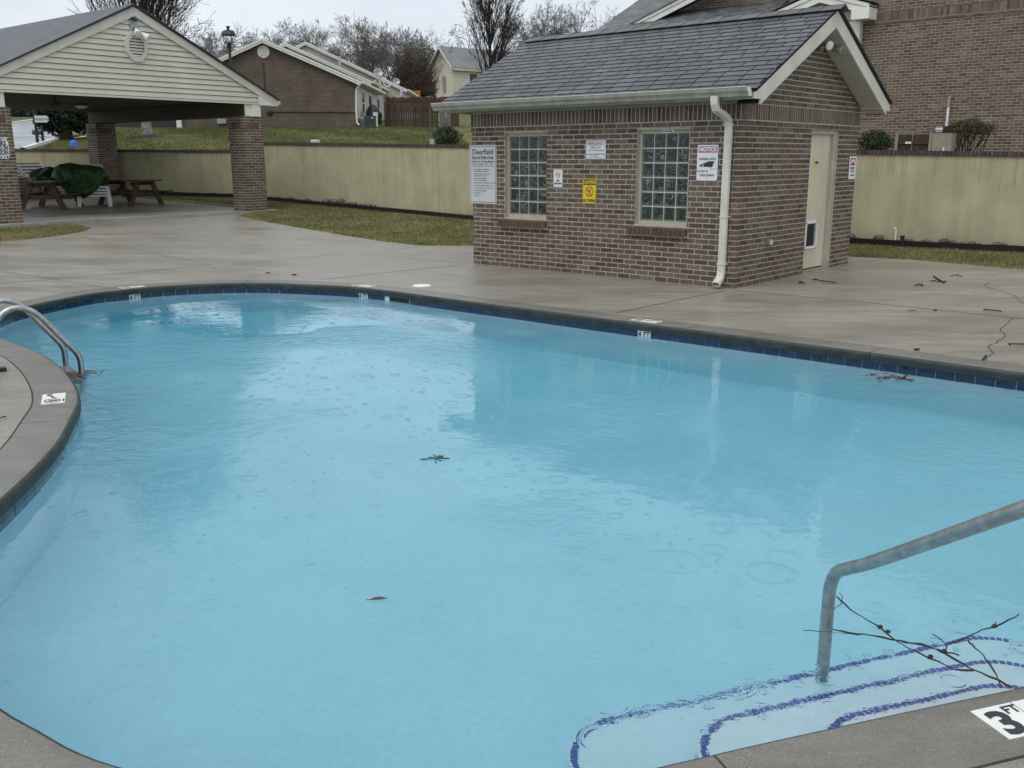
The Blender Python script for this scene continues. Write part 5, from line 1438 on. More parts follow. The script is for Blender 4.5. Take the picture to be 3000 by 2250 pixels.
PEAR = dict(seg=[.45, .5, .35, .28], n=[46, 12, 7, 3], wob=.035, up=.045, taper=.80, rmin=.008, ang=(.30, .60), len=(.50, .68), shr=.50, rk=.42)
PEAR['from'] = [.10, .12, .12, .2]
pear = bare_tree_mesh(11, PEAR, M['bark'], M['bark'], 10.5, .20)
b = hill(432, 396)
put_tree(pear, (b.x, b.y, H(b.x, b.y)), 1.0, .6, 'large bare upright pear tree rising over the pavilion roof')
PEAR2 = dict(PEAR); PEAR2['n'] = [46, 10, 6, 2]; PEAR2['from'] = [.05, .12, .15, .2]; PEAR2['len'] = (.44, .58); PEAR2['ang'] = (.26, .56); PEAR2['rk'] = .50; PEAR2['shr'] = .56; PEAR2['up'] = .040; PEAR2['rmin'] = .008; PEAR2['wob'] = .028
pear2 = bare_tree_mesh(23, PEAR2, M['bark'], M['bark'], 9.2, .18)
q = at_y(1432, 262, 62); put_tree(pear2, (q.x, q.y, q.z - 1.2), .86, 1.1, 'tall bare upright pear tree behind the pool house roof')
MB().lathe([(.27, 0), (.24, .25), (.21, .6), (.2, 1.0)], 12, c=(0, 0, 0)).build('trunk_base', M['bark_pale'], [o for o in bpy.data.objects if o.name.startswith('bare_tree')][0])
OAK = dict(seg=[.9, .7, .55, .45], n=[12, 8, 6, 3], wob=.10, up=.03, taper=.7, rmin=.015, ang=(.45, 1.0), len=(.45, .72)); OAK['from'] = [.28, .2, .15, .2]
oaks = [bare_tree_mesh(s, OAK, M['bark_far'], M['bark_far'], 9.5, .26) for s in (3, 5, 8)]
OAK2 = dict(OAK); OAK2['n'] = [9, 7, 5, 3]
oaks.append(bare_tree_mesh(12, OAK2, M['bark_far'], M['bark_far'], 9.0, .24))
row = [(812, 118, 0), (862, 108, 1), (905, 100, 2), (950, 97, 0), (1000, 96, 1), (1050, 99, 2), (1100, 110, 0), (1145, 122, 1), (1215, 124, 3), (1275, 124, 3), (1560, 70, 2), (1610, 48, 0), (1660, 70, 1), (612, 120, 3), (650, 130, 1), (690, 135, 2), (580, 124, 3), (1720, 40, 3)]
tw = ['tall bare tree at the left end of the far wood line', 'bare spreading tree in the far wood line above the row house roofs', 'bare spreading tree in the far wood line above the row house roofs', 'bare spreading tree in the far wood line above the row house roofs', 'bare spreading tree in the far wood line above the row house roofs',
      'bare spreading tree in the far wood line above the row house roofs', 'bare spreading tree in the far wood line above the row house roofs', 'bare tree at the right end of the far wood line above the satellite dish', 'open branched bare tree above the round brown thicket', 'thin bare tree just left of the beige house roof',
      'bare tree rising behind the pool house ridge right of the pear tree', 'largest bare tree rising behind the pool house ridge', 'bare tree behind the pool house ridge toward the apartment roof', 'bare tree left of the street lamp over the pavilion roof', 'bare tree right beside the street lamp', 'low bare tree over the brick gable left slope', 'small bare tree at the left behind the pavilion rake', 'small bare tree against the sky beside the apartment roof']
ORD = ['first', 'second', 'third', 'fourth', 'fifth', 'sixth', 'seventh', 'eighth', 'ninth', 'tenth']
kk_ = 0
for (px, pt, k), lb in zip(row, tw):
    yy = 128 + (px * 7 % 23) - 8; top = at_y(px, pt, yy); gz = H(top.x, min(yy, 150)) 
    hgt = {0: 11.6, 1: 11.6, 2: 11.6, 3: 11.0}[k]; s = max(.45, (top.z - gz) / hgt)
    grp = 'bare trees of the far wood line' if 'above the row house roofs' in lb else None
    if grp: lb = ORD[kk_] + ' from the left of the bare spreading trees above the row house roofs'; kk_ += 1
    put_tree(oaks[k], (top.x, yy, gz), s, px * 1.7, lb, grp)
# second, deeper row: reads as a wood
rng = random.Random(4); wood = []
for i in range(26):
    x = rng.uniform(-48, 6); y = rng.uniform(146, 165); s = rng.uniform(.7, .95)
wv, wf = [], []
def wood_mass():
    segs = []
    rng = random.Random(9); P = dict(OAK); P['n'] = [10, 6, 5]; P['seg'] = [1.2, 1.0, .8]; P['rmin'] = .03
    for i in range(13):
        out = [[] for _ in range(10)]; x = rng.uniform(-52, 10); y = rng.uniform(150, 175)
        grow(rng, out, (x, y, 8.5), (0, 0, 1), rng.uniform(8, 10.5), .25, 0, P); segs += sum(out, [])
    o = link('wood', segs_mesh(segs, 3, M['bark_far'], 'wood')); tag(o, 'far grey wood of bare trees on the horizon', 'wood', kind='stuff')
wood_mass()
# round brown thicket
q = at_y(1205, 270, 95); rg = random.Random(31); sg_ = []
for i in range(420):
    a = rg.uniform(0, 2 * PI); e = math.acos(rg.uniform(.0, 1.0)); R = rg.uniform(.75, 1.0); p = Vector((rg.uniform(-.5, .5), rg.uniform(-.5, .5), 0)); r = .03
    end = Vector((3.0 * math.sin(e) * math.cos(a), 3.0 * math.sin(e) * math.sin(a), 4.4 * math.cos(e) * .95 + .4)) * R
    for k in range(1, 8):
        t = k / 7; n_ = Vector((end.x * t ** .8, end.y * t ** .8, end.z * t)) + Vector((rg.gauss(0, .10), rg.gauss(0, .10), rg.gauss(0, .05))); r2 = .034 * (1 - .55 * t)
        sg_.append((tuple(p), tuple(n_), r, r2))
        for b_ in range(2 if k > 2 else 0):
            d_ = Vector((rg.gauss(0, .3), rg.gauss(0, .3), rg.uniform(.2, .6))); sg_.append((tuple(n_), tuple(n_ + d_), .018, .010))
        p, r = n_, r2
thk = empty('bare_thicket', T(q.x, q.y, q.z - .6), 'dense round brown bare thicket between the row houses and the beige house', 'shrub')
link('twigs', segs_mesh(sg_, 3, M['twig_brown'], 'twigs'), thk)

def leafy(name, loc, rad, n, size, mat, label, seed=1, cat='shrub', shape=None, trunk=None, Mx=None, core=None):
    rng = np.random.default_rng(seed)
    P = rng.normal(size=(n * 3, 3)); P /= np.linalg.norm(P, axis=1, keepdims=True)
    lump = 1 + .16 * np.sin(P[:, 0] * 6 + seed) * np.cos(P[:, 1] * 5) + .10 * np.sin(P[:, 2] * 9 + P[:, 0] * 7)
    R = lump * (rng.uniform(0, 1, len(P)) ** .30)
    P = P * R[:, None]
    if shape is not None: P = P[shape(P)]
    P = P[:n] * np.array(rad)
    m = len(P); a = rng.normal(size=(m, 3)); a /= np.linalg.norm(a, axis=1, keepdims=True); b = rng.normal(size=(m, 3)); b -= a * (a * b).sum(1, keepdims=True); b /= np.linalg.norm(b, axis=1, keepdims=True)
    sz = size * rng.uniform(.6, 1.3, (m, 1)); V = np.stack([P - a * sz, P + b * sz * .5, P + a * sz, P - b * sz * .5], 1).reshape(-1, 3)
    F = np.arange(m * 4).reshape(m, 4)
    root = empty(name, T(*loc), label, cat); link('foliage', quad_mesh(V, F, mat, 'foliage'), root)
    if trunk: trunk(root)
    return root
# clipped bush by the wall, left of the pool house
c = at_y(1309, 401, 26.2); 
def stems(n, r, h, mat, sp=.5, seed=3, r0=.015):
    def f(root):
        rg = random.Random(seed); mb = MB()
        for i in range(n):
            a = rg.uniform(0, 2 * PI); e = rg.uniform(.2, 1); k = [(0, 0, -h), (math.cos(a) * r * e * .4, math.sin(a) * r * e * .4, -h * .45), (math.cos(a) * r * e * .8, math.sin(a) * r * e * .8, h * rg.uniform(0, .6))]
            mb.tube(cr_spline(k, .12), r0, 5)
        mb.build('stem', mat, root)
    return f
leafy('round_bush', (c.x, c.y, c.z), (.36, .36, .31), 2600, .028, M['evergreen'], 'round clipped evergreen bush on the wall top left of the pool house', 2, trunk=stems(8, .3, .32, M['bark']))
# right: clipped hedge bushes in front of the apartment wall
def aw(s, y, z): return HM @ Vector((s, y, z))
s0, z0 = hp(2566, 412, 9.6); s1, _ = hp(2513, 412, 9.6); s2, _ = hp(2622, 412, 9.6)
p = aw(s0, 9.6, z0 - .02); leafy('clipped_shrub', tuple(p), ((s2 - s1) / 2 * .95, .38, .23), 2600, .026, M['evergreen'], 'low dark clipped shrub beside the wooden gate', 5, trunk=stems(7, .3, .4, M['bark']))
s0, z0 = hp(2838, 372, 9.7); s1, _ = hp(2770, 380, 9.7); s2, _ = hp(2914, 380, 9.7)
def vase(P): return (P[:, 2] > -.35) | (np.random.default_rng(3).uniform(size=len(P)) < .22)
p = aw((s1 + s2) / 2, 9.7, z0 - .06)
sh = leafy('clipped_shrub', tuple(p), ((s2 - s1) / 2 * .97, .42, .22), 2400, .022, M['hedge_rust'], 'wide flat topped rusty shrub with bare stems against the apartment wall', 6, shape=vase)
mb = MB(); rg = random.Random(8)
for i in range(34):
    tx = rg.uniform(-.52, .52); ty = rg.uniform(-.3, .3); bx = tx * .3 + rg.uniform(-.12, .12)
    mb.tube(cr_spline([(bx, ty * .3, -.68), (bx + (tx - bx) * .35 + rg.uniform(-.05, .05), ty * .5, -.42), (bx + (tx - bx) * .75, ty * .8, -.15), (tx, ty, .08)], .08), [.013] * 0 or .009, 5)
mb.build('stem', M['bark'], sh)
# dark round street tree
b = hill(193, 410); cz = at_y(200, 352, b.y)
def trk(root):
    mb = MB(); h = cz.z - b.z
    mb.tube([(0, 0, -h - .2), (-.02, 0, -h + .3), (.03, 0, -h * .5), (0, 0, 0)], [.32, .24, .2, .14], 10)
    for a in range(5): mb.tube([(0, 0, -h * .45), (math.cos(a * 1.3) * .6, math.sin(a * 1.3) * .6, -.1), (math.cos(a * 1.3) * 1.0, math.sin(a * 1.3) * 1.0, .5)], [.12, .08, .03], 6)
    mb.build('trunk', M['bark'], root)
k = b.y / FPX
st = leafy('evergreen_tree', (b.x, b.y, cz.z + .25), (80 * k, 78 * k, 56 * k), 9000, .075, M['evergreen_dark'], 'dark round crowned evergreen tree beside the wet street', 9, 'tree', trunk=trk)
q = at_y(300, 350, 62); leafy('evergreen_tree', (q.x, q.y, q.z), (2.4, 1.6, 1.5), 5000, .09, M['evergreen_dark'], 'dark evergreen tree behind the rear brick column of the pavilion', 10, 'tree', trunk=stems(3, .3, 2.2, M['bark'], r0=.12))
for px, py, yy, r, lb in ((70, 330, 88, 2.6, 'low dark hedge beyond the street at the left column'), (140, 322, 92, 3.2, 'low dark hedge beyond the street behind the street sign')):
    q = at_y(px, py, yy); leafy('hedge', (q.x, q.y, q.z), (r, 1.2, .9), 3000, .12, M['evergreen_dark'], lb, px, 'hedge')
q = at_y(1246, 196, 140); leafy('pine_tree', (q.x, q.y, q.z), (2.6, 2.0, 3.0), 3000, .16, M['evergreen'], 'dark green pine just left of the beige house', 14, 'tree', trunk=stems(2, .2, 6, M['bark'], r0=.2))
q = at_y(1340 - 13, 262, 100); leafy('dark_shrub', tuple(at_y(1256, 276, 112)), (1.0, .9, 1.6), 1600, .08, M['evergreen_dark'], 'small dark rounded shrub at the beige house corner', 15)
# mulch ring under the pear tree
b = hill(436, 402); mb = MB(); mb.lathe([(1.05, -.15), (.95, -.02), (.6, .06), (.2, .10)], 24, c=(b.x, b.y, H(b.x, b.y))); tag(mb.build('mulch_mound', M['mulch']), 'dark mulch mound round the pear tree trunk', 'mulch bed', kind='stuff')

# grass blades
def blades(name, n, poly, zf, h, w, mat, seed, label, dens=None):
    rng = np.random.default_rng(seed); xs = np.array([p[0] for p in poly]); ys = np.array([p[1] for p in poly]); got = []
    need = n
    while need > 0:
        X = rng.uniform(xs.min(), xs.max(), need * 3); Y = rng.uniform(ys.min(), ys.max(), need * 3); ok = inside_np(X, Y, poly)
        if dens is not None: ok &= dens(X, Y)
        got.append(np.stack([X[ok], Y[ok]], 1)[:need]); need -= len(got[-1])
        if len(got) > 40: break
    P = np.concatenate(got)[:n]; Z = np.array([zf(x, y) for x, y in P]); m = len(P)
    a = rng.uniform(0, 2 * PI, m); hh = h * rng.uniform(.5, 1.3, m); ww = w * rng.uniform(.6, 1.3, m); le = rng.normal(0, .5, (m, 2)) * hh[:, None]
    B = np.column_stack([P, Z - .008]); D = np.column_stack([np.cos(a) * ww / 2, np.sin(a) * ww / 2, np.zeros(m)])
    V = np.stack([B - D, B + D, B + np.column_stack([le, hh])], 1).reshape(-1, 3)
    o = link(name, quad_mesh(V, np.arange(m * 3).reshape(m, 3), mat, name, 3)); tag(o, label, 'grass', kind='stuff'); return o
def notdeck(X, Y): return ~inside_np(X, Y, deck_poly)
wl0 = WR + WD * 21
lawnA = [g2(1372, 720), g2(1240, 720.5), g2(1132, 709), g2(1014, 691), g2(876, 667.5), g2(750, 645.5), g2(702, 632), (pw(1.0, .4).x, pw(1.0, .4).y), (pw(1.0, 8.4).x, pw(1.0, 8.4).y), (wl0.x - 4, wl0.y + .2), (wl0.x, wl0.y - .25), (-1.12, 23.8), (.6, 22.4), (1.2, 18.2)]
blades('grass', 52000, lawnA, G, .050, .014, M['grass'], 1, 'short dormant grass of the lawn between pool house and pavilion', notdeck)
lawnC = [g2(2470, 751), g2(2488, 752), g2(2680, 762), g2(2840, 776), g2(3000, 791), (9.4, 12.9), (9.2, 15.8), (8.6, 16.2), (6.3, 18.0), (4.9, 19.0)]
blades('grass', 26000, lawnC, G, .045, .010, M['grass'], 2, 'short grass strip below the stucco wall at the right', notdeck)
lawnB = [g2(-40, 652), g2(108, 650), g2(170, 654), g2(228, 660), g2(266, 669), g2(250, 677), g2(200, 687), g2(120, 697), g2(-40, 713)]
blades('grass', 9000, lawnB, G, .045, .012, M['grass'], 3, 'small grass island in front of the left brick column', notdeck)
hp_ = [(-17, 31.6), (-8.2, 31), (-7.6, 30.2), (-.6, 24.5), (1.4, 23.2), (-1, 30), (-4, 62), (-9, 56), (-19, 54.6), (-26, 52), (-17, 36)]
blades('grass', 60000, hp_, H, .085, .030, M['grass_green'], 4, 'green grass of the rising lawn behind the wall')

# ================================================================== OBJECTS
# ------------------------------------------------------------------ black edging and stones at the wall foot
def edging(a, b, label):
    n = 40; mb = MB(); nrm = Vector((-(b - a).y, (b - a).x, 0)).normalized()
    if nrm.y > 0: nrm = -nrm
    for i in range(n + 1):
        p = a.lerp(b, i / n) + nrm * .28; z = G(p.x, p.y)
        for q, dz in ((p, -.1), (p, .115 + .012 * math.sin(i * 1.7)), (p - nrm * .03, .115), (p - nrm * .03, -.1)): mb.v.append((q.x, q.y, z + dz))
    mb.f = [(i * 4 + k, i * 4 + k + 1, i * 4 + 5 + k, i * 4 + 4 + k) for i in range(n) for k in range(3)]; mb.m = [0] * len(mb.f)
    o = mb.build('bed_edging', M['rubber']); tag(o, label, 'edging')
    mm = MB()
    for i in range(n + 1):
        p = a.lerp(b, i / n); z = G(p.x, p.y)
        for w in (.25, .0): q = p + nrm * w; mm.v.append((q.x, q.y, z + .09))
    mm.f = [(i * 2, i * 2 + 1, i * 2 + 3, i * 2 + 2) for i in range(n)]; mm.m = [0] * n
    tag(mm.build('mulch', M['mulch']), 'dark soil in the narrow bed at the wall foot', kind='stuff')
edging(wA, wB, 'black plastic bed edging along the foot of the long stucco wall')
edging(w2a, Vector((-14, 30.6, 0)), 'black plastic bed edging along the foot of the lower wall behind the pavilion')
def stone_mesh(seed):
    rg = random.Random(seed); bm = bmesh.new(); bmesh.ops.create_icosphere(bm, subdivisions=2, radius=1)
    for v in bm.verts:
        v.co *= 1 + .14 * math.sin(v.co.x * 3 + seed) * math.cos(v.co.y * 4 + seed * 2) + rg.uniform(-.03, .03)
    me = bpy.data.meshes.new('stone'); bm.to_mesh(me); bm.free(); me.materials.append(M['rock'])
    me.polygons.foreach_set('use_smooth', [True] * len(me.polygons)); return me
stones = [stone_mesh(i) for i in range(5)]
wn_ = Vector((-WD.y, WD.x, 0)); wn_ = wn_ if wn_.y < 0 else -wn_
def stone(px, sz, k, label, group=None, flat=.6):
    # on the bed along the long wall: find the wall point below this picture column
    p = at_plane(px, 500, WR, wn_); q = Vector((p.x, p.y, 0)) + wn_ * .19
    o = link('stone', stones[k % 5], None, T(q.x, q.y, G(q.x, q.y) + .09 + sz * flat * .55) @ RZ(px * .37) @ Matrix.Diagonal((sz, sz * .8, sz * flat, 1)))
    tag(o, label, 'stone', group)
stone(2519, .085, 0, 'brown rounded stone at the wall foot next to the pool house corner', flat=.8)
stone(2602, .115, 1, 'grey rounded stone at the wall foot left of the white pipe', flat=.6)
stone(2795, .10, 2, 'flat brown stone in the middle of the right wall foot'); stone(2823, .08, 3, 'dark brown stone beside the flat brown stone at the wall foot')
stone(2955, .10, 2, 'orange brown flat stone at the wall foot by the picture edge', flat=.5); stone(2976, .06, 4, 'pale stone beside the orange brown one at the wall foot')
for i, px in enumerate((2536, 2621, 2690, 2705, 2735, 2746, 2758, 2850, 2880, 2900)):
    stone(px, .045 + .02 * (i % 3), i, ORD[i] + ' from the left of the small river stones along the right wall foot', 'small stones along the right wall foot', .5)
for i, px in enumerate((803, 822, 860, 872, 905, 912)):
    stone(px, .06 + .02 * (i % 3), i, ORD[i] + ' from the left of the dark small stones beside the pavilion column', 'stones along the left wall foot', .5)
stone(970, .15, 1, 'large flat stone in the left bed, first of the stone cluster', flat=.55); stone(993, .14, 0, 'large brown stone second in the left bed cluster', flat=.6); stone(1010, .12, 3, 'tall dark stone third in the left bed cluster', flat=.9)
for i, px in enumerate((1022, 1036, 1050, 1066, 1078, 1092, 1108)):
    stone(px, .07 + .015 * (i % 3), i, ORD[i] + ' brown stone right of the large stones in the left bed', 'stones trailing from the left bed cluster', .6)
# white pipe and black stake by the right wall
p = at_plane(2647, 500, WR, wn_); q = Vector((p.x, p.y, 0)) + wn_ * .12; z = G(q.x, q.y)
tag(MB().tube(cr_spline([(q.x, q.y, z), (q.x, q.y, z + .26), (q.x - .012, q.y, z + .31), (q.x - .04, q.y, z + .325)], .03), .015, 8).build('pipe_stub', M['white_stone'], smooth=True), 'white plastic pipe stub standing at the right wall foot', 'pipe')
p = at_plane(2677, 500, WR, wn_); q = Vector((p.x, p.y, 0)) + wn_ * .30; z = G(q.x, q.y)
tag(MB().box(q.x - .03, q.x + .03, q.y - .02, q.y + .02, z, z + .19).box(q.x - .04, q.x + .04, q.y - .025, q.y + .025, z + .19, z + .205).build('edging_stake', M['rubber']), 'black stake standing up from the edging at the right wall', 'stake')

# ------------------------------------------------------------------ gate behind the right wall
gx0, gz0 = hp(2634, 392, 9.2); gx1, gz1 = hp(2726, 389, 9.2); gb = 1.55
gt_ = empty('slatted_gate', HM @ T(gx0, 9.2, 0), 'dark brown slatted wooden gate with a small white label behind the right wall', 'gate')
GW = gx1 - gx0; ns = 22
for i in range(ns):
    a = i * GW / ns; link('slat', box_mesh(GW / ns - .006, .02, 2.09 - gb, M['fence'], 'slat'), gt_, T(a + GW / ns / 2, 0, (gb + 2.09) / 2))
for z in (1.68, 1.90): MB().box(0, GW, -.035, -.011, z, z + .035).build('rail', M['fence_red'], gt_)
for xx in (-.05, GW): MB().box(xx, xx + .05, -.05, .05, gb - .2, 2.12).build('post', M['plate'], gt_)
MB().box(GW * .455, GW * .47, -.03, -.011, gb, 2.09).build('gate_gap', M['steel_dull'], gt_)
lb_ = MB().box(GW * .25, GW * .445, -.045, -.038, 1.905, 1.945).build('label_plate', M['sign_white'], gt_)
MB().box(GW + .06, GW + .43, -.05, .55, gb - .2, 2.10).build('pillar', M['plate'], gt_); MB().box(GW + .28, GW + .31, -.054, -.051, 1.66, 1.83).build('pillar_mark', M['sign_white'], gt_)

# ------------------------------------------------------------------ pool ladder and handrail
lad_d = Vector((math.cos(math.radians(218)), math.sin(math.radians(218)), 0))
W1_, W2_ = at_z(240, 1098, -.13), at_z(193, 1069, -.13)
lad = empty('pool_ladder', (0, 0, 0), 'stainless steel pool ladder with two arched rails at the left bulge', 'ladder')
prof_l = [(-.0, -1.0), (0, -.5), (0, -.13), (.0, -.02), (.022, .06), (.13, .205), (.28, .405), (.385, .475), (.48, .478), (.56, .425), (.615, .33), (.635, .18), (.635, .0)]
for Wp in (W1_, W2_):
    pts = cr_spline([Wp + lad_d * s + Vector((0, 0, z + .13)) for s, z in prof_l], .04)
    MB().tube(pts, .0242, 14).build('rail', M['steel'], lad, smooth=True)
    e2 = pts[-1]; MB().lathe([(.055, 0), (.055, .008), (.03, .022)], 16, c=(e2.x, e2.y, .001)).build('rail_flange', M['steel'], lad)
for z in (-.155, -.43, -.70):
    a, b = W1_ + lad_d * .03, W2_ + lad_d * .03
    MB().bar((a.x, a.y, z), (b.x, b.y, z), .085, .03).build('tread', M['steel_dull'], lad)
hr = empty('handrail', (0, 0, 0), 'stainless steel handrail rising from the pool entry steps', 'handrail')
hd = Vector((math.cos(math.radians(-70)), math.sin(math.radians(-70)), 0)); Wp = at_z(2420, 1848, -.13)
prof_h = [(0, -.56), (0, -.3), (0, -.02), (.004, .06), (.03, .125), (.09, .168), (.2, .237), (.5, .447), (.8, .66), (1.1, .87), (1.22, .93), (1.33, .93), (1.41, .87), (1.44, .76), (1.44, .3), (1.44, 0)]
hpts = cr_spline([Wp + hd * s + Vector((0, 0, z + .13)) for s, z in prof_h], .03)
MB().tube(hpts, .0242, 18).build('rail', M['steel'], hr, smooth=True)
e2 = hpts[-1]; MB().lathe([(.055, 0), (.055, .008), (.03, .022)], 16, c=(e2.x, e2.y, .001)).build('rail_flange', M['steel'], hr)

# ------------------------------------------------------------------ depth markers in the coping
def marker(name, label, c, ang, parts):
    o = empty(name, T(c.x, c.y, .0025) @ RZ(ang), label, 'depth marker')
    for i, kind in enumerate(parts):
        x = (i - (len(parts) - 1) / 2) * .156
        t = MB().box(-.0755, .0755, -.0755, .0755, -.004, .0).build('tile', M['tile_white'], o, T(x, 0, 0))
        if kind == '3':
            text('3', t, -.018, -.012, .155, M['ink'], y=.0012, bold=.0055, flat=True, sx=1.05); text('FT', t, .048, .043, .052, M['ink'], y=.0012, bold=.001, flat=True)
        elif kind == 'no':
            R = ring(t, 0, .005, .054, .009, M['dark_red'], math.radians(-45)); R.matrix_basis = T(0, 0, .0005) @ RX(-PI / 2)
            sy = flatart(t, [stroke((-.02, -.03), (.012, .01), .010), stroke((.0, -.01), (.026, .032), .010), disc(-.028, .012, .009)], M['dark_red']); sy.matrix_basis = T(0, 0, .0005) @ RX(-PI / 2)
            text('NO DIVING', t, 0, -.066, .016, M['ink'], y=.0012, flat=True)
        elif kind == 'man':
            sy = flatart(t, [stroke((-.058, .005), (.0, .016), .014), stroke((-.005, .018), (.03, .045), .012), stroke((.028, .045), (.060, .010), .012), disc(-.063, -.006, .009)], M['ink']); sy.matrix_basis = T(0, 0, .0005) @ RX(-PI / 2)
    return o
a3 = math.atan2(NT.y, NT.x)
c3 = at_z(2841, 2085) + NT * .0765 - NN * .0765; c3b = c3 + NT * .078
marker('depth_marker', 'white 3 FT depth marker on the coping at the entry steps', c3b, a3, ['3', 'no'])
cb = (Vector((-3.248, 6.303, 0)) + Vector((-3.224, 6.625, 0))) / 2; ab = math.atan2(6.575 - 6.303, -3.367 + 3.248)
marker('depth_marker', 'white no diving marker with red ring on the left bulge coping', cb, ab, ['no', 'man'])
for lb, pa, pb in (('white no diving marker on the far coping in front of the right window', (1872, 932), (1940, 944)), ('white marker on the far coping beside the round cover', (1052, 831), (1112, 834)), ('white marker on the far coping at the left end of the pool', (345, 844), (418, 840))):
    i = nearest_i(at_z((pa[0] + pb[0]) / 2, (pa[1] + pb[1]) / 2)); c = off(.16)[i]; t = (OUT[(i + 2) % N] - OUT[i - 2]).normalized()
    marker('depth_marker', lb, c, math.atan2(t.y, t.x) + (0 if t.x > 0 else PI), ['no', 'man'])
lid = MB(); lid.lathe([(.125, 0), (.125, .006), (.115, .010), (.0, .011)], 26, c=(-1.19, 12.46, .0)); tag(lid.build('skimmer_cover', M['white_stone']), 'round white skimmer cover set in the far deck', 'cover')

# ------------------------------------------------------------------ twigs, leaves and floating debris
def twig(paths, label, group=None, name='twig', cat='twig', mat='twig'):
    mb = MB()
    for pts, r in paths: mb.tube(cr_spline(pts, .03), r, 5)
    o = mb.build(name, M[mat]); return tag(o, label, cat, group)
def gp_(lst, dz=.008): return [ground(*p) + Vector((0, 0, dz + .006 * (i % 2))) for i, p in enumerate(lst)]
twig([(gp_([(2735, 811), (2752, 823), (2766, 830)]), .012), (gp_([(2751, 823), (2746, 828)]), .009), (gp_([(2752, 824), (2763, 828), (2771, 825)]), .009)], 'forked black twig on the deck, thickest of the fallen twigs')
twig([(gp_([(2725, 825), (2742, 825)]), .008)], 'short straight twig just left of the forked black twig')
twig([(gp_([(2680, 838), (2692, 835), (2703, 839)]), .008), (gp_([(2693, 835), (2704, 836)]), .005)], 'short bent twig below the forked black twig')
twig([(gp_([(2783, 811), (2803, 807), (2818, 812)]), .005), (gp_([(2803, 807), (2806, 812)]), .004)], 'thin arched twig to the right above the forked black twig')
twig([(gp_([(2381, 820), (2392, 822), (2404, 824), (2420, 827), (2449, 830)]), .007), (gp_([(2392, 819), (2383, 821)]), .006)], 'long thin twig in front of the pool house door')
twig([(gp_([(2339, 831), (2345, 828), (2357, 832)]), .008), (gp_([(2345, 824), (2347, 831)]), .006)], 'small star shaped twig left of the door twig')
twig([(gp_([(2881, 909), (2900, 911), (2935, 914)]), .007)], 'straight twig lying above the long deck joint at the right')
twig([(gp_([(2659, 911), (2683, 913)]), .004)], 'pale thin twig below the long deck joint'); twig([(gp_([(2736, 911), (2744, 911)]), .010)], 'stubby black twig end below the long deck joint')
twig([(gp_([(2954, 1009), (2968, 1012), (3010, 1010)]), .006), (gp_([(2955, 1010), (2960, 1014)]), .005)], 'curved twig at the right picture edge near the crack')
twig([(gp_([(2679, 1026), (2686, 1028), (2692, 1025)]), .009)], 'little curled twig on the coping at the right'); twig([(gp_([(2880, 1056), (2888, 1046)]), .010)], 'black twig scrap at the end of the deck crack')
twig([(gp_([(778, 801), (792, 801)]), .008)], 'dark twig scrap on the far deck left of the round cover'); twig([(gp_([(856, 806), (868, 807)]), .010)], 'second dark twig scrap on the far deck')
twig([(gp_([(-4, 1229), (10, 1227), (18, 1223)]), .004)], 'thin twig at the left picture edge on the bulge deck')
o = MB(); b_ = ground(0, 1088); o.box(-.09, .045, -.035, .035, .0, .03, T(b_.x, b_.y, 0) @ RZ(.6)); tag(o.build('rail_anchor', M['iron']), 'black metal anchor on the bulge deck at the left picture edge', 'anchor')
# dead branch tangled at the handrail
def bz(lst): return [at_z(px, py, z) for px, py, z in lst]
br = [(bz([(2965, 2012, .004), (2900, 1983, .02), (2853, 1962, .03), (2768, 1914, .03), (2700, 1888, .0), (2627, 1876, -.02), (2560, 1862, -.05), (2500, 1857, -.08), (2440, 1843, -.10)]), .0042),
      (bz([(2452, 1748, .10), (2465, 1762, .08), (2505, 1795, .04), (2560, 1826, .02), (2600, 1855, .0), (2640, 1886, -.01), (2700, 1918, -.02), (2760, 1945, -.02), (2800, 1961, .0), (2853, 1963, .03)]), .0036),
      (bz([(2768, 1914, .03), (2776, 1888, .05), (2800, 1880, .07), (2830, 1868, .09), (2880, 1845, .13), (2915, 1836, .16), (2988, 1798, .22)]), .0030),
      (bz([(2915, 1836, .16), (2920, 1822, .17)]), .0022), (bz([(2776, 1888, .05), (2755, 1872, .05), (2732, 1857, .05)]), .0018),
      (bz([(2836, 1878, .0), (2872, 1912, .02), (2905, 1953, .02), (2925, 1990, .015), (2936, 2016, .006)]), .0034),
      (bz([(2768, 1912, .03), (2790, 1914, .03), (2810, 1918, .03)]), .0030), (bz([(2353, 1846, -.12), (2400, 1850, -.12), (2470, 1855, -.10), (2520, 1860, -.08)]), .0018),
      (bz([(2440, 1787, .06), (2462, 1772, .08), (2470, 1750, .10), (2460, 1737, .12)]), .0016), (bz([(2625, 1876, -.02), (2690, 1888, .01), (2765, 1909, .03)]), .0026)]
mb = MB()
for pts, r in br:
    q = cr_spline(pts, .02); q = [p + Vector((random.uniform(-1, 1), random.uniform(-1, 1), random.uniform(-1, 1))) * .0022 for p in q]
    mb.tube(q, [r * .78 * (1 + .28 * math.sin(i * .9)) for i in range(len(q))], 6)
for px, py, z in ((2600, 1852, .0), (2578, 1838, .01), (2765, 1909, .035), (2913, 1836, .16), (2725, 1925, -.01)):
    p = at_z(px, py, z); mb.tube([p + Vector((-.006, 0, -.003)), p + Vector((0, 0, .004)), p + Vector((.007, .003, 0))], .0065, 6)
tag(mb.build('dead_branch', M['twig']), 'dead forked branch caught on the handrail over the entry steps', 'branch')
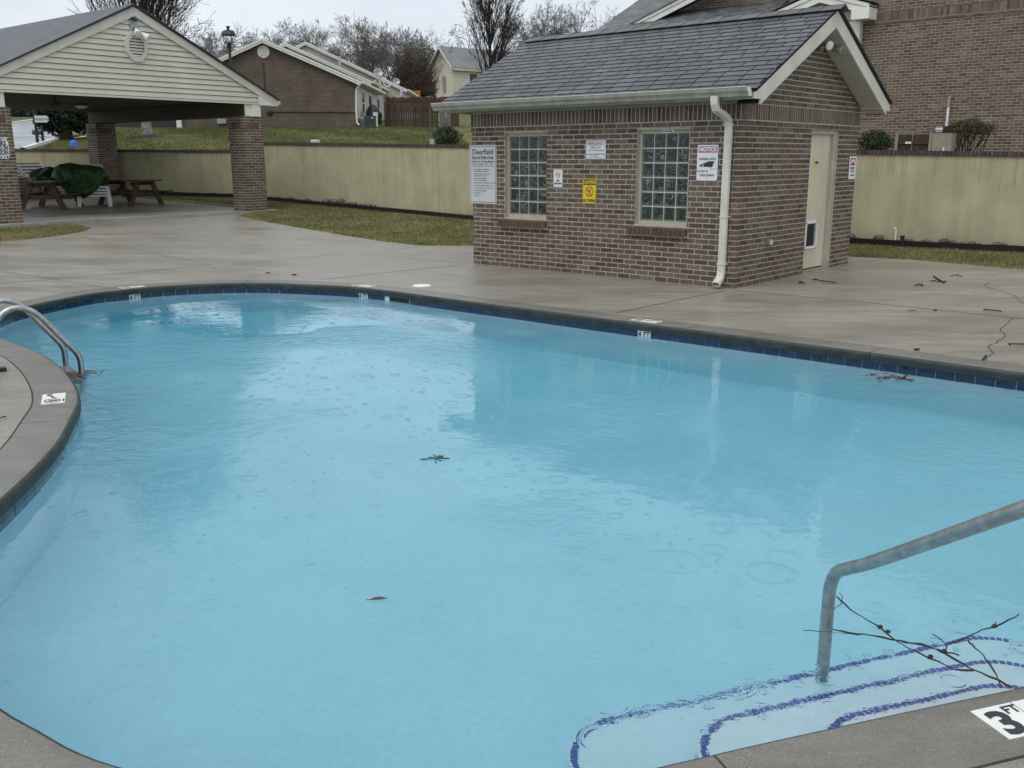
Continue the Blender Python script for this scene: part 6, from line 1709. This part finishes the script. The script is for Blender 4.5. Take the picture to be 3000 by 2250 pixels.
def leaf_mesh(L, w, curl, mat):
    mb = MB(); n = 6
    for i in range(n + 1):
        t = i / n; ww = w * math.sin(PI * min(1, t * .95 + .03)) ; z = curl * math.sin(PI * t)
        mb.v += [(L * (t - .5), -ww, z + .15 * ww), (L * (t - .5), 0, z), (L * (t - .5), ww, z + .15 * ww)]
    for i in range(n):
        for k in range(2): mb.f.append((i * 3 + k, (i + 1) * 3 + k, (i + 1) * 3 + k + 1, i * 3 + k + 1)); mb.m.append(0)
    mb.box(-L * .66, -L * .48, -.001, .001, 0, .002)
    return mb.mesh('leaf', mat)
lf1 = leaf_mesh(.078, .015, .002, M['leaf_brown']); lf2 = leaf_mesh(.085, .022, .006, M['leaf_brown']); lf3 = leaf_mesh(.06, .015, .005, M['leaf_tan'])
p = at_z(1109, 1757, WATER_Z); tag(link('leaf', lf1, None, T(p.x, p.y, WATER_Z + .003) @ RZ(.15)), 'single brown leaf floating alone in the near water', 'leaf')
def litter(name, label, pts, n, spread, meshes, seed, twigs=0, zz=WATER_Z + .004, squash=(1, 1)):
    rg = random.Random(seed); V = MB()
    for i in range(n):
        c = Vector(pts[rg.randrange(len(pts))]) + Vector((rg.gauss(0, spread) * squash[0], rg.gauss(0, spread) * squash[1], rg.uniform(0, .010)))
        Tm = T(c.x, c.y, zz + c.z * 0 + rg.uniform(0, .008)) @ RZ(rg.uniform(0, 6.3)) @ RX(rg.uniform(-.3, .3)) @ Matrix.Scale(rg.uniform(.6, 1.2), 4)
        me = meshes[rg.randrange(len(meshes))]; V.add([Tm @ v.co for v in me.vertices], [tuple(q.vertices) for q in me.polygons])
    for i in range(twigs):
        c = Vector(pts[rg.randrange(len(pts))]); a = rg.uniform(0, 6.3); L = rg.uniform(.08, .2); d = Vector((math.cos(a), math.sin(a), .02)) * L
        V.tube([Vector((c.x, c.y, zz)) - d / 2, Vector((c.x, c.y, zz + .004)), Vector((c.x, c.y, zz)) + d / 2], .003, 5, mi=1)
    o = V.build(name, [meshes[0].materials[0], M['twig']]); return tag(o, label, 'leaves', kind='stuff')
zw = WATER_Z
litter('leaf_litter', 'brown dead leaves and twigs floating at the far right tile edge', [tuple(at_z(px, py, zw)) for px, py in ((2560, 1105), (2590, 1109), (2612, 1107), (2625, 1105), (2580, 1112), (2640, 1113))], 26, .035, [lf2, lf1], 2, 6)
twig([(bz([(2640, 1112, zw), (2655, 1100, zw + .05), (2662, 1092, zw + .09)]), .007), (bz([(2628, 1108, zw), (2648, 1112, zw), (2675, 1118, zw)]), .006)], 'forked dark twig floating with the leaves at the right tile edge')
litter('leaf_litter', 'brown leaf debris gathered round the ladder foot', [tuple(at_z(px, py, zw)) for px, py in ((205, 1100), (225, 1095), (215, 1108), (232, 1105), (255, 1098), (272, 1092), (300, 1090), (218, 1118))], 44, .045, [lf3, lf2, lf1], 3, 12)
litter('leaf_litter', 'rusty leaf caught in the skimmer mouth', [tuple(at_z(1183, 877, zw))], 7, .03, [lf2], 4, 2)
litter('leaf_litter', 'small tangle of pale twigs floating in the middle of the pool', [tuple(at_z(px, 1346, zw)) for px in (1274, 1282, 1290)], 3, .012, [lf3], 5, 4)
litter('leaf_litter', 'dark sunken leaves under the far left water', [tuple(at_z(px, py, zw)) for px, py in ((430, 949), (460, 948), (500, 944), (530, 941), (590, 951))], 16, .04, [leaf_mesh(.06, .018, .004, M['evergreen_dark'])], 6, 3, zz=WATER_Z - .035, squash=(1.8, .35))

# ------------------------------------------------------------------ picnic tables
def picnic_table(name, label, Mx):
    o = empty(name, Mx, label, 'picnic table', 'wooden picnic tables under the pavilion'); L = 1.83; z0 = .72
    def bd(n, x0, x1, y0, y1, z0_, z1_): MB().box(x0, x1, y0, y1, z0_, z1_).build(n, M['wood'], o)
    for i in range(5): bd('top_plank', -.37 + i * .15, -.37 + i * .15 + .142, 0, L, z0, z0 + .04)
    for s in (-1, 1):
        for i in range(2): x = s * .60 + (i - 1) * .146; bd('seat_plank', x, x + .138, 0, L, .42, .458)
    for y in (.30, L - .34):
        bd('seat_beam', -.75, .75, y, y + .04, .32, .415); bd('top_cleat', -.35, .35, y, y + .04, z0 - .10, z0 - .002)
        for s in (-1, 1): MB().bar((s * .56, y - .025, 0.0), (s * .24, y - .025, z0 - .01), .14, .04, up=(0, 1, 0)).build('leg', M['wood'], o)
    MB().bar((0, .36, .36), (0, .80, z0 - .05), .09, .04).build('brace', M['wood'], o); MB().bar((0, L - .36, .36), (0, L - .80, z0 - .05), .09, .04).build('brace', M['wood'], o)
    return o
zs_ = P0.z
fL, fR = at_z(377, 613, zs_), at_z(478, 607, zs_); mid = (fL + fR) / 2; dirx = (fR - fL).normalized(); ang_t = math.atan2(dirx.y, dirx.x)
t1 = picnic_table('picnic_table', 'wooden picnic table at the right end of the pavilion', T(mid.x, mid.y, zs_) @ RZ(ang_t) @ T(0, -.3, 0))
gL, gR = at_z(68, 622, zs_), at_z(187, 621, zs_); mid2 = (gL + gR) / 2
t2 = picnic_table('picnic_table', 'wooden picnic table beside the left brick column in front of the loungers', T(mid2.x, mid2.y, zs_) @ RZ(math.radians(4)) @ T(0, -.3, 0))

# ------------------------------------------------------------------ stacked loungers
def lounger_parts():
    W = .74; P = []
    def seat_pt(s): return (s, .36) if s <= .72 else (.72 + (s - .72) * math.cos(.66), .36 + (s - .72) * math.sin(.66))
    fr = MB()
    for sx in (-1, 1):
        pts = [(sx * W / 2, s_, z_ ) for s_, z_ in (seat_pt(0), seat_pt(.36), seat_pt(.72), seat_pt(1.1), seat_pt(1.62))]
        for a, b in zip(pts, pts[1:]): fr.bar(a, b, .045, .06)
    a, b = seat_pt(1.62); fr.bar((-W / 2, a, b), (W / 2, a, b), .05, .06); fr.bar((-W / 2, 0, .36), (W / 2, 0, .36), .05, .05)
    P.append(('frame', fr))
    for i in range(5): s_ = .10 + i * .14; P.append(('slat', MB().bar((-W / 2 + .02, s_, .375), (W / 2 - .02, s_, .375), .075, .018)))
    for i in range(6):
        s_ = .80 + i * .145; a, b = seat_pt(s_); P.append(('slat', MB().bar((-W / 2 + .02, a, b + .015), (W / 2 - .02, a, b + .015), .075, .020, up=(0, -math.sin(.66), math.cos(.66)))))
    for sx in (-1, 1):
        P.append(('leg', MB().bar((sx * (W / 2 - .02), .05, .36), (sx * (W / 2 + .015), .02, 0), .06, .09, up=(1, 0, 0))))
        P.append(('leg', MB().bar((sx * (W / 2 - .02), .95, .36), (sx * (W / 2 + .015), .98, 0), .06, .09, up=(1, 0, 0))))
    P.append(('stretcher', MB().bar((-W / 2, .95, .34), (W / 2, .95, .34), .05, .05)))
    return P
def make_lounger(mat):
    o = bpy.data.objects.new('sun_lounger', None); COL.objects.link(o)
    for n, mb in lounger_parts(): mb.build(n, mat, o)
    return o
protoW, protoG = make_lounger(M['plastic']), make_lounger(M['plastic_shaded']); usedW = usedG = False
def stack(px, py, n, rot, mat, lab, grp, zstep=.085, first=True):
    global usedW, usedG
    b = at_z(px, py, zs_)
    for k in range(n):
        if mat == 'W':
            o = copy_tree(protoW) if usedW else protoW; usedW = True
        else:
            o = copy_tree(protoG) if usedG else protoG; usedG = True
        o.matrix_basis = T(b.x, b.y, zs_ + k * zstep) @ RZ(rot)
        tag(o, lab(k, n), 'sun lounger', grp)
def lab1(k, n): return 'white resin sun lounger, lowest of the stack under the green tarp' if k == 0 else ('topmost white resin lounger of the stack under the green tarp' if k == n - 1 else ORD[k] + ' white lounger from the floor in the stack under the green tarp')
def lab2(k, n): return 'topmost shade-grey resin lounger of the leftmost stack by the brick column' if k == n - 1 else ORD[k] + ' shade-grey lounger from the floor in the leftmost stack by the brick column'
def lab3(k, n): return 'topmost shade-grey resin lounger of the middle stack behind the picnic table' if k == n - 1 else ORD[k] + ' shade-grey lounger from the floor in the middle stack behind the picnic table'
lp_, rp2 = at_z(232, 617, zs_), at_z(313, 612, zs_)
stack(280, 614, 4, PI / 2 - PTH + math.radians(-24), 'W', lab1, 'loungers stacked under the green tarp', .075)
stack(88, 603, 6, PI / 2 - PTH + math.radians(8), 'G', lab2, 'loungers in the leftmost stack')
stack(176, 600, 4, PI / 2 - PTH + math.radians(6), 'G', lab3, 'loungers in the middle stack')
# tarps
def tarp(name, label, y, top, bottom, mat, seed, depth=.5):
    """top / bottom: outlines in the picture, laid on a plane at distance y, given real depth by bulging both ways"""
    rg = random.Random(seed); n, m = 46, 24
    tx = [p[0] for p in top]; ty = [p[1] for p in top]; bx = [p[0] for p in bottom]; by = [p[1] for p in bottom]
    x0, x1 = max(tx[0], bx[0]), min(tx[-1], bx[-1]); rows = []
    for i in range(n + 1):
        px = x0 + (x1 - x0) * i / n; a, b = np.interp(px, tx, ty), np.interp(px, bx, by); col = []
        for j in range(m + 1):
            v = j / m; py = a + (b - a) * v; w = math.sin(PI * i / n) ** .5
            dpt = depth * (.35 + .65 * v) * min(1, 6 * v, 9 * (1 - v)) * w + .20 * abs(mnoise.noise(Vector((px * .022, v * 2.2, seed)))) * w + .10 * abs(mnoise.noise(Vector((px * .06 + v * 1.5, v * 4, seed + 5)))) * w
            col.append(at_y(px, py, y - dpt))
        rows.append(col)
    mb = MB()
    for col in rows: mb.v += [tuple(p) for p in col]
    k = m + 1
    mb.f = [(i * k + j, i * k + j + 1, (i + 1) * k + j + 1, (i + 1) * k + j) for i in range(n) for j in range(m)]
    o0 = len(mb.v)
    for col in rows:
        for p in col: q = p.copy(); q.y = 2 * y - p.y + .02; mb.v.append(tuple(q))
    mb.f += [(o0 + i * k + j, o0 + (i + 1) * k + j, o0 + (i + 1) * k + j + 1, o0 + i * k + j + 1) for i in range(n) for j in range(m)]; mb.m = [0] * len(mb.f)
    return tag(mb.build(name, mat, smooth=True), label, 'tarp')
tarp('tarp', 'crumpled bright green tarp draped over the stacked white loungers', 25.6, [(150, 515), (160, 490), (175, 481), (205, 476), (230, 482), (260, 484), (285, 488), (305, 500), (309, 515)],
     [(150, 520), (165, 530), (180, 548), (195, 565), (212, 578), (240, 582), (262, 576), (280, 562), (293, 545), (303, 525), (309, 517)], M['tarp'], 2, .42)
tarp('tarp', 'dark green tarp bundled over the loungers behind the left picnic table', 26.6, [(82, 505), (95, 497), (120, 492), (140, 488), (165, 492), (175, 505)], [(82, 507), (95, 530), (110, 540), (140, 540), (165, 532), (175, 507)], M['tarp_dark'], 5, .35)

# ------------------------------------------------------------------ street furniture and far props
lm = at_y(672, 140, 38.5); gz = H(lm.x, lm.y)
lamp = empty('street_lamp', T(lm.x, lm.y, gz) @ T(0, 0, lm.z - gz) @ Matrix.Scale(.76, 4) @ T(0, 0, gz - lm.z), 'black lantern street lamp rising behind the pavilion roof', 'street lamp')
hb = lm.z - gz
MB().tube([(0, 0, -1.6), (0, 0, -.6), (0, 0, -.58), (0, 0, hb)], [.13, .12, .085, .07], 12).build('pole', M['iron'], lamp)
MB().lathe([(.07, hb - .05), (.13, hb + .02), (.13, hb + .08), (.08, hb + .12), (.13, hb + .17)], 12).build('lantern_base', M['iron'], lamp)
for k in range(4):
    a = PI / 4 + k * PI / 2 + .5
    MB().bar((.13 * math.cos(a), .13 * math.sin(a), hb + .17), (.30 * math.cos(a), .30 * math.sin(a), hb + .60), .03, .03).build('lantern_bar', M['iron'], lamp)
MB().lathe([(.055, hb + .15), (.06, hb + .26), (.02, hb + .3)], 8).build('lamp_socket', M['iron'], lamp)
MB().lathe([(.36, hb + .60), (.38, hb + .615), (.30, hb + .80), (.12, hb + .86), (.10, hb + .86)], 6).build('lantern_hood', M['iron'], lamp)
MB().lathe([(.07, hb + .86), (.07, hb + .96), (.11, hb + 1.0), (.11, hb + 1.03)], 10).build('finial', M['iron'], lamp)
b = hill(111, 429); tp_ = at_y(101, 322, b.y)
ss_ = empty('street_sign', T(b.x, b.y, b.z), 'white street name sign on a black post beside the mailbox', 'street sign')
MB().tube([(0, 0, -.2), (tp_.x - b.x, 0, tp_.z - b.z + .6)], .055, 10).build('post', M['iron'], ss_)
q0, q1 = at_y(103, 339, b.y), at_y(146, 359, b.y)
pl_ = MB().prism([(q0.x - b.x, -.075, q1.z - b.z), (q1.x - b.x - .07, -.075, q1.z - b.z), (q1.x - b.x, -.075, q1.z - b.z + .06), (q1.x - b.x, -.075, q0.z - b.z - .06), (q1.x - b.x - .07, -.075, q0.z - b.z), (q0.x - b.x, -.075, q0.z - b.z)], (0, .02, 0)).build('name_plate', M['sign_grey'], ss_)
text('Progression Way', pl_, (q0.x + q1.x) / 2 - b.x, (q0.z + q1.z) / 2 - b.z, .115, M['ink_grey'], y=-.078, bold=.002, sx=.62)
b = hill(127, 424); mbx_ = empty('mailbox', T(b.x, b.y, b.z), 'black mailbox on a scrolled bracket post by the street', 'mailbox')
t0_, m0_, m1_ = at_y(122, 368, b.y), at_y(98, 395, b.y), at_y(123, 380, b.y)
MB().tube([(0, 0, -.2), (t0_.x - b.x, 0, t0_.z - b.z)], .05, 8).build('post', M['iron'], mbx_)
w_, h_ = (m1_.x - m0_.x), (m1_.z - m0_.z); x0_, z0_ = m0_.x - b.x, m0_.z - b.z
MB().prism([(x0_, -.09, z0_), (x0_, .09, z0_), (x0_, .09, z0_ + h_ * .6), (x0_, .05, z0_ + h_ * .92), (x0_, 0, z0_ + h_), (x0_, -.05, z0_ + h_ * .92), (x0_, -.09, z0_ + h_ * .6)], (w_, 0, 0)).build('box', M['iron'], mbx_)
MB().tube(cr_spline([(x0_ + w_ * .4, 0, z0_), (x0_ + w_ * .8, 0, z0_ - .10), (x0_ + w_, 0, z0_ - .3), (0, 0, z0_ - .42)], .04), .014, 6).build('bracket', M['iron'], mbx_)
b = hill(217, 429); hy = empty('fire_hydrant', T(b.x, b.y, b.z - .06), 'blue capped fire hydrant beyond the lower wall', 'hydrant')
MB().lathe([(.17, -.5), (.17, .0), (.14, .02), (.14, .04)], 14).build('barrel', M['steel_dull'], hy); MB().lathe([(.19, .04), (.19, .08), (.15, .10), (.13, .20), (.07, .26), (.03, .27), (.03, .30)], 14).build('bonnet', M['hydrant'], hy); MB().tube([(-.21, 0, -.03), (.21, 0, -.03)], .06, 8).build('nozzle', M['hydrant'], hy)
# utility pedestals and pipes on the wall top
b = at_y(1266, 418, 25.9); tag(MB().box(b.x - .06, b.x + .06, b.y - .06, b.y + .06, b.z - .15, b.z + .09).box(b.x - .065, b.x + .065, b.y - .065, b.y + .065, b.z + .09, b.z + .105).build('utility_pedestal', simple('pedestal_grey', (.36, .42, .44), .5, .1, 4)), 'pale blue utility pedestal beside the round bush', 'pedestal')
b = at_y(924, 416, 31.5); tag(MB().lathe([(.15, -.15), (.15, .06), (.13, .09), (.0, .095)], 14, c=(b.x, b.y, b.z - .02)).build('cleanout_cap', simple('cap_pale_green', (.55, .60, .50), .5, .1, 4)), 'pale green pedestal cap on the lawn edge above the wall', 'pedestal')
p1, p2 = at_y(1192, 425.5, 26.6), at_y(1252, 426.5, 26.3)
tag(MB().tube([p1, p2], .02, 8).build('pipe', M['white_stone']), 'white pipe lying along the wall coping left of the bush', 'pipe')
# fences behind
def board_fence(name, label, a, b, h, mat, bw=.14, cat='fence'):
    root = empty(name, T(a.x, a.y, 0), label, cat); d = Vector((b.x - a.x, b.y - a.y, 0)); L = d.length; d.normalize(); n = int(L / bw); rg = random.Random(int(a.x * 10)); it = []
    for i in range(n):
        s_ = (i + .5) * bw; p = d * s_; z = a.z + (b.z - a.z) * s_ / L; hh = h + rg.uniform(-.05, .03)
        it.append(((p.x, p.y, z + hh / 2 - .2), (bw - .012, .022 + rg.uniform(0, .01), round(hh + .4, 2)), (0, -1, 0)))
    emit(root, T(a.x, a.y, 0), mat, it, 'board', 300, None, RZ(math.atan2(d.y, d.x)))
    for z in (.4, h - .35): MB().bar((d.x * 0 + .0, .05, a.z + z), (d.x * L, d.y * L + .05, b.z + z), .05, .09).build('rail', mat, root)
    return root
YF = 58.5
f0, f1, f2_, f3 = at_y(1133, 373, YF), at_y(1288, 379, YF), at_y(1318, 376, YF + 4), at_y(1345, 372, YF + 9)
hf = at_y(1130, 305, YF).z - f0.z
board_fence('board_fence', 'dark weathered board fence beside the row house, nearest of the fences', f0, f1, hf, M['fence'])
board_fence('board_fence', 'grey weathered fence panel at the pool house eave', f1 + Vector((.05, .1, 0)), f2_, hf, M['fence_grey'])
board_fence('board_fence', 'reddish end panel of the fence running up the slope', f2_ + Vector((.05, .1, 0)), f3, hf, M['fence_red'])
g0, g1 = at_y(1130, 312, 68), at_y(1320, 312, 68); board_fence('board_fence', 'red brown board fence rising behind the dark fence', Vector((g0.x, 68, g0.z)), Vector((g1.x, 68, g1.z)), at_y(1130, 284, 68).z - g0.z, M['fence_red'])
g0, g1 = at_y(1156, 290, 80), at_y(1232, 290, 80); board_fence('board_fence', 'orange cedar fence panel between the umbrella and the thicket', Vector((g0.x, 80, g0.z)), Vector((g1.x, 80, g1.z)), at_y(1156, 264, 80).z - g0.z, M['fence_orange'], .3)
pf = at_y(1131, 340, YF - .1); tag(MB().box(pf.x - .09, pf.x + .09, pf.y - .09, pf.y + .09, f0.z - .3, f0.z + hf + .1).build('fence_post', M['fence_red']), 'thick fence post at the left end of the dark fence', 'post')
# closed lavender umbrella
q = at_y(1176, 290, 72); zt = at_y(1176, 258, 72).z - q.z; um = empty('umbrella', T(*q), 'closed lavender patio umbrella above the red fence', 'umbrella')
MB().lathe([(.10, 0.05), (.12, zt * .3), (.10, zt * .7), (.04, zt * .95), (.02, zt)], 10).build('canopy', M['umbrella'], um); MB().tube([(0, 0, -1.6), (0, 0, .1)], .03, 8).build('pole', M['steel_dull'], um)
# A/C unit, covered grill, bin beside the duplex
def hz(px, py, y): p = at_y(px, py, y); return p
a0, a1 = hz(1067, 373, 54.6), hz(1097, 339, 54.6)
acu = empty('air_conditioner', T(a0.x, 54.6, a0.z), 'dark green air conditioner unit at the row house corner', 'air conditioner'); w_, h_ = a1.x - a0.x, a1.z - a0.z
MB().box(0, w_, 0, .6, 0, h_ - .06).build('casing', M['ac'], acu); MB().box(-.01, w_ + .01, -.01, .61, h_ - .06, h_).build('top_cover', M['ac'], acu)
gr = MB()
for i in range(9): gr.box(w_ * (.06 + i * .105), w_ * (.09 + i * .105), -.012, -.002, .06, h_ - .1)
gr.build('grille', M['iron'], acu); MB().box(w_ * .72, w_ * .88, -.016, -.0125, h_ - .14, h_ - .09).build('label_plate', M['sign_white'], acu)
c0_, c1_ = hz(1081, 345, 56.6), hz(1104, 312, 56.6)
gcv = MB(); n = 10
gcv.lathe([(.36, -.35), (.42, .15), (.38, .42), (.22, .66), (.03, .74)], 12, c=((c0_.x + c1_.x) / 2, 56.6, c0_.z)); tag(gcv.build('covered_grill', M['black'], smooth=True), 'black covered grill behind the air conditioner', 'grill')
c0_ = hz(1062, 365, 55.6); tag(MB().lathe([(.18, -.2), (.24, .15), (.25, .32), (.12, .42), (.02, .43)], 12, c=(c0_.x, 55.6, c0_.z)).build('garden_bin', M['steel_dull']), 'grey lidded bin beside the row house downspout', 'bin')
c0_ = hz(1100, 345, 56.0); tag(MB().box(c0_.x - .12, c0_.x + .12, 55.9, 56.1, c0_.z - .5, c0_.z + .3).build('meter_post', M['trim_white']), 'pale meter post right of the air conditioner', 'post')
leafy('potted_plant', tuple(hz(1107, 345, 57.0)), (.28, .28, .45), 500, .06, M['evergreen_dark'], 'dark potted plant beside the covered grill', 21)
# satellite dishes
def dish(label, c, foot, r):
    o = empty('satellite_dish', T(*c), label, 'satellite dish'); d = Vector((.35, -.85, .4)).normalized(); Tq = d.to_track_quat('Z', 'Y').to_matrix().to_4x4()
    mb = MB(); mb.lathe([(.02, -.10), (r * .5, -.07), (r * .85, -.01), (r, .04), (r * .98, .05), (r * .8, .01), (r * .4, -.05), (.01, -.075)], 20, T=Tq); mb.build('reflector', M['steel_dull'], o, smooth=True)
    f_ = Vector(foot) - Vector(c); MB().tube([(0, .05, -.05), (f_.x, f_.y, f_.z)], .03, 8).build('mast', M['trim_white'], o); MB().tube([(.0, 0, -r * .8), d * r * 1.1], .018, 6).build('feed_arm', M['trim_white'], o); MB().lathe([(.05, 0), (.06, .1)], 8, T=T(*(d * r * 1.1)) @ Tq).build('feed_horn', M['steel_dull'], o)
dish('large satellite dish on the row house gutter', at_y(1108, 213, 62.5), at_y(1131, 255, 62.5), .30); dish('smaller satellite dish farther along the row house gutter', at_y(1161, 239, 74), at_y(1150, 262, 74), .27)
for pa, pb, yy in (((1103, 233), (1093, 240), 63), ((1150, 243), (1130, 254), 66), ((1165, 248), (1152, 256), 74)):
    a_, b_ = at_y(*pa, yy), at_y(*pb, yy); MB().tube([a_, a_.lerp(b_, .5) + Vector((0, 0, -.1)), b_], .05, 6).build('downspout_elbow', M['trim_white'], u1)

# ------------------------------------------------------------------ lettering becomes plain mesh
bpy.context.view_layer.update()
dg = bpy.context.evaluated_depsgraph_get()
for o in [o for o in bpy.data.objects if o.type == 'FONT']:
    me = bpy.data.meshes.new_from_object(o.evaluated_get(dg)); n = link('lettering', me, o.parent); n.matrix_basis = o.matrix_basis.copy()
    bpy.data.objects.remove(o)
